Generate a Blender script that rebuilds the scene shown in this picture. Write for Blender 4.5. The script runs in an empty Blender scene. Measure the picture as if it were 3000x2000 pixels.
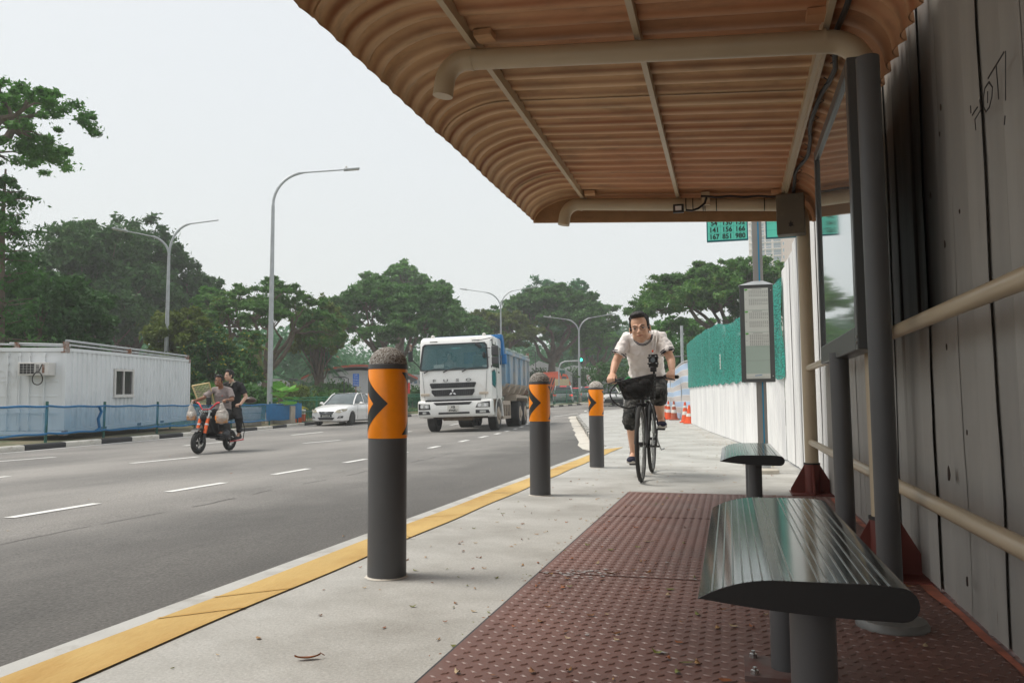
import bpy, bmesh, math, random
import numpy as np
from math import sin, cos, pi, radians, atan2, hypot, tan
from mathutils import Vector, Matrix, Euler
C = bpy.context.scene.collection
SC = bpy.context.scene

# ------------------------------------------------------------------ camera, light, exposure
FOC, CAMH = 2333.0, 0.72
YAW, PITCH, ROLL = radians(15.2), radians(4.41), -0.006
camd = bpy.data.cameras.new('camera'); cam = bpy.data.objects.new('camera', camd); C.objects.link(cam)
camd.sensor_width = 36.0; camd.lens = FOC / 3000 * 36.0; camd.clip_start = 0.05; camd.clip_end = 3000
CR = Matrix.Rotation(YAW, 4, 'Z') @ Matrix.Rotation(pi / 2 + PITCH, 4, 'X') @ Matrix.Rotation(ROLL, 4, 'Z')
cam.matrix_world = Matrix.Translation((0, 0, CAMH)) @ CR
SC.camera = cam
SUN_EL, SUN_AZ = radians(60), radians(262)      # azimuth clockwise from +Y
w = bpy.data.worlds.new('World'); SC.world = w; w.use_nodes = True
nt = w.node_tree; nt.nodes.clear()
out = nt.nodes.new('ShaderNodeOutputWorld'); bg = nt.nodes.new('ShaderNodeBackground')
sky = nt.nodes.new('ShaderNodeTexSky'); sky.sky_type = 'NISHITA'; sky.sun_disc = False
sky.sun_elevation = SUN_EL; sky.sun_rotation = SUN_AZ; sky.dust_density = 6.0; sky.air_density = 1.5
mixw = nt.nodes.new('ShaderNodeMix'); mixw.data_type = 'RGBA'; mixw.inputs['Factor'].default_value = 0.83
mixw.inputs[7].default_value = (7.5, 7.75, 7.95, 1)
nt.links.new(sky.outputs[0], mixw.inputs[6]); nt.links.new(mixw.outputs[2], bg.inputs[0])
bg.inputs[1].default_value = 0.1
nt.links.new(bg.outputs[0], out.inputs[0])
sund = bpy.data.lights.new('sun', 'SUN'); sund.energy = 2.5; sund.angle = radians(20); sund.color = (1, .95, .87)
sun = bpy.data.objects.new('sun', sund); C.objects.link(sun)
sdir = Vector((sin(SUN_AZ) * cos(SUN_EL), cos(SUN_AZ) * cos(SUN_EL), sin(SUN_EL)))
sun.rotation_euler = sdir.to_track_quat('Z', 'Y').to_euler()
SC.view_settings.view_transform = 'Standard'; SC.view_settings.look = 'None'
SC.view_settings.exposure = 0.32; SC.view_settings.gamma = 1.0
SC.view_settings.use_curve_mapping = False
SC.cycles.max_bounces = 8; SC.cycles.diffuse_bounces = 4; SC.cycles.volume_bounces = 1; SC.cycles.transparent_max_bounces = 12

# ------------------------------------------------------------------ terrain height
def gz(x, y=0.0):
    z = 0.016 * (min(max(x, -14.), -2.) + 2.)
    if y > 30: z += 0.02 * (min(y, 160) - 30)
    if y > 60: z += 0.0002 * (min(y, 160) - 60) ** 2
    return z
def spot(px, dist):          # ground point along the bearing seen at column px of the photograph
    d = CR.to_3x3() @ Vector(((px - 1500) / FOC, (1000 - 1150) / FOC, -1)); k = dist / hypot(d.x, d.y)
    return d.x * k, d.y * k
def interp(pl, y):           # polyline x at given y
    for (xa, ya), (xb, yb) in zip(pl, pl[1:]):
        if y <= yb or (xb, yb) == pl[-1]:
            return xa + (xb - xa) * (y - ya) / (yb - ya)

# ------------------------------------------------------------------ mesh builder
def frame(d, side=None):
    d = Vector(d).normalized()
    if side is None: side = Vector((0, 0, 1)) if abs(d.z) < .9 else Vector((1, 0, 0))
    a = (Vector(side) - d * d.dot(Vector(side)))
    if a.length < 1e-6: a = d.orthogonal()
    a.normalize(); b = d.cross(a)
    return a, b
class MB:
    def __init__(s): s.v = []; s.f = []; s.m = []
    def add(s, vs, fs, mi=0):
        o = len(s.v); s.v += [tuple(p) for p in vs]; s.f += [tuple(i + o for i in f) for f in fs]; s.m += [mi] * len(fs); return s
    def box(s, c, d, mi=0, R=None, rz=0):
        x, y, z = d[0] / 2, d[1] / 2, d[2] / 2; c = Vector(c)
        if rz: R = Matrix.Rotation(rz, 3, 'Z')
        vs = [Vector((i * x, j * y, k * z)) for i in (-1, 1) for j in (-1, 1) for k in (-1, 1)]
        if R is not None: vs = [R @ v for v in vs]
        return s.add([v + c for v in vs], [(0, 1, 3, 2), (4, 6, 7, 5), (0, 4, 5, 1), (2, 3, 7, 6), (0, 2, 6, 4), (1, 5, 7, 3)], mi)
    def bb(s, x0, x1, y0, y1, z0, z1, mi=0): return s.box(((x0 + x1) / 2, (y0 + y1) / 2, (z0 + z1) / 2), (x1 - x0, y1 - y0, z1 - z0), mi)
    def bar(s, p, q, wd, h, mi=0, side=None):
        p, q = Vector(p), Vector(q); a, b = frame(q - p, side)
        vs = [P + a * i * h / 2 + b * j * wd / 2 for P in (p, q) for i, j in ((-1, -1), (-1, 1), (1, 1), (1, -1))]
        return s.add(vs, [(0, 1, 2, 3), (7, 6, 5, 4), (0, 4, 5, 1), (1, 5, 6, 2), (2, 6, 7, 3), (3, 7, 4, 0)], mi)
    def tube(s, pts, r, seg=10, mi=0, side=None, caps=True, dome=False):
        pts = [Vector(p) for p in pts]; n = len(pts)
        rs = r if isinstance(r, (list, tuple)) and len(r) == n and not (n == 2 and isinstance(r, tuple)) else [r] * n
        rs = [q if isinstance(q, (tuple, list)) else (q, q) for q in rs]
        tg = [(pts[min(i + 1, n - 1)] - pts[max(i - 1, 0)]).normalized() for i in range(n)]
        if dome:
            P, Rr, T = [], [], []
            m0 = sum(rs[0]) / 2; m1 = sum(rs[-1]) / 2
            for a in (80, 50, 25):
                P.append(pts[0] - tg[0] * m0 * sin(radians(a))); Rr.append((rs[0][0] * cos(radians(a)), rs[0][1] * cos(radians(a)))); T.append(tg[0])
            P += pts; Rr += rs; T += tg
            for a in (25, 50, 80):
                P.append(pts[-1] + tg[-1] * m1 * sin(radians(a))); Rr.append((rs[-1][0] * cos(radians(a)), rs[-1][1] * cos(radians(a)))); T.append(tg[-1])
            pts, rs, tg = P, Rr, T; n = len(pts)
        a, b = frame(tg[0], side); vs = []
        for i in range(n):
            if i: a = (a - tg[i] * a.dot(tg[i])); a.normalize(); b = tg[i].cross(a)
            for k in range(seg):
                t = 2 * pi * k / seg; vs.append(pts[i] + a * cos(t) * rs[i][0] + b * sin(t) * rs[i][1])
        fs = [(i * seg + k, i * seg + (k + 1) % seg, (i + 1) * seg + (k + 1) % seg, (i + 1) * seg + k) for i in range(n - 1) for k in range(seg)]
        if caps: fs += [tuple(range(seg - 1, -1, -1)), tuple((n - 1) * seg + k for k in range(seg))]
        return s.add(vs, fs, mi)
    def lathe(s, prof, seg=24, c=(0, 0, 0), mi=0, axis='z', caps=True):
        c = Vector(c); vs = []
        for r, z in prof:
            for k in range(seg):
                t = 2 * pi * k / seg
                p = (r * cos(t), r * sin(t), z)
                if axis == 'x': p = (z, r * cos(t), r * sin(t))
                if axis == 'y': p = (r * sin(t), z, r * cos(t))
                vs.append(c + Vector(p))
        n = len(prof)
        fs = [(i * seg + k, i * seg + (k + 1) % seg, (i + 1) * seg + (k + 1) % seg, (i + 1) * seg + k) for i in range(n - 1) for k in range(seg)]
        if caps: fs += [tuple(range(seg - 1, -1, -1)), tuple((n - 1) * seg + k for k in range(seg))]
        return s.add(vs, fs, mi)
    def prism(s, poly, axis, a, b, mi=0):
        def P(u, v, t): return {'y': (u, t, v), 'x': (t, u, v), 'z': (u, v, t)}[axis]
        n = len(poly); vs = [P(u, v, a) for u, v in poly] + [P(u, v, b) for u, v in poly]
        return s.add(vs, [tuple(range(n)), tuple(range(2 * n - 1, n - 1, -1))] + [(i, (i + 1) % n, n + (i + 1) % n, n + i) for i in range(n)], mi)
    def grid(s, P, mi=0):       # P[i][j] points
        n, m = len(P), len(P[0])
        return s.add([p for r in P for p in r], [(i * m + j, (i + 1) * m + j, (i + 1) * m + j + 1, i * m + j + 1) for i in range(n - 1) for j in range(m - 1)], mi)
    def ell(s, c, r, su=14, sv=9, mi=0, R=None):
        c = Vector(c); vs = [Vector((0, 0, r[2]))]
        for i in range(1, sv):
            for k in range(su):
                t, p = pi * i / sv, 2 * pi * k / su; vs.append(Vector((r[0] * sin(t) * cos(p), r[1] * sin(t) * sin(p), r[2] * cos(t))))
        vs.append(Vector((0, 0, -r[2])))
        if R is not None: vs = [R @ v for v in vs]
        fs = [(0, 1 + k, 1 + (k + 1) % su) for k in range(su)]
        for i in range(sv - 2):
            for k in range(su):
                a = 1 + i * su; fs.append((a + k, a + su + k, a + su + (k + 1) % su, a + (k + 1) % su))
        L = len(vs) - 1; a = 1 + (sv - 2) * su
        fs += [(a + k, L, a + (k + 1) % su) for k in range(su)]
        return s.add([v + c for v in vs], fs, mi)
    def mesh(s, name, mats, smooth=True, ang=38, recalc=True):
        me = bpy.data.meshes.new(name); me.from_pydata(s.v, [], s.f)
        if recalc:
            bm = bmesh.new(); bm.from_mesh(me); bmesh.ops.recalc_face_normals(bm, faces=bm.faces); bm.to_mesh(me); bm.free()
        mats = mats if isinstance(mats, (list, tuple)) else [mats]
        for q in mats: me.materials.append(q)
        if len(mats) > 1: me.polygons.foreach_set('material_index', s.m)
        if smooth:
            me.polygons.foreach_set('use_smooth', [True] * len(me.polygons)); me.set_sharp_from_angle(angle=radians(ang))
        me.update(); return me
    def build(s, name, mats, parent=None, bevel=0, **k):
        o = bpy.data.objects.new(name, s.mesh(name, mats, **k)); C.objects.link(o); o.parent = parent
        if bevel:
            md = o.modifiers.new('bevel', 'BEVEL'); md.width = bevel; md.segments = 2; md.limit_method = 'ANGLE'; md.angle_limit = radians(40)
        return o
def smoothpts(P, k=6):
    P = [Vector(p) for p in P]; out_ = []
    for i in range(len(P) - 1):
        a, b, c, d = P[max(i - 1, 0)], P[i], P[i + 1], P[min(i + 2, len(P) - 1)]
        for j in range(k): t = j / k; out_.append(.5 * (2 * b + (c - a) * t + (2 * a - 5 * b + 4 * c - d) * t * t + (3 * b - a - 3 * c + d) * t ** 3))
    return out_ + [P[-1]]
def tag(o, label=None, cat=None, group=None, kind=None):
    if label: o['label'] = label
    if cat: o['category'] = cat
    if group: o['group'] = group
    if kind: o['kind'] = kind
    return o
def thing(name, label, cat, loc=(0, 0, 0), rz=0, group=None, kind=None):
    o = bpy.data.objects.new(name, None); C.objects.link(o); o.location = loc; o.rotation_euler = (0, 0, rz)
    o.empty_display_size = .1
    return tag(o, label, cat, group, kind)
def obj(name, me, parent=None, loc=(0, 0, 0), rz=0, scale=None):
    o = bpy.data.objects.new(name, me); C.objects.link(o); o.parent = parent; o.location = loc; o.rotation_euler = (0, 0, rz)
    if scale: o.scale = scale
    return o
def clone(o, loc=None, rz=None, label=None, parent=None):
    c = o.copy(); C.objects.link(c)
    if parent is not None: c.parent = parent
    if loc is not None: c.location = loc
    if rz is not None: c.rotation_euler = (0, 0, rz)
    if label: c['label'] = label
    for ch in [q for q in KIDS.get(o.name, [])] if False else list(o.children): clone(ch, parent=c)
    return c
def evalmesh(o, keep=False):
    dg = bpy.context.evaluated_depsgraph_get(); me = bpy.data.meshes.new_from_object(o.evaluated_get(dg), depsgraph=dg)
    if not keep: bpy.data.objects.remove(o)
    return me
def cut(o, cutters):
    for cu in cutters:
        md = o.modifiers.new('cut', 'BOOLEAN'); md.operation = 'DIFFERENCE'; md.object = cu; md.solver = 'EXACT'
    me = evalmesh(o, True); o.modifiers.clear(); old = o.data; o.data = me
    for cu in cutters: bpy.data.objects.remove(cu)
    me.polygons.foreach_set('use_smooth', [True] * len(me.polygons)); me.set_sharp_from_angle(angle=radians(35))
    return o
def text(name, body, size, M, mat, parent, ext=0.002, bold=0, sx=1, align='CENTER'):
    cu = bpy.data.curves.new(name, 'FONT'); cu.body = body; cu.size = size; cu.extrude = ext; cu.align_x = align; cu.align_y = 'CENTER'; cu.offset = bold
    cu.resolution_u = 3
    t = bpy.data.objects.new(name, cu); C.objects.link(t); me = evalmesh(t)
    me.transform(Matrix.Diagonal((sx, 1, 1, 1))); me.transform(M)
    me.materials.clear(); me.materials.append(mat); o = bpy.data.objects.new(name, me); C.objects.link(o); o.parent = parent
    return o
def face_to(loc, rz=0, rx=pi / 2):  # text matrix: upright, reading towards local -y (rotated rz)
    return Matrix.Translation(loc) @ Matrix.Rotation(rz, 4, 'Z') @ Matrix.Rotation(rx, 4, 'X')

# ------------------------------------------------------------------ materials
def mat(name, col, rough=.6, metal=0, var=.12, vs=6.0, bump=0, bs=60.0, dirt=None, ds=3.0, dt=.55, stretch=(1, 1, 1), spec=.5, emit=0, alpha=1, coat=0, det=4, dirtw=.12, bd=.01, speck=0, ss=150):
    m = bpy.data.materials.new(name); m.use_nodes = True; t = m.node_tree; N = t.nodes; L = t.links
    b = N['Principled BSDF']; b.inputs['Roughness'].default_value = rough; b.inputs['Metallic'].default_value = metal
    b.inputs['Specular IOR Level'].default_value = spec
    if coat: b.inputs['Coat Weight'].default_value = coat; b.inputs['Coat Roughness'].default_value = .08
    c4 = (*col, 1); tc = N.new('ShaderNodeTexCoord'); mp = N.new('ShaderNodeMapping'); mp.inputs['Scale'].default_value = stretch
    L.new(tc.outputs['Object'], mp.inputs['Vector'])
    n = N.new('ShaderNodeTexNoise'); n.inputs['Scale'].default_value = vs; n.inputs['Detail'].default_value = det; L.new(mp.outputs[0], n.inputs['Vector'])
    mr = N.new('ShaderNodeMapRange'); mr.inputs[1].default_value = .25; mr.inputs[2].default_value = .75; mr.inputs[3].default_value = 1 - var; mr.inputs[4].default_value = 1 + var
    L.new(n.outputs[0], mr.inputs[0])
    sc = N.new('ShaderNodeVectorMath'); sc.operation = 'SCALE'; sc.inputs[0].default_value = col; L.new(mr.outputs[0], sc.inputs['Scale'])
    last = sc.outputs[0]
    if dirt:
        n2 = N.new('ShaderNodeTexNoise'); n2.inputs['Scale'].default_value = ds; n2.inputs['Detail'].default_value = 8; n2.inputs['Roughness'].default_value = .65
        L.new(mp.outputs[0], n2.inputs['Vector'])
        r2 = N.new('ShaderNodeMapRange'); r2.inputs[1].default_value = dt - dirtw; r2.inputs[2].default_value = dt + dirtw; L.new(n2.outputs[0], r2.inputs[0])
        mx = N.new('ShaderNodeMix'); mx.data_type = 'RGBA'; L.new(r2.outputs[0], mx.inputs[0]); L.new(last, mx.inputs[6]); mx.inputs[7].default_value = (*dirt, 1); last = mx.outputs[2]
    if speck:
        n5 = N.new('ShaderNodeTexNoise'); n5.inputs['Scale'].default_value = ss; n5.inputs['Detail'].default_value = 3; n5.inputs['Roughness'].default_value = .7; L.new(tc.outputs['Object'], n5.inputs['Vector'])
        r5 = N.new('ShaderNodeMapRange'); r5.inputs[1].default_value = .3; r5.inputs[2].default_value = .7; r5.inputs[3].default_value = 1 - speck; r5.inputs[4].default_value = 1 + speck; L.new(n5.outputs[0], r5.inputs[0])
        s5 = N.new('ShaderNodeVectorMath'); s5.operation = 'SCALE'; L.new(last, s5.inputs[0]); L.new(r5.outputs[0], s5.inputs['Scale']); last = s5.outputs[0]
    L.new(last, b.inputs['Base Color'])
    if bump:
        n3 = N.new('ShaderNodeTexNoise'); n3.inputs['Scale'].default_value = bs; n3.inputs['Detail'].default_value = 5; L.new(mp.outputs[0], n3.inputs['Vector'])
        bp = N.new('ShaderNodeBump'); bp.inputs['Strength'].default_value = bump; bp.inputs['Distance'].default_value = bd; L.new(n3.outputs[0], bp.inputs['Height']); L.new(bp.outputs[0], b.inputs['Normal'])
    if emit: b.inputs['Emission Color'].default_value = c4; b.inputs['Emission Strength'].default_value = emit
    if alpha < 1: b.inputs['Alpha'].default_value = alpha
    return m
def nodes(m): return m.node_tree.nodes, m.node_tree.links, m.node_tree.nodes['Principled BSDF']
def addwear(m):
    N, L, b = nodes(m); src = b.inputs['Base Color'].links[0].from_socket; tc = N.new('ShaderNodeTexCoord'); sx = N.new('ShaderNodeSeparateXYZ'); L.new(tc.outputs['Object'], sx.inputs[0]); n = N.new('ShaderNodeTexNoise'); n.inputs['Scale'].default_value = .9; n.inputs['Detail'].default_value = 7; L.new(tc.outputs['Object'], n.inputs['Vector'])
    ad = N.new('ShaderNodeMath'); ad.operation = 'MULTIPLY_ADD'; L.new(n.outputs[0], ad.inputs[0]); ad.inputs[1].default_value = 2.4; L.new(sx.outputs[0], ad.inputs[2]); r = N.new('ShaderNodeMapRange'); r.inputs[1].default_value = -3.9; r.inputs[2].default_value = -2.2; r.inputs[3].default_value = 1.0; r.inputs[4].default_value = .52; L.new(ad.outputs[0], r.inputs[0])
    s = N.new('ShaderNodeVectorMath'); s.operation = 'SCALE'; L.new(src, s.inputs[0]); L.new(r.outputs[0], s.inputs['Scale']); L.new(s.outputs[0], b.inputs['Base Color'])
def leafmat(name, c1, c2, c3=None, vs=.35):
    m = bpy.data.materials.new(name); m.use_nodes = True; N, L, b = nodes(m)
    tc = N.new('ShaderNodeTexCoord'); n = N.new('ShaderNodeTexNoise'); n.inputs['Scale'].default_value = vs; n.inputs['Detail'].default_value = 6; n.inputs['Roughness'].default_value = .7
    L.new(tc.outputs['Object'], n.inputs['Vector'])
    r = N.new('ShaderNodeValToRGB'); r.color_ramp.elements[0].position = .38; r.color_ramp.elements[0].color = (*c1, 1); r.color_ramp.elements[1].position = .56; r.color_ramp.elements[1].color = (*c2, 1)
    if c3: e = r.color_ramp.elements.new(.66); e.color = (*c3, 1)
    nh = N.new('ShaderNodeTexNoise'); nh.inputs['Scale'].default_value = 2.6; nh.inputs['Detail'].default_value = 4; nh.inputs['Roughness'].default_value = .8; L.new(tc.outputs['Object'], nh.inputs['Vector'])
    mh = N.new('ShaderNodeMix'); mh.inputs[0].default_value = .48; L.new(n.outputs[0], mh.inputs[2]); L.new(nh.outputs[0], mh.inputs[3]); L.new(mh.outputs[0], r.inputs[0]); L.new(r.outputs[0], b.inputs['Base Color'])
    b.inputs['Roughness'].default_value = .6; b.inputs['Specular IOR Level'].default_value = .25
    tr = N.new('ShaderNodeBsdfTranslucent'); L.new(r.outputs[0], tr.inputs[0]); ms = N.new('ShaderNodeMixShader'); ms.inputs[0].default_value = .28
    L.new(b.outputs[0], ms.inputs[1]); L.new(tr.outputs[0], ms.inputs[2]); L.new(ms.outputs[0], N['Material Output'].inputs[0])
    return m
M = {}
M['asphalt'] = mat('asphalt', (.235, .222, .205), .85, var=.2, vs=.5, bump=.35, bs=90, det=8, dirt=(.125, .12, .113), ds=.42, dt=.56, dirtw=.14, stretch=(1, .35, 1), speck=.42, ss=70)
addwear(M['asphalt'])
M['concrete'] = mat('pavement_concrete', (.445, .44, .415), .85, var=.10, vs=1.4, bump=.2, bs=120, dirt=(.29, .28, .255), ds=1.5, dt=.57, dirtw=.15, speck=.16, ss=90)
M['apron'] = mat('pale_concrete', (.58, .545, .48), .85, var=.1, vs=3, bump=.2, bs=80, dirt=(.42, .38, .32), ds=2, dt=.6)
M['edging'] = mat('edging_concrete', (.47, .47, .45), .8, var=.1, vs=5, bump=.2, bs=60, dirt=(.27, .25, .22), ds=4, dt=.63)
M['yellow'] = mat('worn_yellow_paint', (.56, .38, .13), .75, var=.12, vs=3, bump=.3, bs=70, dirt=(.42, .24, .055), ds=1.7, dt=.56, dirtw=.1, stretch=(1, .5, 1))
M['white_line'] = mat('road_paint_white', (.72, .71, .68), .7, var=.1, vs=8)
M['redplate'] = mat('red_oxide_steel', (.175, .085, .067), .55, var=.22, vs=2.2, bump=.12, bs=30, dirt=(.20, .155, .135), ds=1.2, dt=.66, dirtw=.1, metal=.0, spec=.5)
M['lug'] = mat('worn_lug_steel', (.20, .115, .095), .42, var=.2, vs=5, dirt=(.34, .29, .27), ds=2.0, dt=.64, spec=.8)
M['soil'] = mat('verge_soil', (.20, .15, .10), .95, var=.3, vs=1.2, bump=.5, bs=12, dirt=(.07, .09, .035), ds=.7, dt=.5)
M['grass'] = mat('grass_green', (.09, .13, .045), .95, var=.3, vs=1.5, bump=.6, bs=20, dirt=(.16, .12, .07), ds=.8, dt=.6)
M['kwhite'] = mat('kerb_white_paint', (.62, .59, .53), .8, var=.12, vs=6, bump=.4, bs=15, dirt=(.36, .31, .25), ds=4, dt=.62)
M['kblack'] = mat('kerb_black_paint', (.035, .035, .037), .8, var=.2, vs=6, bump=.4, bs=15, dirt=(.25, .23, .21), ds=7, dt=.66, dirtw=.04)
M['kgrey'] = mat('kerb_grey', (.42, .40, .36), .85, var=.12, vs=6, bump=.3, bs=15)
M['cream'] = mat('cream_pipe_paint', (.50, .41, .28), .38, var=.07, vs=4, dirt=(.30, .22, .13), ds=9, dt=.72, dirtw=.05)
M['roofm'] = None
M['redbase'] = mat('red_oxide_paint', (.15, .035, .025), .6, var=.2, vs=8)
M['greypost'] = mat('grey_post_paint', (.09, .092, .094), .42, var=.08, vs=6, dirt=(.2, .2, .2), ds=22, dt=.76, dirtw=.02)
M['bollard'] = mat('bollard_grey', (.075, .075, .078), .5, var=.07, vs=3, dirt=(.36, .36, .36), ds=20, dt=.765, dirtw=.015)
M['orange'] = mat('orange_reflective', (.95, .275, .0), .3, var=.04, vs=40, spec=.5)
M['black'] = mat('black_plastic', (.012, .012, .013), .45, var=.1)
M['blackfilm'] = mat('black_film', (.012, .012, .011), .3, var=.1)
M['steel'] = mat('brushed_steel', (.55, .56, .55), .3, metal=1, var=.1)
M['galv'] = mat('galvanised_steel', (.42, .44, .45), .5, metal=.35, var=.12, vs=5)
M['white'] = mat('white_paint', (.8, .79, .77), .3, var=.02, coat=.5)
M['glass'] = mat('dark_glass', (.03, .045, .05), .06, var=0, spec=.9)
M['rubber'] = mat('tyre_rubber', (.028, .027, .026), .8, var=.2, vs=9)
M['chrome'] = mat('chrome', (.75, .75, .75), .15, metal=1, var=0)
M['bark'] = mat('bark', (.13, .10, .075), .95, var=.35, vs=3, bump=.7, bs=9)
M['barkpale'] = mat('pale_bark', (.20, .165, .13), .95, var=.3, vs=3, bump=.7, bs=9)
# ------------------------------------------------------------------ SETTING: ground, road, pavement, kerbs
FARK = [(-11.0, -40), (-12.0, -6), (-13.3, 2), (-15.7, 14.3), (-16.9, 20.4), (-18.2, 27), (-18.9, 31.5), (-18.8, 38), (-17.8, 44.6), (-13.6, 61.5), (-12.2, 69.2), (-10.6, 78)]
ASPH = [(-1.97, 13.0), (-2.41, 13.4), (-3.36, 18.0), (-5.63, 29.2), (-7.85, 39.7), (-8.0, 41.2)]
PAVL = [(-1.96, -10), (-1.96, 9), (-1.97, 13.2), (-2.96, 17.44), (-5.25, 29.07), (-7.25, 38.6), (-7.6, 41.1), (-7.35, 43.6), (-7.0, 47.2), (-5.9, 50.7)]
def ys(a, b, n): return [a + (b - a) * i / n for i in range(n + 1)]
m = MB()
rows = []
for y in ys(-40, 50, 60) + ys(52, 170, 40):
    xl = interp(FARK, y) if y < 46 else -60
    xr = 3 if y < 38 else 60
    rows.append([(xl + (xr - xl) * t, y, gz(xl + (xr - xl) * t, y) - .12) for t in ys(0, 1, 14)])
tag(m.grid(rows).build('road', M['asphalt']), kind='structure')
m = MB(); rows = []
for y in ys(-60, 170, 60) + [220, 320, 600]:
    rows.append([(x, y, gz(x, y) - .45 + (4.0 * min(1, max(0, (y - 112) / 40)) if y > 112 else 0)) for x in [-400, -200, -120, -80, -60, -45, -30, -20, -14, -8, -2, 5, 15, 40, 80, 200, 400]])
tag(m.grid(rows).build('ground', M['grass']), kind='structure')
m = MB(); rows = []
for y in ys(-40, 52, 46):
    xr = interp(FARK, y) - .14
    rows.append([(xr - d, y, gz(xr - d, y) - .015 + .12 * min(1, d / 25)) for d in (0, 1, 2.5, 5, 9, 15, 25, 40, 70)])
tag(m.grid(rows).build('verge', M['soil']), kind='structure')
m = MB(); rows = []          # pavement top and its kerb face
yy = sorted(set(ys(-10, 13.2, 12) + [p[1] for p in PAVL] + ys(13.2, 41, 16)))
for y in yy:
    xl = interp(PAVL, y)
    xs = [xl + .0] + [xl + (1.6 - xl) * t for t in (.05, .2, .4, .6, .8, 1)]
    rows.append([(xl, y, gz(xl, y) - .25), (xl, y, gz(xl, y))] + [(x, y, gz(x, y)) for x in xs[1:]])
xl, y = PAVL[-1]; rows.append([(1.2, 53, gz(0, 53) - .25), (1.21, 53, gz(0, 53))] + [(1.21 + i * .07, 53, gz(0, 53)) for i in range(1, 7)])
tag(m.grid(rows).build('pavement', M['concrete'], ang=30), kind='structure')
m = MB(); rows = []          # concrete apron at road level between asphalt and kerb
for y in ys(13.0, 41.2, 20):
    a, b = interp(ASPH, y), interp(PAVL, y)
    if b - a < .02: a = b - .02
    jit = .03 * sin(y * 3.1) + .02 * sin(y * 7)
    rows.append([(a + jit, y, gz(a, y) - .116), (b - .002, y, gz(b, y) - .116)])
tag(m.grid(rows).build('drain_apron', M['apron']), kind='structure')
m = MB(); rows = []
for y in ys(-10, 13.1, 30): rows.append([(-1.962, y, -.2), (-1.962, y, .003), (-1.872 + .004 * sin(y * 5), y, .004)])
tag(m.grid(rows).build('kerb_edging', M['edging'], ang=30), kind='structure')
m = MB(); rng = random.Random(2)
rows = [[(-1.872 + .005 * sin(y * 2.7), y, .006), (-1.668 + .006 * sin(y * 4.1 + 1), y, .006)] for y in ys(-10, 11.6, 120)] + [[(-1.87, 12.2, .006), (-1.66, 12.9, .006)]]
tag(m.grid(rows).build('yellow_strip', M['yellow']), kind='structure')
# strips of overlapping yellow tape
for y in (2.32, 2.62, 4.75, 5.9, 6.05, 9.1):
    m = MB(); m.add([(-1.872, y, .009), (-1.668, y + .2, .009), (-1.668, y + .214, .009), (-1.872, y + .014, .009)], [(0, 1, 2, 3)])
    tag(m.build('tape_lap', mat('tape_lap', (.50, .30, .075), .8)), kind='structure')
# far kerb, alternating white and black stones
farkerb = thing('far_kerb', None, None, kind='structure')
pl = [p for p in FARK if p[1] >= -6]
def walk(pl, step):
    acc, res = 0, [Vector(pl[0])]
    for a, b in zip(pl, pl[1:]):
        a, b = Vector(a), Vector(b); L = (b - a).length; t = step - acc
        while t <= L: res.append(a + (b - a) * t / L); t += step
        acc = (acc + L) % step
    return res
sm = {}
for nm, mt in (('w', M['kwhite']), ('b', M['kblack'])):
    sm[nm] = MB().prism([(-.09, -.3), (.075, -.3), (.075, -.02), (.05, .004), (-.05, .01), (-.09, -.002)], 'y', 0, 1.0).mesh('kerb_stone', mt)
ps = walk(pl, 1.52)
for i, (a, b) in enumerate(zip(ps, ps[1:])):
    if a.y > 47: break
    d = b - a
    o = obj('kerb_stone', sm['w' if i % 2 else 'b'], farkerb, (a.x, a.y, gz(a.x, a.y) + rng.uniform(-.004, .006)), atan2(-d.x, d.y), (1, d.length - .012, 1))
    o.rotation_euler.x = atan2(gz(b.x, b.y) - gz(a.x, a.y), d.length)
islk = thing('median_kerb', None, None, kind='structure')
isl = [(-17.8, 44.6), (-13.6, 61.5), (-12.2, 69.2), (-11.6, 74.0)]
ps = walk(isl, 1.0)
for i, (a, b) in enumerate(zip(ps, ps[1:])):
    d = b - a; o = obj('kerb_stone', sm['b' if i % 2 else 'w'], islk, (a.x, a.y, gz(a.x, a.y) + .03), atan2(-d.x, d.y), (1, d.length - .012, 1)); o.rotation_euler.x = .03
m = MB(); m.grid([[(p.x - .1, p.y, gz(p.x, p.y) + .03), (p.x - .8, p.y, gz(p.x, p.y) + .06), (p.x - 1.6, p.y, gz(p.x, p.y) + .03), (p.x - 1.6, p.y, gz(p.x, p.y) - .12)] for p in ps])
tag(m.build('median', M['grass']), kind='structure')
# kerb round the raised pavement beyond the bus stop
nk = thing('pavement_kerb', None, None, kind='structure')
ps = walk([p for p in PAVL if p[1] > 13.1][0:6], .95)
st = {k: MB().prism([(-.012, -.3), (.11, -.3), (.11, .006), (-.012, .004)], 'y', 0, 1.0).mesh('kerb_stone', mt) for k, mt in (('w', M['kgrey']), ('b', mat('kerb_dark_grey', (.07, .07, .07), .8, var=.2)))}
for i, (a, b) in enumerate(zip(ps, ps[1:])):
    if a.y < 15: continue
    d = b - a; o = obj('kerb_stone', st['b' if i % 2 else 'w'], nk, (a.x, a.y, gz(a.x, a.y)), atan2(-d.x, d.y), (1, d.length - .01, 1)); o.rotation_euler.x = atan2(gz(b.x, b.y) - gz(a.x, a.y), d.length)
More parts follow.
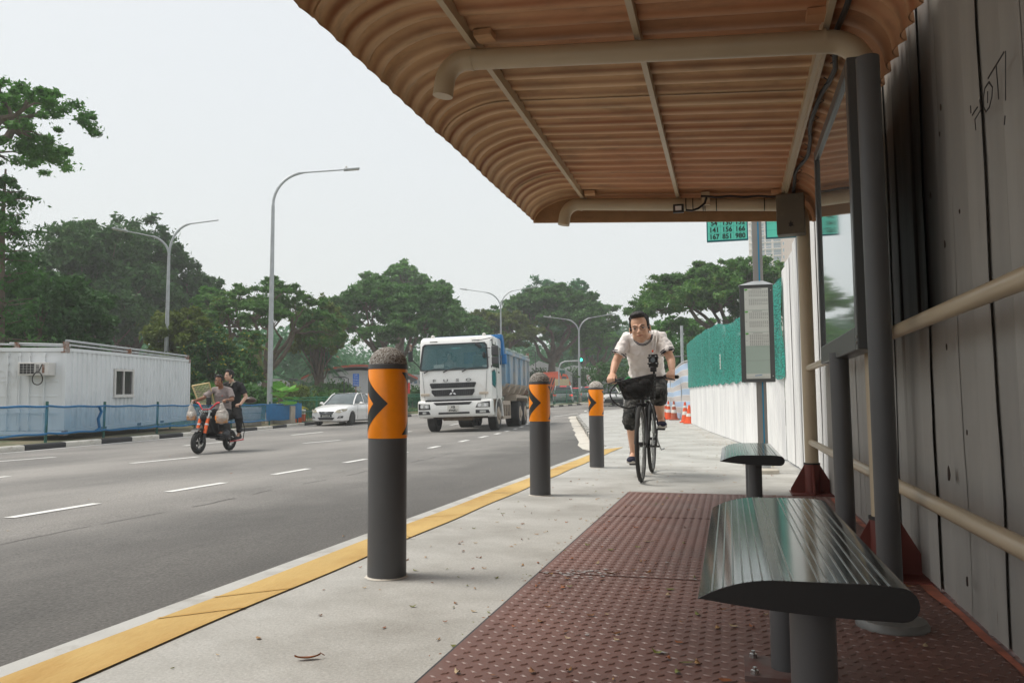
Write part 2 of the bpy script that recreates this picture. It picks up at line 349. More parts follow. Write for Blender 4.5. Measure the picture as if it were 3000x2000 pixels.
# painted lane dashes
lane = thing('lane_markings', None, None, kind='structure')
def dash(x0, y0, x1, y1, wd=.1):
    d = Vector((x1 - x0, y1 - y0)).normalized(); n = Vector((-d.y, d.x)) * wd / 2
    P = [(x0 + n.x, y0 + n.y), (x0 - n.x, y0 - n.y), (x1 - n.x, y1 - n.y), (x1 + n.x, y1 + n.y)]
    MB().add([(x, y, gz(x, y) - .115) for x, y in P], [(0, 1, 2, 3)]).build('lane_dash', M['white_line'], lane)
A = [(-5.6, -8), (-5.6, 3.0), (-5.61, 5.2), (-5.64, 8), (-5.72, 11.5), (-5.88, 15.3), (-6.22, 18.5), (-6.62, 22.4), (-7.3, 27), (-8.2, 32.5), (-9.2, 38)]
for y in (-6.6, -4.7, -2.8, -.6, 1.35, 3.28): dash(interp(A, y), y, interp(A, y + .93), y + .93, .13)
for a, b in ((5.197, 6.136), (7.1, 8.08), (9.15, 10.07), (11.2, 12.0), (13.0, 13.9), (15.2, 15.95), (17.9, 18.8), (20.2, 21.2), (22.5, 23.4), (24.8, 25.7), (27.2, 28.1), (29.6, 30.5), (32, 32.9), (34.4, 35.3)): dash(interp(A, a), a, interp(A, b), b, .11 if a < 14 else .13)
B = [(-9.1, -8), (-9.6, 11.2), (-9.5, 12.9), (-10.3, 18), (-10.1, 19.4), (-10.9, 26), (-11.7, 33), (-12.2, 40)]
for a in (-4.8, -.8, 3.2, 7.2, 11.2, 17.95, 25.0, 32.7, 37): dash(interp(B, a), a, interp(B, a + 1.6), a + 1.6, .13)
K = [(-11.5, -8), (-13.0, 11.2), (-12.9, 13.0), (-13.2, 17.2), (-13.5, 19.3), (-14.2, 24), (-14.6, 27), (-14.6, 37), (-14.2, 43)]
for a, b in ((-4, -2), (2, 4), (7, 9), (11.0, 12.95), (17.2, 19.2), (24, 26.8), (32, 34), (38.5, 40.5)): dash(interp(K, a), a, interp(K, b), b, .13)
pe = [(x + .32, y) for x, y in FARK[1:8]]
for a, b in zip(pe, pe[1:]): dash(*a, *b, .1)
for x, y in ((-10.5, 47), (-8.7, 49.5), (-11.3, 51), (-6.5, 55), (-9, 61), (-5, 64), (-7, 72)): dash(x, y, x - .3, y + 1.6, .14)
dash(-11.5, 60, -9.8, 74, .12); dash(-8.9, 41, -8.2, 48, .1); dash(-8.2, 48, -6.2, 54.5, .1)

# raised steel platform plate under the shelter, with its lugs
plate = tag(MB().bb(-.79, .79, -3, 6.44, -.004, .010).build('steel_floor_plate', M['redplate']), kind='structure')
rng = random.Random(5)
vs, fs = [], []
R, Cc = 0, 0
p = .046
y = .55
while y < 6.40:
    x = -.765 + (p / 2 if R % 2 else 0)
    while x < .76:
        a = radians(34 if (R % 2) else -40) + radians(12)
        L, W, H = .0140, .0036, .0028
        c, s_ = cos(a), sin(a); o = len(vs)
        for u, v, z in ((-L, 0, 0), (0, -W, 0), (L, 0, 0), (0, W, 0), (-L * .55, 0, H), (L * .55, 0, H)):
            vs.append((x + u * c - v * s_, y + u * s_ + v * c, .0102 + z))
        fs += [(o, o + 1, o + 4), (o + 1, o + 5, o + 4), (o + 1, o + 2, o + 5), (o + 2, o + 3, o + 5), (o + 3, o + 4, o + 5), (o + 3, o, o + 4)]
        x += p
    y += p * .66; R += 1
me = bpy.data.meshes.new('lug'); me.from_pydata(vs, [], fs); me.materials.append(M['lug'])
tag(obj('lug', me, plate), kind='stuff')
# welded seams and a scuffed patch across the plate
for y in (3.32, 5.05): MB().bb(-.79, .79, y - .004, y + .004, .0101, .0128).build('weld_bead', mat('weld_bead', (.10, .045, .035), .6), plate)
rgp = random.Random(6); MSC = mat('scuff_mark', (.40, .38, .37), .6, var=.2)
for k in range(70):
    cx, cy = rgp.gauss(-.60, .09), rgp.gauss(3.33, .05); q = rgp.uniform(.004, .014)
    if k > 48: cx, cy = rgp.uniform(-.7, .6), rgp.uniform(1.8, 6)
    if cx < -.77: continue
    MB().add([(cx + q * rgp.uniform(.5, 1.3) * cos(a), cy + q * rgp.uniform(.3, .9) * sin(a), .0133) for a in ys(0, 5.4, 6)], [tuple(range(7))]).build('scuff_mark', MSC, plate, recalc=False)
# light leaking under the hoarding, painted as a bright red-orange strip
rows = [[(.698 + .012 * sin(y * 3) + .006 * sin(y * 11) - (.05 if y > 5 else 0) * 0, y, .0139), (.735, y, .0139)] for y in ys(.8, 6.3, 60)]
MB().grid(rows).build('light_leak_strip', mat('light_leak_red', (.50, .15, .085), .7, var=.2, vs=9, dirt=(.22, .08, .05), ds=7, dt=.55), plate, recalc=False)
# plate edge joint
tag(MB().bb(-.80, -.79, -3, 6.45, .0, .0065).build('plate_joint', M['black']), kind='structure')

# long seams and patches in the asphalt
M['tar'] = mat('tar_seam', (.12, .115, .11), .8, var=.2)
rgs = random.Random(14)
for x0, x1, y0, y1 in ((-4.45, -5.3, -2, 24),):
    for k in range(26):
        a, b_ = k / 26, (k + rgs.uniform(.35, 1.0)) / 26; P_ = []
        for t in ys(a, b_, 5): y = y0 + (y1 - y0) * t; x = x0 + (x1 - x0) * t * t + .03 * sin(y * 2.3) + rgs.uniform(-.012, .012); P_.append((x, y))
        wd_ = rgs.uniform(.005, .011); MB().grid([[(x - wd_, y, gz(x, y) - .1165), (x + wd_, y, gz(x, y) - .1165)] for x, y in P_]).build('tar_seam', M['tar'], lane, recalc=False)
# expansion joints
for pts in ([(-1.86, 6.15), (-1.40, 6.2)], [(-1.96, 9.6), (-.9, 9.5)], [(-.8, 8.62), (.7, 8.75)], [(-1.5, 13.5), (.2, 12.3)]):
    (a, b), (c, d) = pts
    tag(MB().add([(a, b, .0105), (c, d, .0105), (c, d + .012, .0105), (a, b + .012, .0105)], [(0, 1, 2, 3)]).build('pavement_joint', mat('joint_dark', (.16, .15, .13), .9)), kind='structure')
# ------------------------------------------------------------------ BUS SHELTER
def roof_mat():
    m = mat('rusty_cream_sheet', (.66, .44, .245), .62, var=.10, vs=7, stretch=(.6, 1, 1))
    N, L, b = nodes(m)
    src = b.inputs['Base Color'].links[0].from_socket
    tc = N.new('ShaderNodeTexCoord'); sx = N.new('ShaderNodeSeparateXYZ'); L.new(tc.outputs['Object'], sx.inputs[0])
    def math_(op, a, b_=None, c=None):
        n = N.new('ShaderNodeMath'); n.operation = op
        for i, v in enumerate((a, b_, c)):
            if v is None: continue
            if isinstance(v, (int, float)): n.inputs[i].default_value = v
            else: L.new(v, n.inputs[i])
        return n.outputs[0]
    # rust streaks following the grooves: periodic in y, wobbled by noise
    nz = N.new('ShaderNodeTexNoise'); nz.inputs['Scale'].default_value = 3.5; nz.inputs['Detail'].default_value = 6
    mp = N.new('ShaderNodeMapping'); mp.inputs['Scale'].default_value = (.35, 4, 1); L.new(tc.outputs['Object'], mp.inputs[0]); L.new(mp.outputs[0], nz.inputs[0])
    ph = math_('MULTIPLY_ADD', sx.outputs[1], 2 * pi / .155, math_('MULTIPLY', nz.outputs[0], 1.3))
    s_ = math_('SINE', ph); pw = math_('POWER', math_('MULTIPLY_ADD', s_, .5, .5), 5.0)
    n2 = N.new('ShaderNodeTexNoise'); n2.inputs['Scale'].default_value = 1.6; n2.inputs['Detail'].default_value = 5
    mp2 = N.new('ShaderNodeMapping'); mp2.inputs['Scale'].default_value = (.3, 1.3, 1); L.new(tc.outputs['Object'], mp2.inputs[0]); L.new(mp2.outputs[0], n2.inputs[0])
    amt = math_('MULTIPLY', pw, math_('MULTIPLY_ADD', n2.outputs[0], 2.2, -.35))
    cl = N.new('ShaderNodeClamp'); L.new(amt, cl.inputs[0])
    mx = N.new('ShaderNodeMix'); mx.data_type = 'RGBA'; L.new(cl.outputs[0], mx.inputs[0]); L.new(src, mx.inputs[6]); mx.inputs[7].default_value = (.24, .075, .018, 1)
    # reddish primer tint of some sheets
    st = N.new('ShaderNodeTexNoise'); st.noise_dimensions = '1D'; st.inputs['Scale'].default_value = 1.1; st.inputs['Detail'].default_value = 0
    L.new(math_('MULTIPLY_ADD', math_('FLOOR', math_('MULTIPLY', sx.outputs[1], 1.29)), 3.37, 9.2), st.inputs['W'])
    rr = N.new('ShaderNodeMapRange'); rr.inputs[1].default_value = .36; rr.inputs[2].default_value = .56; L.new(st.outputs[0], rr.inputs[0])
    fx = N.new('ShaderNodeMapRange'); fx.inputs[1].default_value = -1.45; fx.inputs[2].default_value = -.7; fx.inputs[4].default_value = .62; L.new(sx.outputs[0], fx.inputs[0])
    mx2 = N.new('ShaderNodeMix'); mx2.data_type = 'RGBA'; L.new(math_('MULTIPLY', rr.outputs[0], fx.outputs[0]), mx2.inputs[0]); L.new(mx.outputs[2], mx2.inputs[6]); mx2.inputs[7].default_value = (.52, .21, .095, 1)
    # mottled dirt
    n4 = N.new('ShaderNodeTexNoise'); n4.inputs['Scale'].default_value = 5; n4.inputs['Detail'].default_value = 10; n4.inputs['Roughness'].default_value = .7
    mp4 = N.new('ShaderNodeMapping'); mp4.inputs['Scale'].default_value = (.5, 1.8, 1); L.new(tc.outputs['Object'], mp4.inputs[0]); L.new(mp4.outputs[0], n4.inputs[0])
    r4 = N.new('ShaderNodeMapRange'); r4.inputs[1].default_value = .48; r4.inputs[2].default_value = .75; r4.inputs[4].default_value = .6; L.new(n4.outputs[0], r4.inputs[0])
    mx3 = N.new('ShaderNodeMix'); mx3.data_type = 'RGBA'; L.new(r4.outputs[0], mx3.inputs[0]); L.new(mx2.outputs[2], mx3.inputs[6]); mx3.inputs[7].default_value = (.15, .095, .05, 1)
    L.new(mx3.outputs[2], b.inputs['Base Color'])
    return m
M['roof'] = roof_mat()
M['plaster'] = mat('rough_plaster', (.36, .21, .105), .85, var=.12, vs=12, bump=.9, bs=70, stretch=(1, 1, 1), bd=.008)
shelter = thing('bus_shelter', 'cream tubular bus shelter with rust stained corrugated roof sheets', 'bus shelter')
ZC = lambda x: 2.394 - .07 * (x + 1.18)                       # transverse pipe centre line
def roof_prof(n=10):
    P = []
    for i in range(n + 1):                                    # front curl
        t = pi / 2 * i / n; P.append((-1.26 - .37 * cos(t), 2.315 + (ZC(-1.26) + .135 - 2.315) * sin(t)))
    for x in (-1.1, -.7, -.3, .1, .45): P.append((x, ZC(x) + .135))
    z0 = ZC(.45) + .135
    for i in range(1, n + 1):
        t = pi / 2 * i / n; P.append((.45 + .275 * sin(t), z0 - .26 * (1 - cos(t))))
    return P
RP = roof_prof()
# each sheet of the roof is its own piece: five ridges, .775 m, lapped
def sheet(y0, y1, dz, name='roof_sheet'):
    rows = []; n = int((y1 - y0) / .155 * 10)
    nrm = []
    for i, (x, z) in enumerate(RP):
        a, b = RP[max(i - 1, 0)], RP[min(i + 1, len(RP) - 1)]; t = Vector((b[0] - a[0], b[1] - a[1])).normalized(); nrm.append((-t.y, t.x))
    for k in range(n + 1):
        y = y0 + (y1 - y0) * k / n
        ph = ((y + .02) / .155) % 1.0
        h = -.040 * (abs(sin(pi * ph)) ** .6)             # broad humps hanging down, narrow grooves between
        rows.append([(x + nx * (h * min(1, .3 + q * .12) + dz), y, z + nz * (h * min(1, .3 + q * .12) + dz)) for q, ((x, z), (nx, nz)) in enumerate(zip(RP, nrm))])
    m = MB(); m.grid(rows); m.grid([[(p[0] + q[0] * .004, p[1], p[2] + q[1] * .004) for p, q in zip(r, nrm)] for r in rows[::-1]])
    return m.build(name, M['roof'], shelter, ang=50, recalc=False)
ys_ = [6.74 - .775 * i for i in range(14)]
for i, y in enumerate(ys_): sheet(y - .785, y, .004 if i % 2 else -.002)
# drip edge along the road side and the far end board
P = [(x, z + .012) for x, z in RP]; Q = [(-1.63, 2.305), (.70, 2.168)]
m = MB(); m.prism(P + [Q[1], Q[0]], 'y', 6.74, 6.765); m.build('end_board', M['plaster'], shelter)
# transverse pipes with their elbows
def bend(cx, cz, r, a0, a1, y, n=10): return [(cx + r * cos(a0 + (a1 - a0) * i / n), y, cz + r * sin(a0 + (a1 - a0) * i / n)) for i in range(n + 1)]
for j, y in enumerate((6.58, 3.60)):
    zl = ZC(-1.16); L_ = [(-1.325, y, zl - .165)] + bend(-1.20, zl - .11, .115, pi * .97, pi / 2, y)
    zr = ZC(.50); R_ = bend(.447, zr - .15, .15, pi / 2, .03, y)
    path = L_ + R_ + [(.597, y, 1.9)]
    m = MB(); m.tube(path, .050, 20, side=(0, 1, 0)); m.build('roof_pipe', M['cream'], shelter)
    m = MB()
    for x in (-1.17, .44): MB().tube([(x - .006, y, ZC(x)), (x + .006, y, ZC(x))], .0525, 20).build('weld_seam', M['cream'], shelter)
    col = MB(); col.tube([(.597, y, 1.899), (.602, y, .24)], .050, 20); c = col.build('column', M['cream'], shelter)
    g = MB(); g.tube([(.602, y, .24), (.602, y, 0.011)], .058, 16)
    for dx, dy in ((-1, 0), (1, 0), (0, -1), (0, 1)):
        a = Vector((.602 + dx * .055, y + dy * .055)); b_ = Vector((.602 + dx * .16, y + dy * .16)); nn = Vector((-dy, dx)) * .005
        vs = [(a.x, a.y, .235), (a.x, a.y, .012), (b_.x, b_.y, .012), (b_.x, b_.y, .05)]
        g.add([(v[0] + s_ * nn.x, v[1] + s_ * nn.y, v[2]) for s_ in (-1, 1) for v in vs], [(0, 1, 2, 3), (7, 6, 5, 4), (0, 4, 5, 1), (1, 5, 6, 2), (2, 6, 7, 3), (3, 7, 4, 0)])
    g.bb(.44, .764, y - .16, y + .16, .011, .02); g.build('column_base', M['redbase'], c)
    MB().tube([(.6015, y, .235), (.6015, y, .248)], .0605, 18).build('column_band', M['black'], c)
    br = MB()                                                 # end plates where rafters meet the pipe
    for x in (-1.12, .36): MB().bb(x - .0, x + .085, y - .14, y - .055, ZC(x) + .055, ZC(x) + .085).build('cleat', M['roof'], shelter)
# longitudinal rafters
for x, zz in ((-1.155, 2.44), (-.366, 2.392), (.448, 2.335)):
    m = MB(); m.bb(x - .014, x + .014, -3, 6.72, zz, zz + .062); m.build('rafter', M['cream'], shelter)
m = MB(); m.bb(.458, .475, 3.7, 6.6, 2.318, 2.334); m.build('cable_trunk', M['cream'], shelter)
rng = random.Random(3)
m = MB(); pts = [(.512 + .018 * sin(y * 5) + rng.uniform(-.006, .006), y, 2.325 + .012 * sin(y * 9)) for y in ys(-1, 6.5, 60)]
m.tube(pts, .013, 7); m.build('cable', M['black'], shelter)
for y in ys(3.9, 6.3, 9): MB().tube([(.50, y, 2.30), (.53, y + .01, 2.32), (.50, y, 2.34)], .003, 5).build('cable_tie', M['black'], shelter)
# cable along the far pipe, clips, bracket and small sensor
m = MB(); m.tube([(x, 6.50, ZC(x) + .045 + .004 * sin(x * 30)) for x in ys(-.18, .56, 20)], .009, 7)
m.tube([(-.30, 6.50, ZC(-.3) - .065), (-.25, 6.49, ZC(-.3) - .075), (-.20, 6.49, ZC(-.3) - .06), (-.15, 6.5, ZC(-.3) - .02), (-.135, 6.5, ZC(-.1) + .04)], .009, 7)
m.build('pipe_cable', M['black'], shelter)
m = MB()
for x in (-.30, -.245, -.15, -.165, -.06, .31): m.tube([(x - .004, 6.58, ZC(x)), (x + .004, 6.58, ZC(x))], .0535, 18)
m.build('pipe_strap', M['black'], shelter)
m = MB(); m.bb(-.175, -.11, 6.50, 6.53, ZC(-.14) - .02, ZC(-.14) + .085); m.build('bracket', M['cream'], shelter)
m = MB(); m.bb(-.40, -.315, 6.47, 6.50, 2.245, 2.315); s = m.build('sensor', M['black'], shelter, bevel=.004)
MB().bb(-.382, -.333, 6.466, 6.469, 2.262, 2.298).build('sensor_window', mat('sensor_white', (.7, .7, .7), .3), s)
# control box high on the far column
bx = thing('control_box', 'drab metal control box with a black blot, fixed high on the far cream column', 'box', (.50, 6.44, 2.0), radians(-8))
M['boxgrey'] = mat('drab_box_paint', (.13, .115, .085), .6, var=.08, dirt=(.2, .17, .12), ds=12, dt=.68)
MB().bb(-.105, .10, -.06, .06, 0, .315).build('casing', M['boxgrey'], bx, bevel=.006)
m = MB()
for dx, dz in ((-.06, .09), (.03, .23), (-.05, .24), (.065, .10)): m.tube([(dx, -.061, dz), (dx, -.067, dz)], .006, 8)
m.build('rivet', M['boxgrey'], bx)
b_ = MB(); rng = random.Random(4)
pts = [(.0 + (.026 if i % 2 else .014) * cos(i * pi / 6) * rng.uniform(.7, 1.2), .075 + (.03 if i % 2 else .015) * sin(i * pi / 6) * rng.uniform(.7, 1.2)) for i in range(12)]
b_.prism(pts, 'y', -.0625, -.0605); b_.build('black_blot', M['black'], bx)
# handrails behind the seats
for (y0, y1) in ((-2, 3.555), (3.645, 6.535)):
    for z, nm in ((.975, 'handrail'), (.405, 'handrail')):
        m = MB(); m.tube([(.60, y0, z), (.60, (y0 + y1) / 2, z - .004), (.60, y1, z)], .024, 14); m.build(nm, M['railpaint'] if 'railpaint' in M else M['cream'], shelter)

# ------------------------------------------------------------------ free-standing information panel
ip = thing('information_panel', 'grey framed glass information panel on two round posts beside the hoarding', 'notice board', (0, 0, 0))
M['greyframe'] = mat('grey_frame_paint', (.075, .08, .08), .35, var=.05)
for i, (x, y, h, r) in enumerate(((.478, 2.80, 1.86, .037), (.472, 3.74, .93, .040))):
    m = MB(); m.tube([(x, y, .0), (x - .004, y, h)], r, 24); p_ = m.build('post', M['greypost'], ip)
    MB().lathe([(.108, .010), (.108, .022), (.10, .034), (.05, .040), (.044, .040)], 28, (x, y, 0)).build('post_collar', M['bollard'] if 0 else mat('collar_metal', (.2, .2, .19), .5, metal=.3), p_)
m = MB(); yA, yB, zA, zB, xf = 3.08, 4.27, .905, 1.985, .450
top = lambda y: 2.03
m.bb(xf, xf + .06, yA, yA + .055, zA, zB); m.bb(xf, xf + .075, yB - .045, yB, zA, zB)
m.bb(xf, xf + .075, yA + .055, yB - .045, zA, zA + .085); m.bb(xf, xf + .075, yA + .055, yB - .045, zB - .05, zB)
m.bb(xf + .04, xf + .075, yA + .05, yB - .04, zA + .08, zB - .045)
m.build('frame', M['greyframe'], ip, bevel=.004)
M['panelglass'] = mat('panel_glass', (.06, .075, .075), .045, var=0, spec=1.0, metal=.82)
M['panelglass'].node_tree.nodes['Principled BSDF'].inputs['Base Color'].default_value = (.55, .6, .6, 1)
for l in list(M['panelglass'].node_tree.links):
    if l.to_socket.name == 'Base Color': M['panelglass'].node_tree.links.remove(l)
MB().bb(xf + .012, xf + .02, yA + .05, yB - .04, zA + .08, zB - .045).build('glass_pane', M['panelglass'], ip)
m = MB()
for z in (.93, .95): m.tube([(xf - .003, yA + .02, z), (xf + .001, yA + .02, z)], .005, 8)
m.build('screw', M['steel'], ip)
# ------------------------------------------------------------------ benches
def bench_profile():
    P = []
    x0, x1, zt, zb = -.162, .162, .0, -.052
    for t in ys(0, 1, 12): P.append((x0 + .13 * t, -.034 + .034 * (1 - (1 - t) ** 2.2)))
    P.append((.10, zt + .001))
    for a in ys(pi / 2, -pi / 2, 10): P.append((x1 - .025 + .025 * cos(a), -.027 + .025 * sin(a)))
    for t in ys(0, 1, 10): P.append((x1 - .035 - .28 * t, zb + .018 * t ** 2.2))
    return P
M['seat'] = mat('polished_seat_metal', (.175, .20, .192), .125, metal=.9, var=.05, vs=3, dirt=(.12, .125, .12), ds=9, dt=.62)
M['seatdark'] = mat('seat_end_cap', (.018, .018, .018), .45, var=.1, dirt=(.07, .06, .05), ds=40, dt=.78)
M['rust'] = mat('rusty_plate', (.17, .12, .11), .6, var=.3, vs=12, dirt=(.16, .06, .045), ds=10, dt=.52)
BP = bench_profile()
def bench(label, x, y0, y1, legs):
    b = thing('bench', label, 'bench', (x, y0, .44), 0, 'narrow metal benches under the shelter')
    L = y1 - y0
    # seat skin with raised beads along its length: strips of the profile with steps
    def top_at(xx):
        for (xa, za), (xb, zb) in zip(BP, BP[1:]):
            if xa <= xx <= xb: return za + (zb - za) * (xx - xa) / (xb - xa)
        return 0
    m = MB(); m.prism(BP, 'y', .004, L - .004); m.build('seat', M['seat'], b, ang=30)
    g = [-.140, -.123, -.107, -.092, -.077, -.062, -.047, -.030, -.018, .022, .034, .049, .064, .079, .094, .109, .124]
    for xx in g:
        z = top_at(xx) if xx < .1 else 0.0
        MB().bar((xx, .004, z + .0006), (xx, L - .004, z + .0003), .0026, .0016, side=(0, 0, 1)).build('seat_bead', M['bead'], b)
    for yy in (0, L - .004):
        MB().prism([(px_ * 1.004, pz * 1.01 + .0002) for px_, pz in BP], 'y', yy, yy + .004).build('end_cap', M['seatdark'], b)
    for k, ly in enumerate(legs):
        m = MB(); m.tube([(.02, ly - y0, -.05), (.02, ly - y0, -.428)], .037, 22); lg = m.build('leg', M['greypost'], b)
        MB().bb(-.085, .125, ly - y0 - .09, ly - y0 + .09, -.432, -.416).build('foot_plate', M['rust'], lg)
        for dx, dy in ((-.06, -.07), (-.06, .07), (.10, -.07), (.10, .07)): MB().lathe([(.010, -.416), (.010, -.406), (.005, -.405), (.005, -.398)], 8, (dx, ly - y0 + dy, 0)).build('bolt', M['steel'], lg)
    return b
M['bead'] = mat('seat_bead_metal', (.36, .37, .36), .28, metal=.9, var=.05)
bench('nearest narrow metal bench with dark rounded end cap, filling the right foreground', .105, 1.335, 2.47, (1.45, 2.26))
bench('shorter far bench with green reflections, standing before the bus stop pole', .106, 4.37, 5.66, (4.62, 5.40))

# ------------------------------------------------------------------ bollards
def pebble(g=1.0):
    m = bpy.data.materials.new('pebbledash'); m.use_nodes = True; N, L, b = nodes(m)
    tc = N.new('ShaderNodeTexCoord'); v = N.new('ShaderNodeTexVoronoi'); v.inputs['Scale'].default_value = 210; L.new(tc.outputs['Object'], v.inputs['Vector'])
    r = N.new('ShaderNodeValToRGB'); e = r.color_ramp.elements; e[0].position = 0; e[0].color = (.07 * g, .045 * g, .03 * g, 1); e[1].position = 1; e[1].color = (.42 * g, .40 * g, .37 * g, 1)
    e2 = e.new(.35); e2.color = (.20 * g, .17 * g, .14 * g, 1); e3 = e.new(.6); e3.color = (.30 * g, .29 * g, .27 * g, 1)
    sp = N.new('ShaderNodeSeparateColor'); L.new(v.outputs['Color'], sp.inputs[0]); L.new(sp.outputs[0], r.inputs[0]); L.new(r.outputs[0], b.inputs['Base Color'])
    bp = N.new('ShaderNodeBump'); bp.invert = True; bp.inputs['Strength'].default_value = 1; bp.inputs['Distance'].default_value = .004; L.new(v.outputs['Distance'], bp.inputs['Height']); L.new(bp.outputs[0], b.inputs['Normal'])
    b.inputs['Roughness'].default_value = .8; return m
M['pebble'] = pebble(); M['pebblelight'] = pebble(1.7)
def bollard(label, x, y, off, h):
    b = thing('bollard', label, 'bollard', (x, y, 0), atan2(-x, y) * 1.0, 'grey and orange bollards along the kerb')
    r = .081; s = h / .97
    m = MB(); m.lathe([(r, -.05), (r, .585 * s)], 40); m.build('post', M['bollard'], b)
    m = MB(); m.lathe([(r + .001, .583 * s), (r + .0022, .586 * s), (r + .0022, .873 * s), (r + .001, .876 * s)], 56); m.build('reflective_band', M['orange'], b)
    m = MB(); m.lathe([(r + .0005, .876 * s), (r + .003, .878 * s), (r + .003, .896 * s), (r, .898 * s)], 40); m.build('collar', M['bollard'], b)
    prof = [(r * cos(a), .897 * s + .077 * s * sin(a)) for a in ys(0, pi / 2 * .97, 10)]
    m = MB(); m.lathe(prof, 36); o = m.build('stone_cap', M['pebble'] if y < 8 else M['pebblelight'], b)
    zm, hh = .7295 * s, .132 * s
    for k in range(2):
        ch = MB(); rows = []
        for t in ys(-1, 1, 24):
            tip = radians(off) + k * pi - radians(91) * abs(t); rows.append([((r + .0032) * sin(a), -(r + .0032) * cos(a), zm + hh * t) for a in ys(tip - radians(46), tip, 8)])
        ch.grid(rows); ch.build('black_chevron', M['blackfilm'], b, recalc=True)
    # crumbled mortar ring at the foot
    rg = random.Random(int(y * 10)); m = MB(); rows = []
    for i in range(33):
        a = 2 * pi * i / 32; q = 1 if i < 32 else 0; k2 = i % 32; rr = random.Random(k2 + int(y)); rows.append([((r - .002) * cos(a), (r - .002) * sin(a), .007), ((r + .006 + .008 * rr.random()) * cos(a), (r + .006 + .008 * rr.random()) * sin(a), .0015)])
    m.grid(rows); m.build('mortar_ring', M['apron'], b)
    return b
bollard('nearest and tallest looking bollard, grey with orange band and black chevron', -1.402, 3.14, 0, .958)
bollard('middle bollard of the row, in front of the dump truck rear', -1.445, 6.137, 8, .957)
bollard('farthest bollard of the row, just left of the cyclist', -1.437, 8.856, 4, .955)
# ------------------------------------------------------------------ hoarding beside and behind the shelter
def hoard_mat(name, col, dark_patch=False, dark=(.12, .085, .06)):
    m = mat(name, col, .62, var=.10, vs=1.6, stretch=(3, 3, .5), bump=.35, bs=6, dirt=dark, ds=5.5, dt=.70, dirtw=.035)
    N, L, b = nodes(m); src = b.inputs['Base Color'].links[0].from_socket
    tc = N.new('ShaderNodeTexCoord'); n = N.new('ShaderNodeTexNoise'); n.inputs['Scale'].default_value = 2.2; n.inputs['Detail'].default_value = 7
    mp = N.new('ShaderNodeMapping'); mp.inputs['Scale'].default_value = (2.5, 2.5, .35); L.new(tc.outputs['Object'], mp.inputs[0]); L.new(mp.outputs[0], n.inputs[0])
    r = N.new('ShaderNodeMapRange'); r.inputs[1].default_value = .45; r.inputs[2].default_value = .75; r.inputs[4].default_value = .55; L.new(n.outputs[0], r.inputs[0])
    mx = N.new('ShaderNodeMix'); mx.data_type = 'RGBA'; L.new(r.outputs[0], mx.inputs[0]); L.new(src, mx.inputs[6]); mx.inputs[7].default_value = (col[0] * .62, col[1] * .62, col[2] * .66, 1)
    last = mx.outputs[2]
    if dark_patch:      # dark area painted into the sheet colour behind the near column
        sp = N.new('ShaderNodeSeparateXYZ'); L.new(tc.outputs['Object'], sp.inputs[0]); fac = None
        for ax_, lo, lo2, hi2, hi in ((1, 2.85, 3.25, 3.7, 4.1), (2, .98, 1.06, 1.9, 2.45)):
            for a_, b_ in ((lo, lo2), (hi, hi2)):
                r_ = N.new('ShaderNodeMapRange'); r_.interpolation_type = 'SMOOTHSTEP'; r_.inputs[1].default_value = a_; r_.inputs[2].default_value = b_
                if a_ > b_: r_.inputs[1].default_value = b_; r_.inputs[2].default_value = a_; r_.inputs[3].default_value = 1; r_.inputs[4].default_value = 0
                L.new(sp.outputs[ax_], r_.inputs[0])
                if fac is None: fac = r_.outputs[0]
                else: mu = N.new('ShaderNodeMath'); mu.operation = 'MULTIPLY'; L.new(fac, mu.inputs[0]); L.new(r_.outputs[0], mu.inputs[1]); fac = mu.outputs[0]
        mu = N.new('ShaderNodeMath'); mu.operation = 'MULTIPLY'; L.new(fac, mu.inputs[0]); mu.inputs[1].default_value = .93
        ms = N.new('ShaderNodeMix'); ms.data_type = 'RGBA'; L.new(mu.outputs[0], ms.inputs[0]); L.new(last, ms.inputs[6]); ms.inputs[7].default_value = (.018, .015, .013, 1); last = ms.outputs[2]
    L.new(last, b.inputs['Base Color']); return m
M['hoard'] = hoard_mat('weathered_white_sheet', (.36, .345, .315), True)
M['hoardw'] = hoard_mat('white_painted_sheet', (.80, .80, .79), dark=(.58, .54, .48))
HOARD = [(.73, -3), (.735, 4), (.725, 7), (.69, 9.0), (.64, 10.2)]
hd = thing('hoarding', 'tall weathered white metal hoarding right behind the shelter seats', 'hoarding')
rng = random.Random(11)
y = -2.6; i = 0
while y < 10.0:
    wd = rng.choice((.33, .36, .40, .38)); h = (2.9 if y < 6.7 else 2.36 + .05 * rng.random() - max(0, y - 8.5) * .1)
    x = interp(HOARD, y) + (.003 if i % 2 else -.001) + rng.uniform(-.0015, .0015)
    # folded panel: flat, narrow rib, wavy peeled leading edge
    cols = [0, .03, wd * .42, wd * .42 + .012, wd * .42 + .030, wd * .42 + .042, wd - .03, wd + .05]
    offs = [-.004, 0, 0, -.004, -.004, 0, 0, .002]
    rows = []
    for k in range(22):
        z = .028 + (h - .028) * k / 21
        e = .007 * sin(z * 7 + i) + .008 * (rng.random() - .5)
        rows.append([(x - interp(HOARD, y) + interp(HOARD, y + cols[q]) + offs[q] * (1 if y < 6 else .5) + .002 * sin(z * 2 + q + i), y + cols[q] + (e if q == 0 else 0), z) for q in range(len(cols))])
    m = MB(); m.grid(rows)
    m.grid([[(p[0] + .0025, p[1], p[2]) for p in r] for r in rows])
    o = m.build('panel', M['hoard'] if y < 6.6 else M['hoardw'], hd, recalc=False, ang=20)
    y += wd; i += 1
m = MB(); m.bb(.80, .84, -3, 10, .5, .58); m.bb(.80, .84, -3, 10, 1.9, 1.98); m.build('back_rail', M['galv'], hd)
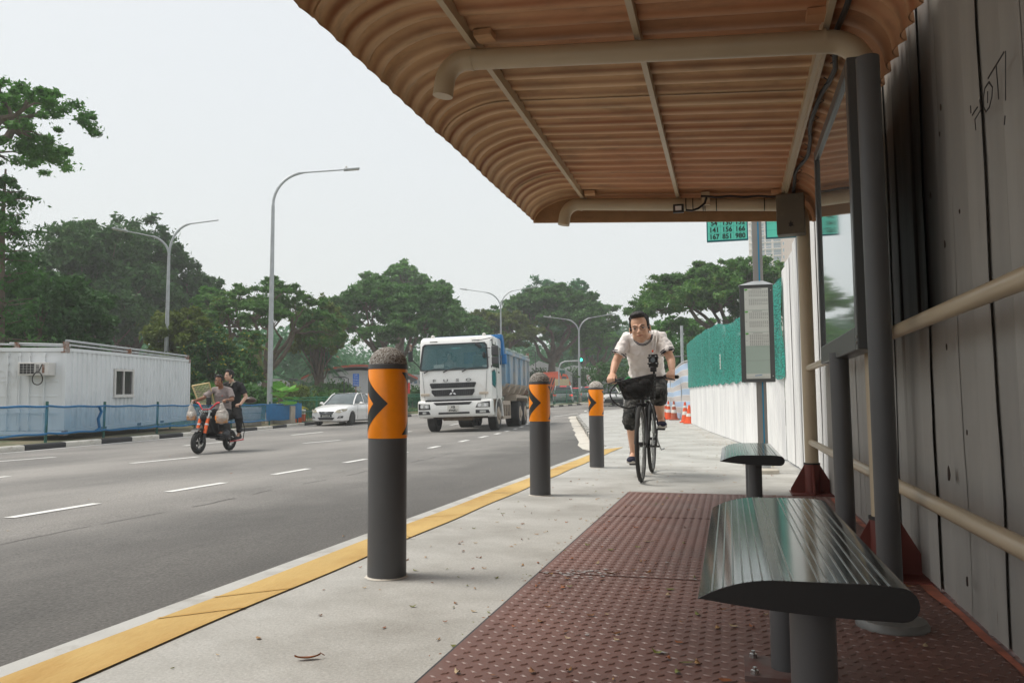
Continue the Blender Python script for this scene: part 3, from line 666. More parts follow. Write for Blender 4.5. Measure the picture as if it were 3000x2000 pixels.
# torn patches and holes rusted at the seams
MRH = mat('rust_hole', (.035, .02, .014), .9, var=.4)
MB().grid([[(interp(HOARD, y) + .03, y, z) for y in ys(-3, 10, 10)] for z in (.03, 2.3)]).build('light_block_sheet', M['galv'], hd, recalc=False)  # unseen sheet added behind the panels to block light at their seams
for (y_, z_, a, b_) in ((3.02, .47, .020, .028), (2.93, 1.24, .008, .014), (3.09, 1.45, .008, .012), (2.97, .90, .008, .014), (2.86, .15, .010, .02), (2.9, 1.7, .009, .012), (2.93, 1.62, .007, .01), (2.74, 1.31, .006, .008), (2.78, .62, .006, .012)):
    P = [(y_ + a * cos(t) * rng.uniform(.6, 1.1), z_ + b_ * sin(t) * rng.uniform(.7, 1.1)) for t in ys(0, 2 * pi * 7 / 8, 7)]
    MB().prism(P, 'x', interp(HOARD, y_) - .0235, interp(HOARD, y_) - .0215).build('rust_hole', MRH, hd)
# scrawled lettering
gr = MB()
def stroke(pts, wd=.0042):
    gr.tube([(.701, a, b_) for a, b_ in pts], (.0012, wd), 6, side=(1, 0, 0))
stroke([(2.371, 1.591), (2.237, 1.606)], .003); stroke([(2.301, 1.596), (2.298, 1.551), (2.295, 1.504)], .003)
stroke([(2.362, 1.576), (2.338, 1.553), (2.347, 1.531), (2.373, 1.511), (2.402, 1.509), (2.419, 1.528), (2.418, 1.554), (2.4, 1.575), (2.362, 1.578)], .003)
stroke([(2.379, 1.558), (2.385, 1.527)], .0025); stroke([(2.536, 1.575), (2.536, 1.553)], .004); stroke([(2.525, 1.543), (2.499, 1.546), (2.473, 1.548)], .003)
stroke([(2.45, 1.56), (2.443, 1.526)], .003); stroke([(2.446, 1.53), (2.503, 1.522), (2.499, 1.49)], .0028); stroke([(2.255, 1.446), (2.264, 1.425)], .0035); stroke([(2.225, 1.604), (2.245, 1.482)], .002)
gr.build('scrawled_writing', M['black'], hd)

lw = thing('site_wall', 'low white corrugated wall curving away behind the bus stop pole', 'wall')
LOW = [(.635, 10.2), (.55, 11.0), (.12, 14.8), (-.45, 19.5), (-1.26, 27.4)]
ps = []
for a, b_ in zip(LOW, LOW[1:]):
    n = max(1, int(hypot(b_[0] - a[0], b_[1] - a[1]) / .78))
    ps += [Vector(a) + (Vector(b_) - Vector(a)) * k / n for k in range(n)]
ps.append(Vector(LOW[-1]))
zt = lambda y: 1.06 + .011 * (y - 10)
for i, (a, b_) in enumerate(zip(ps, ps[1:])):
    d = b_ - a; nn = Vector((-d.y, d.x)).normalized(); rows = []
    for z in (.02, .35, .7, zt(a.y)):
        r = []
        for k in range(17):
            p = a + d * (k / 16 * 1.01); o_ = .014 * (1 if (k // 2) % 2 else -1) + .004 * (i % 2)
            r.append((p.x + nn.x * o_, p.y + nn.y * o_, z + gz(p.x, p.y)))
        rows.append(r)
    MB().grid(rows).build('panel', M['hoardw'], lw, recalc=False, ang=20)
# green netting above the low wall
def net_mat(name, col, colb, sc, trans=.12, ax=(1, 1, 1)):
    m = mat(name, col, .8, var=.12, vs=3); N, L, b = nodes(m); src = b.inputs['Base Color'].links[0].from_socket
    tc = N.new('ShaderNodeTexCoord'); mp = N.new('ShaderNodeMapping'); mp.inputs['Scale'].default_value = ax; L.new(tc.outputs['Object'], mp.inputs[0])
    v = N.new('ShaderNodeTexVoronoi'); v.inputs['Scale'].default_value = sc; L.new(mp.outputs[0], v.inputs['Vector'])
    r = N.new('ShaderNodeMapRange'); r.inputs[1].default_value = .25; r.inputs[2].default_value = .55; L.new(v.outputs['Distance'], r.inputs[0])
    mx = N.new('ShaderNodeMix'); mx.data_type = 'RGBA'; L.new(r.outputs[0], mx.inputs[0]); L.new(src, mx.inputs[6]); mx.inputs[7].default_value = (*colb, 1); L.new(mx.outputs[2], b.inputs['Base Color'])
    if trans:
        g = N.new('ShaderNodeMapRange'); g.inputs[1].default_value = .5; g.inputs[2].default_value = .62; g.inputs[3].default_value = 1; g.inputs[4].default_value = 1 - trans; L.new(v.outputs['Distance'], g.inputs[0]); L.new(g.outputs[0], b.inputs['Alpha'])
    return m
M['gnet'] = net_mat('green_netting', (.015, .33, .26), (.006, .17, .135), 26, .3, (.5, .35, 2.6))
gn = thing('green_netting', 'teal green knitted netting stretched above the low white wall', 'netting')
NET = [(.665, 9.9), (.55, 11.0), (.12, 14.8), (-.45, 19.5), (-1.30, 27.6)]
tops = [(9.9, 2.22), (11.2, 2.2), (13.2, 2.14), (14.8, 2.15), (17.5, 2.38), (20.5, 2.5), (24, 2.62), (27.6, 2.7)]
rows = []
for y in ys(9.9, 27.6, 90):
    x = interp(NET, y); zt_ = interp([(b_, a) for a, b_ in tops], y) + gz(x, y); zb = 1.0 + .011 * (y - 10) + .02 * sin(y * 6)
    rows.append([(x - .035 + .012 * sin(y * 9 + k) + .015 * sin(k * .8), y, zb + (zt_ - zb) * k / 8 - (.03 * abs(sin(y * 1.1)) if k == 8 else 0)) for k in range(9)])
MB().grid(rows).build('net', M['gnet'], gn, recalc=False)
for y in (10.6, 12.0, 13.4, 14.9, 17, 19.6, 22.2, 25, 27.4):
    x = interp(NET, y); MB().tube([(x + .03, y, 0), (x + .03, y, interp([(b_, a) for a, b_ in tops], y) + .01)], .028, 8).build('support', M['galv'], gn)
tgn = MB(); tgn.box((interp(NET, 16.5) - .07, 16.5, 1.52), (.012, .11, .30), rz=.1); tgn.build('white_tag', mat('tag_white', (.75, .74, .7), .5), gn)
m = MB()
for k in range(4): m.box((interp(NET, 16.5) - .078, 16.5, 1.42 + k * .065), (.004, .05, .03), rz=.1)
m.build('tag_print', mat('tag_print', (.1, .2, .12), .5), gn)

# striped tarpaulin closing the path, on a rope between poles
def stripe_mat():
    m = mat('striped_tarpaulin', (.6, .6, .6), .55, var=.05, vs=3); N, L, b = nodes(m)
    tc = N.new('ShaderNodeTexCoord'); sx = N.new('ShaderNodeSeparateXYZ'); L.new(tc.outputs['UV'], sx.inputs[0])
    n = N.new('ShaderNodeMath'); n.operation = 'MULTIPLY'; n.inputs[1].default_value = 4.6; L.new(sx.outputs[1], n.inputs[0])
    f = N.new('ShaderNodeMath'); f.operation = 'FRACT'; L.new(n.outputs[0], f.inputs[0])
    r = N.new('ShaderNodeValToRGB'); e = r.color_ramp.elements; e[0].position = 0; e[0].color = (.40, .52, .68, 1); e[1].position = .5; e[1].color = (.52, .49, .47, 1); r.color_ramp.interpolation = 'CONSTANT'
    q = e.new(.46); q.color = (.72, .72, .74, 1); q = e.new(.96); q.color = (.72, .72, .74, 1)
    L.new(f.outputs[0], r.inputs[0]); L.new(r.outputs[0], b.inputs['Base Color']); b.inputs['Transmission Weight'].default_value = 0
    return m
M['tarp'] = stripe_mat()
tp = thing('striped_tarpaulin', 'blue and grey striped tarpaulin hung across the path behind the cones', 'tarpaulin')
m = MB(); rows = []; NX, NZ = 40, 22
TA, TB = Vector((-1.25, 28.2)), Vector((-3.15, 38.5))
for j in range(NZ + 1):
    r = []
    for i in range(NX + 1):
        t = i / NX; p = TA + (TB - TA) * t; zt_ = 2.22 - .38 * t + .12 * abs(sin(t * pi * 2)) - .08; zb = gz(p.x, p.y) + .06
        fold = .10 * sin(t * 22 + j * .1) * (j / NZ) ** .5 + .05 * sin(t * 9 + j * .5)
        r.append((p.x + fold * .4, p.y + fold, zt_ + (zb - zt_) * j / NZ))
    rows.append(r)
m.grid(rows); o = m.build('sheet', M['tarp'], tp, recalc=False, ang=80)
uv = o.data.uv_layers.new(name='UVMap')
for poly in o.data.polygons:
    for li, vi in zip(poly.loop_indices, poly.vertices): uv.data[li].uv = ((vi % (NX + 1)) / NX, 1 - (vi // (NX + 1)) / NZ)
for t in (0, .28, .62, .97):
    p = TA + (TB - TA) * t; MB().tube([(p.x + .02, p.y + .1, gz(p.x, p.y)), (p.x + .02, p.y + .1, 2.25 - .38 * t + .05)], .025, 8).build('pole', M['galv'], tp)
MB().tube([(TA.x + (TB.x - TA.x) * t, TA.y + (TB.y - TA.y) * t, 2.16 - .38 * t + .12 * abs(sin(t * pi * 2))) for t in ys(0, 1, 30)], .016, 6).build('rope', M['white_line'], tp)
# tall steel pole with a cross arm behind the tarpaulin
x, y = spot(2001, 33); sp = thing('scaffold_pole', 'tall pale steel pole with a crossbar, behind the tarpaulin', 'pole', (x, y, gz(x, y)))
MB().tube([(0, 0, 0), (0, 0, 3.75)], .06, 10).build('upright', M['galv'], sp); MB().tube([(-.4, 0, 2.5), (.4, 0, 2.53)], .03, 8).build('crossbar', mat('crossbar_dark', (.12, .12, .12), .6), sp)

# ------------------------------------------------------------------ traffic cones
M['cone'] = mat('cone_orange', (.78, .10, .02), .55, var=.08, vs=5, dirt=(.4, .09, .04), ds=6, dt=.66)
M['conew'] = mat('cone_white_band', (.72, .68, .62), .6, var=.1)
M['coned'] = mat('faded_cone', (.42, .10, .05), .7, var=.12)
def cone(label, px, dist, tip, body, h=.72):
    x, y = spot(px, dist); z = gz(x, y); c = thing('traffic_cone', label, 'traffic cone', (x, y, z), 0, 'traffic cones at the end of the path')
    m = MB(); m.box((0, 0, .02), (.38, .38, .04)); m.build('base', body, c, bevel=.01)
    R = lambda t: .145 * (1 - t) + .028 * t
    def seg(name, a, b_, mt, e=0): MB().lathe([(R(a) + e, .04 + (h - .04) * a), (R(b_) + e, .04 + (h - .04) * b_)], 20).build(name, mt, c)
    seg('cone_body', 0, 1, body); seg('reflective_sleeve', .34, .52, M['conew'], .002); seg('reflective_sleeve', .70, .82, M['conew'], .002) if tip else None
    if tip: seg('cone_tip', .82, .995, tip, .001)
cone('leftmost orange cone, half behind the cyclist', 1948, 33.0, M['cone'], M['cone'])
cone('bright orange cone with two white bands, left of the faded cone', 1957.5, 32.2, M['cone'], M['cone'])
cone('faded brownish cone in the left cluster', 1973.5, 31.6, M['coned'], M['coned'])
cone('orange cone with white bands left of the rightmost cone', 2006, 28.6, M['cone'], M['cone'])
cone('rightmost plain orange cone against the end of the white wall', 2018, 27.2, None, M['cone'], .62)

# ------------------------------------------------------------------ bus stop pole
bp = thing('bus_stop_pole', 'grey bus stop pole with green route boards and a timetable case', 'bus stop sign', (.318, 8.50, 0))
M['polegrey'] = mat('bus_pole_grey', (.24, .23, .215), .5, metal=.2, var=.08); M['bluestripe'] = mat('blue_stripe', (.0, .21, .38), .5, var=.05)
MB().box((0, 0, 1.65), (.098, .05, 3.1)).build('post', M['polegrey'], bp, bevel=.008)
MB().box((.012, -.0262, 1.65), (.012, .003, 3.1)).build('stripe', M['bluestripe'], bp)
MB().lathe([(.15, .0), (.15, .035), (.12, .05), (.04, .055)], 28).build('foot_flange', M['apron'], bp)
MB().lathe([(.07, .05), (.062, .18)], 16).build('foot_sleeve', M['galv'], bp)
M['signgreen'] = mat('sign_mint', (.115, .62, .47), .45, var=.03); M['signedge'] = mat('sign_teal_edge', (.003, .11, .14), .5, var=.05); M['ink'] = mat('ink_black', (.01, .018, .016), .5, var=0)
M['gridline'] = mat('grid_line', (.03, .36, .26), .5, var=0); M['signlime'] = mat('sign_green_tint', (.16, .60, .34), .45, var=.03)
rows_ = [('2', '12', '33'), ('54', '130', '132'), ('141', '156', '166'), ('167', '851', '980')]
def route(x0, x1, rz, nums):
    W = x1 - x0; z0 = 2.385; rh = .0722; n = 7; H = n * rh + .02
    s = MB(); s.bb(x0, x1, -.022, .022, z0, z0 + H); o = s.build('route_board', M['signedge'], bp, bevel=.003)
    MB().bb(x0 + .012, x1 - .012, -.0245, -.0222, z0 + .012, z0 + H - .01).build('board_face', M['signgreen'] if nums else M['signgreen'], o)
    g = MB(); 
    for k in range(1, n): g.bb(x0 + .012, x1 - .012, -.0256, -.0246, z0 + .012 + k * rh - .001, z0 + .012 + k * rh + .001)
    cw = (W - .024) / 3
    for k in (1, 2): g.bb(x0 + .012 + cw * k - .0012, x0 + .012 + cw * k + .0012, -.0257, -.0247, z0 + .012, z0 + H - .01)
    g.build('grid_lines', M['gridline'], o)
    if nums:
        for r, row in enumerate((('167', '851', '980'), ('141', '156', '166'), ('54', '130', '132'))):
            for k, t in enumerate(row): text('route_number', t, .073, face_to((x0 + .012 + cw * (k + .5), -.027, z0 + .012 + rh * (r + .47))), M['ink'], o, .0008, .0018, .92)
route(-.502, -.086, 0, True); route(.088, .504, 0, False)
# timetable case: three-sided prism with a sloping lid
tc_ = MB(); x0, x1, z0, z1 = -.192, .137, .915, 1.905
tc_.prism([(x0, -.075), (x1, -.075), (x1 - .01, .0), (0.02, .10), (x0 + .01, .0)], 'z', z0, z1)
tcase = tc_.build('timetable_case', M['greyframe'], bp, bevel=.004)
MB().add([(x0 - .006, -.082, z1), (x1 + .006, -.082, z1), (x1 + .006, .02, z1), (.0, .11, z1), (x0 - .006, .02, z1), (-.055, -.03, z1 + .045), (.045, -.03, z1 + .045), (0, .03, z1 + .045)],
    [(0, 1, 6, 5), (1, 2, 6), (2, 3, 7, 6), (3, 4, 5, 7), (4, 0, 5), (5, 6, 7), (0, 4, 3, 2, 1)]).build('case_lid', M['galv'], tcase, smooth=False)
M['paper'] = mat('timetable_paper', (.56, .58, .54), .3, var=.03); M['blank'] = mat('blank_backing', (.36, .44, .39), .3, var=.03); M['ptgreen'] = mat('print_green', (.10, .42, .05), .4, var=0); M['ptgrey'] = mat('print_grey', (.20, .20, .20), .5, var=0); M['ptblue'] = mat('print_blue', (.1, .25, .45), .5, var=0)
px0, px1 = x0 + .048, x1 - .048
MB().bb(px0, px1, -.0775, -.0752, z0 + .035, z1 - .035).build('backing', M['blank'], tcase)
mg, mk = MB(), MB()
for k, (a, b_) in enumerate(((1.870 - .0, 1.648), (1.643, 1.425), (1.420, 1.283))):
    pz = MB(); pz.bb(px0 + .001, px1 - .001, -.0792, -.0777, b_, a); pg = pz.build('timetable_sheet', M['paper'], tcase)
    MB().bb(px0 + .004, px0 + .032, -.0802, -.0793, a - .020, a - .006).build('route_tab', M['ptgreen'], pg)
    pr = MB(); pr.bb(px0 + .075, px0 + .17, -.0800, -.0793, a - .013, a - .009)
    for blk in range(2 if b_ < a - .18 or k == 2 else 2):
        rr = range(7)
        for r in rr:
            z = a - .026 - blk * (.085 if k < 2 else .058) - r * (.0085 if k < 2 else .0068) - (.004 if r > 3 else 0)
            if z < b_ + .008: continue
            for c_ in range(10):
                if r in (4,) and c_ > 6: continue
                pr.bb(px0 + .045 + c_ * .0188, px0 + .045 + c_ * .0188 + .010, -.0800, -.0793, z - .0022, z + .001)
            if r == 0: pr.bb(px0 + .005, px0 + .022, -.0800, -.0793, z - .002, z + .001)
    pr.build('print', M['ptgrey'], pg)
MB().bb(px0, px1, -.0790, -.0777, z0 + .036, z0 + .085).build('logo_strip', M['paper'], tcase)
lg = MB(); rgl = random.Random(8)
for k in range(12): lg.bb(px0 + .085 + k * .0058, px0 + .089 + k * .0058, -.0797, -.0791, z0 + .062 + .0006 * k - rgl.uniform(0, .004), z0 + .070 + .0006 * k)
lg.build('logo', M['ptblue'], tcase)
MB().bb(px0 + .004, px1 - .006, -.0797, -.0791, z0 + .0515, z0 + .0525).build('small_print', M['ptgrey'], tcase); MB().bb(px0 + .06, px1 - .06, -.0797, -.0791, z0 + .045, z0 + .046).build('small_print', M['ptgrey'], tcase)
m = MB()
for xx, zz in ((x1 - .022, z1 - .06), (x1 - .022, z0 + .06)): m.tube([(xx, -.0755, zz), (xx, -.079, zz)], .006, 8)
m.build('case_lock', M['steel'], tcase)
MB().bb(px0, px1, -.0778, -.0766, 1.132, 1.134).build('divider', M['ptgrey'], tcase)
# ------------------------------------------------------------------ site office container across the road
M['cont'] = mat('container_paint', (.68, .70, .71), .5, var=.05, vs=1.5, stretch=(1, 1, .4), dirt=(.52, .53, .52), ds=2.5, dt=.66)
M['contrust'] = mat('rusty_corner', (.20, .09, .05), .85, var=.3, vs=10, dirt=(.4, .4, .38), ds=8, dt=.55)
M['wframe'] = mat('window_frame_white', (.62, .60, .57), .5, var=.06)
M['darkroom'] = mat('dark_window', (.02, .02, .022), .12, var=.2)
co = thing('site_office_container', 'grey corrugated container office with a small window and rooftop pipes', 'container', (-17.222, 17.533, -.07), atan2(.952, -.305))
co.rotation_euler.y = -.020
L_, W_, H_ = 9.35, 2.44, 2.34
m = MB(); m.bb(.06, L_ - .06, .04, W_ - .04, .14, H_ - .05); body = m.build('container_body', M['cont'], co)
def corr(name, s0, s1, z0, z1, yy, pitch=.28, hole=None):
    m = MB(); k = 0; s = s0; P = []
    while s < s1:
        for ds, o_ in ((0, 0), (pitch * .42, 0), (pitch * .5, .036), (pitch * .92, .036)):
            if s + ds <= s1: P.append((s + ds, yy + o_))
        s += pitch
    P.append((s1, yy)); m.grid([[(a, b_, z) for a, b_ in P] for z in (z0, z1)]); return m.build(name, M['cont'], co, recalc=False, ang=20)
# long wall split round the window
corr('side_wall', .16, 2.86, .16, H_ - .08, 0); corr('side_wall', 4.30, L_ - .14, .16, H_ - .08, 0)
corr('side_wall', 2.86, 4.30, 1.86, H_ - .08, 0); corr('side_wall', 2.86, 4.30, .16, .98, 0)
m = MB(); m.bb(0, L_, -.02, .05, H_ - .09, H_); m.bb(0, L_, -.02, .05, .02, .15); m.bb(0, .16, -.02, .08, .15, H_ - .09); m.bb(L_ - .14, L_, -.02, .08, .15, H_ - .09)
m.bb(-.02, .06, .05, W_, H_ - .1, H_); m.bb(-.02, .06, .05, W_, .02, .12)
m.build('steel_edge', M['cont'], co, bevel=.008)
m = MB()
for s in (.0, L_ - .17):
    for z in (.0, H_ - .12): m.bb(s - .012, s + .17, -.035, .13, z - .01, z + .13)
m.build('corner_casting', M['contrust'], co, bevel=.01)
m = MB()
for s in (1.95, 2.15, 4.6, 6.5): m.bb(s, s + .28, -.03, -.021, .04, .12)
m.build('fork_pocket', M['black'], co)
wn = MB(); x0, x1, z0, z1 = 2.90, 4.26, 1.0, 1.84
wn.bb(x0, x1, -.04, .04, z0, z0 + .06); wn.bb(x0, x1, -.04, .04, z1 - .06, z1); wn.bb(x0, x0 + .08, -.04, .04, z0 + .06, z1 - .06); wn.bb(x1 - .08, x1, -.04, .04, z0 + .06, z1 - .06); wn.bb(x0 - .04, x1 + .04, -.06, .0, z0 - .035, z0)
wo = wn.build('window', M['wframe'], co)
MB().bb((x0 + x1) / 2 - .05, (x0 + x1) / 2 + .0, -.03, .03, z0 + .06, z1 - .06).build('mullion', M['wframe'], wo)
for a, b_ in ((x0 + .08, (x0 + x1) / 2 - .05), ((x0 + x1) / 2, x1 - .08)): MB().bb(a, b_, .01, .02, z0 + .06, z1 - .06).build('pane', M['darkroom'], wo)
# door end
de = MB(); de.bb(.03, .07, .06, W_ / 2 - .02, .13, H_ - .1); de.bb(.03, .07, W_ / 2 + .02, W_ - .04, .13, H_ - .1)
for z in (.55, 1.02, 1.42): 
    for a, b_ in ((.18, 1.0), (1.44, 2.26)): de.bb(.018, .03, a, b_, z, z + .06)
de.build('door', M['cont'], co, bevel=.006)
for yy in (.54, .93, 1.18, 1.50):
    r = MB(); r.tube([(-.02, yy, .10), (-.02, yy, H_ - .14)], .019, 8)
    for z in (.16, .62, H_ - .22, H_ - .45): r.bb(-.04, .03, yy - .035, yy + .035, z, z + .09)
    rod = r.build('lock_rod', M['cont'], co)
    MB().bar((-.045, yy + .02, .62), (-.045, yy - .28, .60), .03, .02).build('door_handle', M['cont'], rod)
text('embossed_letters', 'CAI', .30, Matrix.Translation((.022, 1.55, 1.62)) @ Matrix.Rotation(-pi / 2, 4, 'Z') @ Matrix.Rotation(pi / 2, 4, 'X'), mat('emboss_grey', (.60, .61, .61), .5), co, .004, 0, 1.2)
ac = thing('air_conditioner', 'boxy white window air conditioner with a looped cable on the container door end', 'air conditioner')
ac.matrix_world = co.matrix_basis.copy(); ac.location = co.location; ac.rotation_euler = co.rotation_euler
m = MB(); m.bb(-.34, .03, .26, 1.05, 1.60, 1.94); m.build('casing', M['wframe'], ac, bevel=.01)
m = MB(); m.bb(-.346, -.341, .62, 1.00, 1.635, 1.91); g = m.build('grille', M['black'], ac)
m = MB()
for k in range(5): m.bb(-.352, -.347, .62 + k * .094, .626 + k * .094, 1.635, 1.91)
for k in range(5): m.bb(-.354, -.3525, .62, 1.0, 1.635 + k * .067, 1.640 + k * .067)
m.build('grille_wire', M['wframe'], g)
m = MB()
for k in range(6):
    for q in range(3): m.bb(-.346, -.341, .50 + q * .03, .52 + q * .03, 1.66 + k * .038, 1.685 + k * .038)
m.build('vent_slot', M['black'], ac)
MB().bb(-.346, -.341, .36, .42, 1.66, 1.89).build('rusty_vent', M['contrust'], ac)
m = MB(); m.tube([(-.37 + .02 * sin(a * 2), .52 + .13 * cos(a), 1.52 + .17 * sin(a)) for a in ys(.5, 2 * pi + 1.2, 26)], .014, 7); m.tube([(-.36, .5, 1.69), (-.34, .42, 1.9)], .012, 6); m.build('cable_loop', M['black'], ac)
# pipes on the roof
rp = thing('rooftop_pipes', 'two long scaffold pipes lying on clamps along the container roof', 'pipes'); rp.location = co.location; rp.rotation_euler = co.rotation_euler
m = MB(); m.tube([(.05, .02, H_ + .20), (9.2, .02, H_ + .13)], .030, 8); m.tube([(.1, .06, H_ + .10), (9.15, .06, H_ + .035)], .024, 8); m.tube([(.05, .10, H_ + .09), (.05, 1.5, H_ + .13)], .026, 8); m.tube([(.25, .0, H_ + .06), (-.1, 3.6, H_ + .16)], .024, 8)
m.build('pipe', M['galv'], rp)
m = MB()
for s in (.08, 4.0, 9.1): m.bb(s - .05, s + .05, -.03, .09, H_, H_ + .17)
m.bb(0, .1, 1.25, 1.35, H_, H_ + .16); m.build('pipe_clamp', M['contrust'], rp)

# ------------------------------------------------------------------ blue mesh barrier on the far verge
BAR = [(-15.55, 12.3), (-15.85, 13.6), (-16.42, 16.17), (-17.08, 18.8), (-17.67, 21.7), (-18.3, 24.4), (-18.75, 27.2), (-19.2, 30.6), (-19.35, 33.2)]
M['blue'] = mat('blue_mesh_rail', (.01, .13, .30), .7, var=.15, vs=5); M['greenpost'] = mat('green_post', (.02, .10, .075), .6, var=.15)
bl = thing('blue_mesh_barrier', 'low barrier of translucent blue mesh on green posts along the far kerb', 'barrier')
mm = mat('blue_mesh', (.07, .27, .46), .7, var=.12, vs=4)
N, L, b = nodes(mm); b.inputs['Alpha'].default_value = .44
def zb_(p): return gz(*p)
for i, p in enumerate(BAR):
    if p[1] > 13: MB().tube([(p[0], p[1], zb_(p)), (p[0] + .01, p[1], zb_(p) + 1.02)], .035, 8).build('post', M['greenpost'], bl)
for i, (a, b_) in enumerate(zip(BAR, BAR[1:])):
    za, zb2 = zb_(a), zb_(b_)
    for hh in (.90, .22):
        pts = [(a[0] + (b_[0] - a[0]) * t + .03, a[1] + (b_[1] - a[1]) * t, za + (zb2 - za) * t + hh + .012 * sin(t * 11 + i) - .015 * sin(pi * t)) for t in ys(0, 1, 12)]
        MB().tube(pts, .028, 7).build('rail', M['blue'], bl)
    rows = [[(a[0] + (b_[0] - a[0]) * t + .03 + .02 * sin(t * 17 + k), a[1] + (b_[1] - a[1]) * t, za + (zb2 - za) * t + .22 + .68 * k / 5) for t in ys(0, 1, 16)] for k in range(6)]
    MB().grid(rows).build('mesh_sheet', mm, bl, recalc=False)
m = MB(); a, b_ = BAR[-2], BAR[-1]
rows = [[(a[0] + (b_[0] - a[0]) * t + .07, a[1] + (b_[1] - a[1]) * t, gz(*a) + .24 + .66 * k / 4 - .05 * sin(t * 4)) for t in ys(-.15, 1.1, 12)] for k in range(5)]
m.grid(rows).build('doubled_mesh', M['blue'], bl, recalc=False)
x, y = BAR[3][0] + (BAR[4][0] - BAR[3][0]) * -.12, 18.45
MB().tube([(x + .07, y, .70), (x + .08, y + .08, .55), (x + .07, y - .02, .35), (x + .08, y + .03, .1), (x + .07, y - .1, .02)], (.03, .05), 6).build('tie_rope', M['blue'], bl)

# stacked concrete blocks and slab behind the barrier
M['block'] = mat('concrete_block', (.42, .36, .29), .9, var=.15, vs=4, bump=.4, bs=12)
bs = thing('concrete_blocks', 'low stack of long concrete beams beside the container and lamp post', 'blocks', (-19.75, 27.9, gz(-18.9, 27) + .0), atan2(.98, -.12))
for z, a, b_ in ((.0, -1.5, 3.2), (.27, -1.4, 3.1), (.54, -1.5, 3.15)): MB().bb(a, b_, -.25, .25, z, z + .25).build('beam', M['block'], bs, bevel=.015)
cb = thing('concrete_block', 'single concrete block beside the lamp post base', 'block', (-19.65, 32.5, gz(-19, 32)), .2)
MB().bb(-.45, .45, -.3, .3, 0, .8).build('beam', M['block'], cb, bevel=.02)
cb = thing('crate', 'small orange and white box behind the end of the blue barrier', 'box', (-19.6, 33.9, gz(-19, 33)), .2)
MB().bb(-.2, .2, -.15, .15, 0, .38).build('lower_half', M['cone'], cb, bevel=.01); MB().bb(-.2, .2, -.15, .15, .38, .6).build('upper_half', M['conew'], cb, bevel=.01)

# ------------------------------------------------------------------ green railings behind the verge
M['grail'] = mat('green_railing', (.01, .17, .09), .5, var=.12, vs=5)
def railing(label, pl, h=1.05, step=.12, z_off=0.0, post_every=2.0):
    t = thing('green_railing', label, 'railing')
    pts = walk(pl, step); k = max(1, int(post_every / step)); bars = []
    me = MB().tube([(0, 0, .1), (0, 0, h)], .011, 5).mesh('bar', M['grail']); mp_ = MB().tube([(0, 0, -.1), (0, 0, h + .07)], .035, 8).mesh('post', M['grail'])
    n = 0
    for i, p in enumerate(pts):
        if i % k == 0: obj('post', mp_, t, (p.x, p.y, gz(*p) + z_off))
        elif n < 280: obj('bar', me, t, (p.x, p.y, gz(*p) + z_off)); n += 1
    for hh in (.12, h - .01, h - .14): MB().tube([(p.x, p.y, gz(*p) + z_off + hh) for p in pts[::k]] + [(pts[-1].x, pts[-1].y, gz(*pts[-1]) + z_off + hh)], .022, 6).build('rail', M['grail'], t)
    return t
railing('green railing behind the blue barrier, the lamp post and the white car', [(-20.5, 22.5), (-20.9, 27), (-21.4, 32), (-21.0, 37), (-20.6, 41)], 1.12)
railing('green railing between the near bollard and the truck, beyond the far kerb', [(-20.6, 41), (-19.7, 46.5), (-17.9, 52)], 1.15)
railing('dark green railing on the grassy median, in front of the queued traffic', [(-17.9, 52), (-14.6, 61.2), (-13.2, 69.2), (-12.7, 73)], 1.15, .9, .05, 2.7)
gm = thing('green_mesh_panel', 'green mesh fixed to the median railing in front of the silver car', 'mesh')
rows = [[(x - .03, y, gz(x, y) + .15 + .9 * k) for x, y in ((-17.9, 52), (-14.6, 61.2), (-13.2, 69.2), (-12.7, 73))] for k in (0, 1)]
gmm = mat('green_mesh', (.01, .12, .075), .8, alpha=.55); MB().grid(rows).build('mesh_sheet', gmm, gm, recalc=False)
m = MB(); gb = thing('short_green_barrier', 'short green barred gate under the end of the blue mesh', 'barrier', (-19.35, 33.6, gz(-19, 33)), atan2(1, -.1))
for k in range(12): MB().tube([(k * .2, 0, 0), (k * .2, 0, .55)], .015, 5).build('bar', M['greenpost'], gb)
for z in (.03, .5): MB().tube([(0, 0, z), (2.25, 0, z)], .022, 6).build('rail', M['greenpost'], gb)

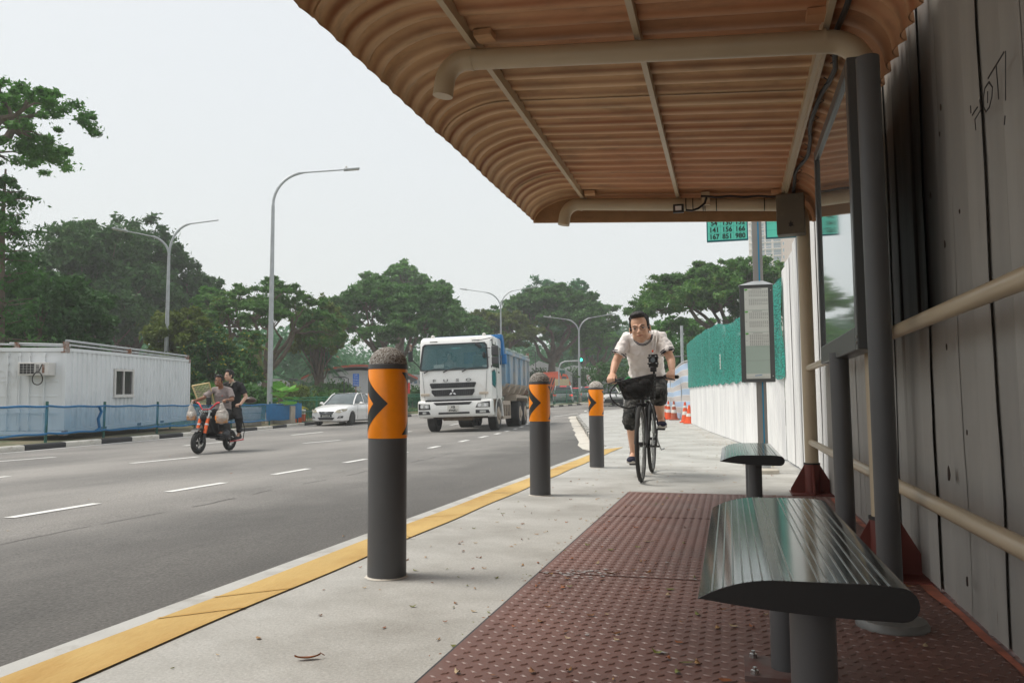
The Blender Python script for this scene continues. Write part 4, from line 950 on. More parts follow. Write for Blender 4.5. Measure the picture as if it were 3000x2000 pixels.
# ------------------------------------------------------------------ street lamps
def head(parent, p, d, s=1.0):
    p, d = Vector(p), Vector(d).normalized(); a = Vector((0, 0, 1))
    m = MB(); m.bar(p - d * .1 * s, p + d * .62 * s, .26 * s, .07 * s, side=a); m.bar(p - d * .12 * s, p + d * .15 * s, .16 * s, .12 * s, side=a)
    h = m.build('lamp_head', M['galv'], parent, bevel=.02)
    MB().bar(p + d * .05 * s - a * .04 * s, p + d * .58 * s - a * .04 * s, .2 * s, .02).build('lamp_glass', M['wframe'], h)
    MB().tube([p + a * .05, p + a * .14], .045 * s, 8, dome=True).build('photocell', M['wframe'], h)
def lamp(label, x, y, arms, zf, r=.11, zbase=None):
    z = gz(x, y) if zbase is None else zbase; t = thing('street_lamp', label, 'street lamp', (x, y, z), 0, 'street lamps along the road')
    m = MB(); m.tube([(0, 0, -.1), (0, 0, zf * .55), (0, 0, zf)], [r, r * .85, r * .6], 12); m.build('pole', M['galv'], t)
    MB().tube([(0, 0, 0), (0, 0, .5)], r * 1.35, 12).build('pole_base', M['block'], t)
    for (dx, dy, rise, reach, hd_) in arms:
        d = Vector((dx, dy, 0)).normalized(); R_ = min(reach * .45, 1.9); pts = [(0, 0, zf - .05)]
        for a in ys(0, radians(82), 9): q = d * R_ * (1 - cos(a)) * 1.1 + Vector((0, 0, zf + (rise * .86) * sin(a))); pts.append(q)
        e = d * reach + Vector((0, 0, zf + rise)); pts.append(e)
        MB().tube(pts, [r * .6] + [r * .5] * 9 + [r * .26] + [r * .26], 8).build('arm', M['galv'], t)
        if hd_: head(t, e, (e - Vector(pts[-2])), 1.0)
    return t
lamp('tall single arm street lamp standing by the blue barrier and concrete block', -20.06, 31.97, [(.85, .53, 1.95, 3.3, True)], 10.0, .125)
lamp('twin arm street lamp rising behind the container roof', *spot(484, 45), [(-.78, -.62, 1.15, 2.1, True), (.78, .62, 2.1, 2.4, False)], 8.6, .12)
lamp('twin arm street lamp behind the dump truck body', *spot(1468, 82), [(-1, -.3, 2.0, 3.6, True), (1, .3, 2.2, 3.2, True)], 9.6, .13)
lamp('twin arm street lamp on the median right of the middle bollard', -13.0, 71.0, [(-1, -.2, 1.5, 2.6, True), (1, .2, 1.65, 2.6, True)], 6.3, .12)
# yellow band on the median lamp
# ------------------------------------------------------------------ traffic signals and signs
x, y = spot(1638, 78); ts = thing('traffic_signal', 'overhead traffic signal showing green beside the median lamp post', 'traffic light', (x, y, gz(x, y)))
d = Vector(spot(1704, 78)) - Vector(spot(1638, 78))
MB().tube([(0, 0, 0), (0, 0, 3.3), (.2 * d.x / d.length, .2 * d.y / d.length, 3.75), (.6 * d.x / d.length, .6 * d.y / d.length, 3.95), (d.x * 1.0, d.y * 1.0, 4.0)], .07, 8).build('mast_arm', M['galv'], ts)
m = MB(); m.box((d.x, d.y - .1, 3.95), (.36, .2, .55)); sg = m.build('signal_head', M['black'], ts, bevel=.03)
MB().tube([(d.x + .02, d.y - .2, 4.08), (d.x + .02, d.y - .24, 4.08)], .15, 16).build('green_light', mat('green_light', (.05, .85, .55), .4, emit=3.0), sg)
def sign(label, px, dist, w_, z0, z1, mt, cat='sign', polr=.04, pole_m=None):
    x, y = spot(px, dist); g = gz(x, y); t = thing('road_sign', label, cat, (x, y, g), atan2(-x, y))
    MB().tube([(0, 0, 0), (0, 0, z1 - g)], polr, 8).build('sign_post', pole_m or M['contrust'], t)
    o = MB().bb(-w_ / 2, w_ / 2, -.07, -.045, z0 - g, z1 - g).build('sign_plate', mt, t, bevel=.006); return t, o, g
M['signblue'] = mat('sign_blue', (.005, .12, .50), .4, var=.04)
t, o, g = sign('blue sign reading Left Turn Green Arrow Ahead, above the white car', 1042.5, 46, .34, 1.72, 2.42, M['signblue'])
for k, s_ in enumerate(('Left', 'Turn', 'Green', 'Arrow', 'Ahead')): text('sign_text', s_, .125, face_to((0, -.073, 2.345 - g - k * .136)), M['wframe'], o, .001, .001, .85)
t, o, g = sign('red banner on a post between the near bollard and the truck', 1193, 52, .36, 1.36, 2.06, mat('banner_red', (.65, .03, .02), .5), 'banner')
MB().bb(-.18, .18, -.071, -.046, 2.1 - g, 2.24 - g).build('white_strip', M['wframe'], t)
t, o, g = sign('small white hoop sign on a thin post under the trees', 1727, 92, .62, 3.2, 3.9, M['wframe']); MB().lathe([(.2, -.074), (.27, -.074), (.27, -.09), (.2, -.09)], 20, (0, 0, 3.55 - g), axis='y', caps=False).build('sign_ring', mat('sign_ring', (.4, .12, .08), .5), o)
t, o, g = sign('grey signal post standing on the tip of the traffic island', 1787, 70, .3, 2.2, 2.7, M['black'], 'post', .07, M['galv'])
x, y = spot(1787, 70)
it = tag(MB().lathe([(2.3, -.1), (2.3, .12), (2.1, .16)], 24, (x - .6, y + .4, gz(x, y) - .12)).build('traffic_island', M['kgrey']), kind='structure')
cx = thing('crossed_marker', 'small yellow and black crossed marker on the median lamp post', 'marker', (-13.0, 70.86, gz(-13, 71)))
for s_ in (-1, 1): MB().bar((-.28, -.05 - .02 * s_, .55 + 0), (.28, -.05 - .02 * s_, .55 + .42), .1, .02).build('plank', mat('marker_yellow', (.5, .42, .12), .6), cx) if s_ > 0 else MB().bar((.28, -.08, .55), (-.28, -.08, .97), .1, .02).build('plank', M['black'], cx)
# ------------------------------------------------------------------ buildings
def bwin(parent, x0, x1, z0, z1, y=-.02, n=1, rail=False):
    f = MB(); f.bb(x0 - .06, x1 + .06, y - .02, y, z0 - .06, z1 + .06); o = f.build('window', M['aptframe'], parent)
    w_ = (x1 - x0) / n
    for k in range(n): MB().bb(x0 + k * w_ + .04, x0 + (k + 1) * w_ - .04, y - .03, y - .021, z0, z1).build('pane', M['aptglass'], o)
    return o
M['aptwall'] = mat('apartment_pink', (.62, .47, .39), .8, var=.03, vs=.3); M['aptframe'] = mat('apartment_frame', (.74, .66, .60), .7, var=.03); M['aptglass'] = mat('apartment_glass', (.16, .24, .30), .15, var=.15, vs=.3)
x, y = spot(2262, 368); ap = thing('apartment_tower', 'pale pink apartment tower with balconies, beyond the tree at right', 'building', (x, y, 4), atan2(-x, y) + .02)
MB().bb(-8, 5.95, 0, 14, 0, 88).build('wall', M['aptframe'], ap)
MB().bb(5.95, 16, -2.5, .0, 0, 88).build('wing_wall', M['aptwall'], ap)
for k in range(19):
    z = 34 + k * 3.03
    if z > 84: break
    MB().bb(-8, 6.0, -1.0 if k % 2 else -1.3, 0, z - .38, z - .05).build('balcony_slab', M['aptframe'], ap)
    for a_, b_ in ((-3.7, -1.35), (-.65, 1.65)): bwin(ap, a_, b_, z + .15, z + .95); bwin(ap, a_, b_, z + 1.25, z + 2.55)
    bwin(ap, -6.8, -4.5, z + .1, z + 2.5); bwin(ap, 2.5, 5.6, z + .1, z + 2.5)
    MB().bb(2.2, 5.8, -1.1, -1.0, z + .75, z + .85).build('balcony_rail', M['aptframe'], ap)
    bwin(ap, 6.3, 6.9, z + .9, z + 2.2, -2.52)
M['wallwhite'] = mat('hall_white_wall', (.60, .60, .60), .8, var=.04, vs=.4); M['roofred'] = mat('roof_red_edge', (.42, .09, .05), .7, var=.1); M['roofgrey'] = mat('roof_grey', (.38, .38, .38), .7, var=.1); M['shade'] = mat('dark_canopy', (.06, .065, .07), .8, var=.2)
x, y = spot(1055, 66); hl = thing('white_hall', 'white hall with a low arched roof and red fascia behind the white car', 'building', (x, y, .2), atan2(-x, y))
arc = [(-4.6 + 9.2 * t, 2.45 + 1.05 * sin(pi * t) ** .8) for t in ys(0, 1, 16)]
MB().prism([(-2.9, 0)] + [(max(-2.9, min(4.0, a)), b_ - .25) for a, b_ in arc] + [(4.0, 0)], 'y', 0, 8).build('wall', M['wallwhite'], hl)
MB().prism(arc + [(a, b_ + .17) for a, b_ in arc[::-1]], 'y', -.9, -.82).build('fascia', M['roofred'], hl)
MB().prism([(a, b_ - .02) for a, b_ in arc] + [(a, b_ + .15) for a, b_ in arc[::-1]], 'y', -.81, 8.2).build('roof', M['roofgrey'], hl)
MB().bb(-3.9, 3.5, -3.2, -1.6, .95, 1.1).build('porch_roof', M['roofgrey'], hl); MB().bb(-2.5, 1.2, -2.8, -1.5, -.4, .94).build('porch_recess', M['shade'], hl)
x, y = spot(748, 58); tn = thing('white_canopy', 'white fabric canopy on a dark frame, seen left of the near lamp post', 'canopy', (x, y, .1), atan2(-x, y))
cr = [(-2.1 + 4.4 * t, 1.85 + .38 * abs(sin(pi * t * 2)) ** .6 + .22 * t) for t in ys(0, 1, 20)]
MB().prism([(-2.1, 1.45)] + cr + [(2.3, 1.5)], 'y', 0, 4).build('fabric', M['wallwhite'], tn)
MB().bb(-.9, 2.4, -.1, 4, .95, 1.4).build('frame', M['shade'], tn)
for a in (-.8, .1, 1.0, 2.2): MB().bb(a, a + .07, -.1, 0, -.4, 1.0).build('leg', M['shade'], tn)
x, y = spot(1222, 80); b2 = thing('white_building', 'white flat roofed building between the near bollard and the truck', 'building', (x, y, .6), atan2(-x, y))
MB().bb(-3.5, 6, 0, 6, 0, 3.0).build('wall', M['wallwhite'], b2); MB().bb(-3.8, 6.3, -.8, 6, 1.35, 1.55).build('canopy_edge', M['wallwhite'], b2); MB().bb(-3.4, 6, -.05, 0, .2, 1.3).build('window', M['shade'], b2)
for k in range(10): MB().bb(-3.3 + k * .5, -3.0 + k * .5, -.06, -.02, 2.1, 2.4).build('window', M['aptglass'], b2)
x, y = spot(1612, 108); b3 = thing('tent_roof_building', 'white pitched tent roof among the tree trunks behind the orange truck', 'building', (x, y, 1.8), atan2(-x, y))
MB().prism([(-4, 3.2), (-1.5, 4.6), (3, 3.0), (3, 0), (-4, 0)], 'y', 0, 8).build('wall', M['wallwhite'], b3); MB().bb(1.2, 2.0, -.3, -.05, 0, 3.3).build('green_panel', M['gnet'], b3)
x, y = spot(1700, 112); b4 = thing('shed_building', 'grey pavilion with sloping white roof under the trees at the junction', 'building', (x, y, 2.0), atan2(-x, y))
MB().prism([(-5, 2.6), (-1, 3.9), (3, 3.4), (3, 2.9), (-5, 2.1)], 'y', -1, 7).build('roof', M['wallwhite'], b4); MB().bb(-4.5, 3, 0, 7, 0, 2.4).build('wall', M['roofgrey'], b4); MB().bb(-4.2, -1, -.1, 0, .4, 1.7).build('window', M['shade'], b4); MB().bb(-.5, 2.6, -.1, 0, .4, 1.7).build('window', M['shade'], b4)
x, y = spot(1755, 105); b5 = thing('pale_gable_house', 'small pale house with slanted roof left of the cyclist', 'building', (x, y, 2.0), atan2(-x, y))
MB().prism([(-1.6, 0), (-1.6, 1.2), (1.4, 2.6), (1.4, 0)], 'y', 0, 5).build('wall', M['wallwhite'], b5); MB().prism([(-1.8, 1.2), (1.5, 2.75), (1.5, 2.9), (-1.8, 1.35)], 'y', -.3, 5.3).build('roof', M['roofgrey'], b5)
for px, dist, lab in ((760, 120, 'red tiled roof end showing between the tree limbs'), (950, 130, 'small red tiled roof above the date palm')):
    x, y = spot(px, dist); b6 = thing('red_roof_house', lab, 'house', (x, y, 1.5), atan2(-x, y))
    MB().bb(-2.2, 2.2, 0, 5, 0, 3.8 + dist / 60).build('wall', M['wallwhite'], b6); z = 3.8 + dist / 60; MB().prism([(-2.8, z), (2.8, z), (1.6, z + 1.4), (-1.6, z + 1.4)], 'y', -.4, 5.4).build('roof', M['roofred'], b6)
# thin lamp posts in the park behind the railing
for px, dist, h in ((881, 48, 2.1), (1008, 55, 2.3), (1020, 56, 2.35), (690, 44, 2.0), (1570, 88, 5.4), (1452, 80, 4.4)):
    x, y = spot(px, dist); g = gz(x, y)
    o = MB().tube([(0, 0, 0), (0, 0, h - .1), (-.25, 0, h), (-.75, 0, h + .06)], .035, 6).build('park_post', M['shade']); o.location = (x, y, g)
    tag(o, {881: 'short dark park lamp in front of the date palm', 1008: 'left one of two dark posts before the white hall', 1020: 'right one of two dark posts before the white hall', 690: 'dark park lamp post in front of the white canopy', 1570: 'thin post behind the middle bollard, under the trees', 1452: 'thin post behind the dump truck bed'}[px], 'post', 'park posts')

# ------------------------------------------------------------------ trees
LF = {'dark': leafmat('foliage_dark', (.027, .077, .020), (.053, .143, .032), (.106, .201, .043)), 'mid': leafmat('foliage_mid', (.036, .106, .025), (.076, .193, .040), (.151, .275, .049)),
      'bright': leafmat('foliage_bright', (.046, .137, .025), (.106, .283, .043), (.197, .348, .064)), 'olive': leafmat('foliage_olive', (.068, .110, .020), (.143, .193, .032), (.242, .238, .043)),
      'blue': leafmat('foliage_bluish', (.034, .121, .048), (.060, .211, .078), (.106, .275, .085)), 'fresh': leafmat('foliage_fresh', (.060, .220, .028), (.151, .403, .043), (.242, .512, .071)),
      'yellow': leafmat('foliage_yellow', (.227, .238, .028), (.484, .439, .043), (.605, .549, .071)), 'rain': leafmat('foliage_rain_tree', (.043, .120, .028), (.099, .229, .043), (.288, .275, .071), .5)}
def leafcloud(name, cents, sig, n, size, mt, parent, seed, flat=.5, up=.4):
    """n leaf faces scattered about the given clump centres"""
    rg = np.random.default_rng(seed); c = np.asarray(cents, float); k = rg.integers(0, len(c), n)
    sg = np.asarray(sig, float)[k] if np.ndim(sig) else np.full(n, sig)
    g = rg.normal(size=(n, 3)); g /= np.linalg.norm(g, axis=1)[:, None] + 1e-9; g *= (rg.random(n) ** .55)[:, None] * 1.35
    sg = sg * np.where(rg.random(n) < .10, 1.9, 1.0)
    P = c[k] + g * sg[:, None] * np.array([1, 1, flat])
    nr = rg.normal(size=(n, 3)) + g * .8; nr[:, 2] += up; nr /= np.linalg.norm(nr, axis=1)[:, None]
    r = rg.normal(size=(n, 3)); a = np.cross(nr, r); a /= np.linalg.norm(a, axis=1)[:, None]; b = np.cross(nr, a)
    s = size * (.55 + .9 * rg.random(n))[:, None]
    V = np.stack([P - a * s, P - b * s * .45 - nr * s * .12, P + a * s, P + b * s * .45 - nr * s * .12], 1).reshape(-1, 3)
    me = bpy.data.meshes.new(name); me.vertices.add(4 * n); me.vertices.foreach_set('co', V.ravel().astype(np.float32))
    me.loops.add(4 * n); me.loops.foreach_set('vertex_index', np.arange(4 * n, dtype=np.int32)); me.polygons.add(n); me.polygons.foreach_set('loop_start', np.arange(0, 4 * n, 4, dtype=np.int32))
    me.update(calc_edges=True); me.materials.append(mt)
    return obj(name, me, parent)
def limb(m, p, q, r0, r1, rg, wob=.12, n=5):
    p, q = Vector(p), Vector(q); L = (q - p).length; pts = []
    o1, o2 = Vector([rg.uniform(-1, 1) for _ in range(3)]) * L * wob, Vector([rg.uniform(-1, 1) for _ in range(3)]) * L * wob
    for i in range(n + 1):
        t = i / n; pts.append(p.lerp(q, t) + o1 * sin(pi * t) + o2 * sin(2 * pi * t) * .5)
    m.tube(pts, [r0 + (r1 - r0) * i / n for i in range(n + 1)], 6 if r0 < .15 else 8); return pts
def tree(label, loc, top, R, trunk_h, style, leaf, n, seed, ls=.22, lean=(0, 0), bark='bark', name='tree', clumps=None, flower=None, base=None):
    """top = absolute crown top z, R = crown radius (x, depth), trunk_h = height above ground where limbs start"""
    x, y = loc; g = gz(x, y) if base is None else base; t = thing(name, label, 'tree', (x, y, g), 0, 'trees beyond the road'); H = top - g
    rg = random.Random(seed); tm = MB(); Rx, Ry = (R, R) if not isinstance(R, tuple) else R
    fork = Vector((lean[0], lean[1], trunk_h)); r0 = max(.12, H * .028)
    if style == 'rain': r0 *= 1.25
    limb(tm, (0, 0, -.5), fork, r0 * 1.25, r0 * .85, rg, .06)
    C_, S_ = [], []
    if style == 'rain':               # umbrella: thin layered plates over radiating limbs
        nl = clumps or 26
        for i in range(nl):
            a = i * 2.39996 + rg.uniform(-.35, .35); rr = ((i + .5) / nl) ** .5 * rg.uniform(.9, 1.04)
            cx_, cy_ = Rx * rr * cos(a) * .93, Ry * rr * sin(a) * .93
            cz = H - (H - trunk_h) * (.08 + .42 * rr ** 2.6) - rg.uniform(0, .13) * H
            C_.append((cx_ + lean[0], cy_ + lean[1], cz)); S_.append(Rx * rg.uniform(.14, .27))
        mids = []
        for i in range(7):
            a = i * 2 * pi / 7 + rg.uniform(-.3, .3); q = fork + Vector((cos(a) * Rx * .42, sin(a) * Ry * .42, (H - trunk_h) * rg.uniform(.30, .5))); limb(tm, fork, q, r0 * .55, r0 * .28, rg, .13); mids.append(q)
        for c in C_:
            q = min(mids, key=lambda m_: (m_ - Vector(c)).length); e = Vector(c) - Vector((0, 0, Rx * .04)); pp = limb(tm, q, e, r0 * .24, r0 * .05, rg, .12, 4)
            for _ in range(3): limb(tm, pp[2], Vector(c) + Vector((rg.uniform(-1, 1), rg.uniform(-1, 1), rg.uniform(-.1, .2))) * Rx * .16, r0 * .09, r0 * .025, rg, .1, 3)
        sub, ss = [], []
        for c, s in zip(C_, S_):
            for _ in range(15): a = rg.uniform(0, 2 * pi); q = s * 1.15 * rg.random() ** .6; sub.append((c[0] + q * cos(a), c[1] + q * sin(a), c[2] + rg.uniform(-.38, .34) * s - .30 * q * q / s)); ss.append(s * rg.uniform(.12, .30))
        flat, up = .5, .7
    elif style == 'dense':            # rounded heavy crown made of many uneven clumps
        nl = clumps or 34
        for i in range(nl):
            u = rg.uniform(-.55, 1); a = rg.uniform(0, 2 * pi); q = (1 - u * u) ** .5 if u > 0 else (1 - .5 * u * u) ** .5; f = rg.uniform(.45, .86)
            hz = (H - trunk_h) * .5
            C_.append((lean[0] + Rx * q * f * cos(a), lean[1] + Ry * q * f * sin(a), trunk_h + hz * 1.0 + hz * u * f)); S_.append(Rx * rg.uniform(.18, .34))
        for c in C_[::2]: limb(tm, fork if rg.random() < .6 else fork * .8, c, r0 * .35, r0 * .05, rg, .1)
        limb(tm, fork, (lean[0], lean[1], H * .85), r0 * .8, r0 * .1, rg, .05)
        sub, ss = [], []
        for c, s in zip(C_, S_):
            for _ in range(14):
                v = Vector([rg.gauss(0, 1) for _ in range(3)]).normalized() * s * rg.uniform(.6, 1.08); sub.append((c[0] + v.x, c[1] + v.y, c[2] + v.z * .85)); ss.append(s * rg.uniform(.14, .32))
        flat, up = .75, .5
    elif style == 'tier':             # layered horizontal sprays up a central stem
        sub, ss = [], []; nl = clumps or 16; limb(tm, fork, (lean[0], lean[1], H), r0 * .8, r0 * .12, rg, .02)
        for i in range(nl):
            z = trunk_h + (H - trunk_h) * (i + .5) / nl; wd = Rx * (1.0 - .72 * (z - trunk_h) / (H - trunk_h)) ** .8 * rg.uniform(.55, 1.2); z += rg.uniform(-.25, .25)
            for k in range(5):
                a = i * 1.3 + k * 2 * pi / 5 + rg.uniform(-.3, .3); e = Vector((lean[0] + wd * cos(a), lean[1] + wd * sin(a) * Ry / Rx, z + wd * rg.uniform(-.15, .35))); limb(tm, (lean[0], lean[1], z), e, r0 * .14, r0 * .03, rg, .05, 3)
                for f in (.35, .6, .85, 1.0): sub.append((lean[0] + (e.x - lean[0]) * f + rg.uniform(-.2, .2) * wd * .5, lean[1] + (e.y - lean[1]) * f + rg.uniform(-.2, .2) * wd * .5, z + (e.z - z) * f - rg.uniform(0, .3))); ss.append(wd * rg.uniform(.16, .34))
        flat, up = .7, .6
    tm.build('trunk', M[bark], t, recalc=False)
    leafcloud('crown', sub, ss, n, ls, LF[leaf], t, seed, flat, up)
    if flower: leafcloud('blossom', sub, [q * .9 for q in ss], n // 14, ls, LF[flower], t, seed + 1, flat, 1.2)
    return t
tree('umbrella shaped tree overhanging from the left edge, high above the container', spot(-275, 38), 14.2, (4.9, 4.2), 10.6, 'rain', 'bright', 30799, 1, 0.096, lean=(1.0, .8), clumps=20)
tree('slender layered tree at the left edge behind the container', spot(-12, 35), 9.6, 1.75, 2.2, 'tier', 'mid', 9100, 2, 0.080)
tree('dark bushy tree low at the left edge behind the container', spot(95, 42), 7.6, (3.6, 3), .6, 'dense', 'dark', 22400, 3, 0.136)
tree('huge dark rounded tree, left half of the mass behind the container', spot(215, 72), 15.6, (6.6, 5), 3.0, 'dense', 'dark', 42000, 4, 0.216, clumps=42)
tree('huge dark rounded tree, tallest part behind the twin arm lamp', spot(385, 78), 17.6, (6.4, 5), 3.5, 'dense', 'dark', 42000, 5, 0.232, clumps=44)
tree('right shoulder of the dark tree mass, lower and leaning right', spot(535, 76), 14.2, (4.4, 4), 2.5, 'dense', 'dark', 25200, 6, 0.216)
tree('open tree with twisting limbs behind the tall single arm lamp', spot(775, 56), 9.6, (5.2, 4), 2.6, 'rain', 'rain', 22400, 7, 0.136, lean=(.2, 0), bark='bark', clumps=24)
tree('second slanting tree crown left of the tall lamp, with gaps of sky', spot(690, 58), 9.4, (2.6, 2.4), 3.2, 'rain', 'bright', 9800, 8, 0.136, lean=(-1.5, 0), clumps=13)
tree('brownish green tree right of the tall lamp', spot(930, 60), 8.8, (2.4, 2.6), 2.4, 'dense', 'olive', 16800, 9, 0.144)
tree('olive bushy tree just right of the container', spot(545, 46), 6.6, (2.6, 2.4), .4, 'dense', 'olive', 19600, 10, 0.128)
tree('yellow green shrub tree beside the container end', spot(640, 44), 5.3, (2.2, 2), .3, 'dense', 'mid', 16800, 11, 0.112, flower='yellow')
tree('wide rain tree left of the truck, limbs over the bollard', spot(1135, 72), 12.2, (7.4, 5.5), 3.2, 'rain', 'mid', 50400, 12, 0.192, clumps=40)
tree('pale green tree towering behind the wide rain tree', spot(1175, 98), 18.6, (6.8, 5), 8.5, 'rain', 'bright', 36400, 13, 0.240, clumps=30)
tree('mid green tree behind the truck cab', spot(1330, 80), 11.3, (4.0, 4), 2.5, 'dense', 'mid', 21000, 14, 0.200)
tree('yellowish layered tree behind the dump truck body', spot(1455, 92), 12.5, (6.0, 5), 3.2, 'rain', 'olive', 28000, 15, 0.208, clumps=26)
tree('largest rain tree with heavy trunk behind the middle bollard', spot(1618, 96), 15.4, (8.6, 6), 4.2, 'rain', 'mid', 56000, 16, 0.224, clumps=46)
tree('dark feathery tree top rising behind the largest rain tree', spot(1640, 122), 20.6, (6.0, 5), 7.0, 'dense', 'blue', 30799, 17, 0.256, clumps=28)
tree('dark tree shoulder left of the cyclist', spot(1712, 118), 15.6, (4.6, 4), 5.0, 'dense', 'blue', 19600, 18, 0.240)
tree('light green roadside tree just left of the cyclist head', spot(1755, 104), 10.8, (4.3, 4), 3.4, 'rain', 'bright', 25200, 19, 0.192, clumps=24)
tree('hazy small tree between the median lamp and the cyclist', spot(1800, 135), 13.5, (5.0, 4), 3.5, 'dense', 'blue', 19600, 20, 0.256)
tree('tall umbrella rain tree behind the bus stop pole', spot(2135, 62), 11.9, (7.4, 5.5), 4.3, 'rain', 'rain', 58799, 21, 0.152, clumps=46, bark='bark')
tree('lower spreading tree between the cyclist and the green netting', spot(1990, 70), 8.6, (4.6, 4), 2.6, 'rain', 'bright', 28000, 22, 0.160, clumps=24)
tree('hazy distant tree above the cyclist shoulder', spot(1830, 215), 24.0, (6, 5), 3, 'dense', 'blue', 9800, 23, 0.400, base=4)
# bushes and a hazy wood behind
def bush(label, px, dist, top, R, leaf, n, seed, ls=.11, flower=None, nm='shrub'):
    x, y = spot(px, dist); g = gz(x, y); t = thing(nm, label, 'shrub', (x, y, g), 0, 'shrubs behind the railing'); rg = random.Random(seed); c, s = [], []
    for _ in range(16):
        a = rg.uniform(0, 2 * pi); q = R * rg.random() ** .5; c.append((q * cos(a), q * sin(a) * .7, (top - g) * rg.uniform(.25, .8))); s.append(R * rg.uniform(.2, .36))
    leafcloud('leaves', c, s, n, ls, LF[leaf], t, seed, .8, .5)
    if flower: leafcloud('blossom', c, s, n // 30, ls * .8, LF[flower], t, seed + 1, .9, .5)
    m = MB()
    for p in c[:8]: m.tube([(0, 0, -.2), (p[0] * .5, p[1] * .5, p[2] * .5), p], .025, 5)
    m.build('stem', M['bark'], t, recalc=False)
for a in (('dark hedge right of the container end', 590, 42, 2.0, 1.7, 'dark', 7000, 31), ('green hedge behind the two riders', 660, 40, 1.7, 1.6, 'mid', 7000, 32), ('reddish green shrub under the white canopy', 720, 44, 1.3, 1.3, 'olive', 5000, 33, .10, 'yellow'),
          ('rounded hedge right of the tall lamp', 860, 46, 1.75, 1.5, 'olive', 6000, 34), ('low dark hedge left of the white car roof', 935, 50, 1.5, 1.5, 'mid', 6000, 35), ('flowering shrub in front of the white hall', 985, 56, 2.3, 1.3, 'mid', 5000, 36, .11, 'yellow'),
          ('dark shrub between the bollard and truck', 1205, 58, 1.9, 1.2, 'dark', 5000, 37), ('dark shrub behind the parked orange truck', 1560, 92, 4.5, 3.0, 'dark', 6000, 38, .2), ('hedge behind the junction, left of the cyclist hip', 1800, 118, 5.2, 5.0, 'dark', 9000, 39, .26), ('hedge left of the junction trees', 1690, 110, 5.0, 4.5, 'dark', 8000, 40, .24),
          ('tall shrub behind the container roof with yellow top', 395, 34, 2.75, .8, 'yellow', 1500, 41, .10), ('dark shrub behind the orange cones and tarpaulin', 1925, 62, 5.2, 4.0, 'dark', 9000, 42, .18), ('dark thicket behind the green netting', 2100, 48, 4.6, 4.0, 'dark', 9000, 43, .15)): bush(*a)
def palm(label, px, dist, h, R, nf, leaf, seed, droop=.9, fan=False, nm='palm_tree', tr=.13, cnt=26):
    x, y = spot(px, dist); g = gz(x, y); t = thing(nm, label, 'palm', (x, y, g), 0, 'palms behind the railing'); rg = random.Random(seed)
    MB().tube([(0, 0, -.2), (.05, 0, h * .5), (0, 0, h)], [tr * 1.2, tr, tr * .8], 8).build('trunk', M['bark'], t)
    fr = MB()
    for i in range(nf):
        a = i * 2.39996; el = rg.uniform(-.35, 1.35); L = R * rg.uniform(.8, 1.05); d = Vector((cos(a), sin(a), 0)); pts = []
        for k in range(8):
            s = k / 7; pts.append(Vector((0, 0, h)) + d * L * s * cos(el) + Vector((0, 0, L * (s * sin(el) - droop * s * s * .55))))
        if fan:
            base, tip = pts[0], pts[4]; fr.tube([base, tip], .015, 4); ax = (pts[5] - pts[3]).normalized(); sd = ax.cross(Vector((0, 0, 1))).normalized()
            for q in range(12):
                a0 = -1.25 + 2.5 * q / 12; a1 = a0 + .19; r_ = L * .42; e0 = ax * cos(a0) + sd * sin(a0); e1 = ax * cos(a1) + sd * sin(a1); fr.add([tip, tip + e0 * r_, tip + (e0 + e1) * .5 * r_ * 1.1 - Vector((0, 0, .02)), tip + e1 * r_], [(0, 1, 2, 3)])
        else:
            fr.tube(pts, [.022 * (1 - k / 9) for k in range(8)], 4, caps=False)
            for q in range(cnt):
                s = .12 + .86 * q / cnt; k = min(6, int(s * 7)); p = pts[k].lerp(pts[k + 1], s * 7 - k); tg = (pts[k + 1] - pts[k]).normalized(); sd = tg.cross(Vector((0, 0, 1))).normalized()
                for sg_ in (-1, 1):
                    e = p + (sd * sg_ * .8 + tg * .55 - Vector((0, 0, .25))) * L * .22 * (1 - .5 * s); w_ = tg * L * .016; fr.add([p - w_, p + w_, e], [(0, 1, 2)])
    fr.build('fronds', LF[leaf], t, recalc=False, smooth=False)
palm('fluffy date palm left of the white hall', 940, 62, 3.6, 2.3, 70, 'blue', 51, 1.0, tr=.2)
palm('coconut palm with drooping fronds left of the tall lamp', 735, 52, 4.0, 2.0, 20, 'olive', 52, 1.2)
palm('bright fan palm just right of the tall lamp', 822, 38, 1.15, 1.0, 12, 'fresh', 53, .5, fan=True)
palm('dark fan palm left of the two riders', 603, 41, 1.0, 1.1, 12, 'bright', 54, .4, fan=True)
palm('yellowish small palm right of the tall lamp base', 850, 40, .6, 1.1, 14, 'yellow', 55, 1.0)
palm('fan palm behind the rear rider', 725, 42, .9, 1.1, 11, 'bright', 56, .6, fan=True)
palm('small dark palm between bollard and truck', 1212, 60, 1.3, 1.0, 14, 'dark', 57, .8)
x, y = spot(900, 150); wd = []; rg = random.Random(77); ws = []
for px in range(-250, 2450, 26):
    for k in range(3):
        d = rg.uniform(120, 175) if px > 900 else rg.uniform(88, 140); a, b_ = spot(px + rg.uniform(-20, 20), d); wd.append((a, b_, gz(a, b_) + rg.uniform(0, 6.5) * (1.15 if px < 1000 else 1))); ws.append(rg.uniform(2.2, 4.2))
tag(leafcloud('distant_wood', wd, ws, 110000, .42, LF['blue'], None, 78, .8, .5), kind='stuff')
lc, s_ = [], []
for _ in range(260):
    t = rg.random(); y = 14 + 38 * t; x = interp(FARK, y) - rg.uniform(2.6, 7) - (4 if y < 29 else 0) * 1.0; lc.append((x, y, gz(x, y) + .05)); s_.append(.45)
tag(leafcloud('verge_ground_cover', lc, s_, 26000, .06, LF['olive'], None, 79, .35, .6), kind='stuff')
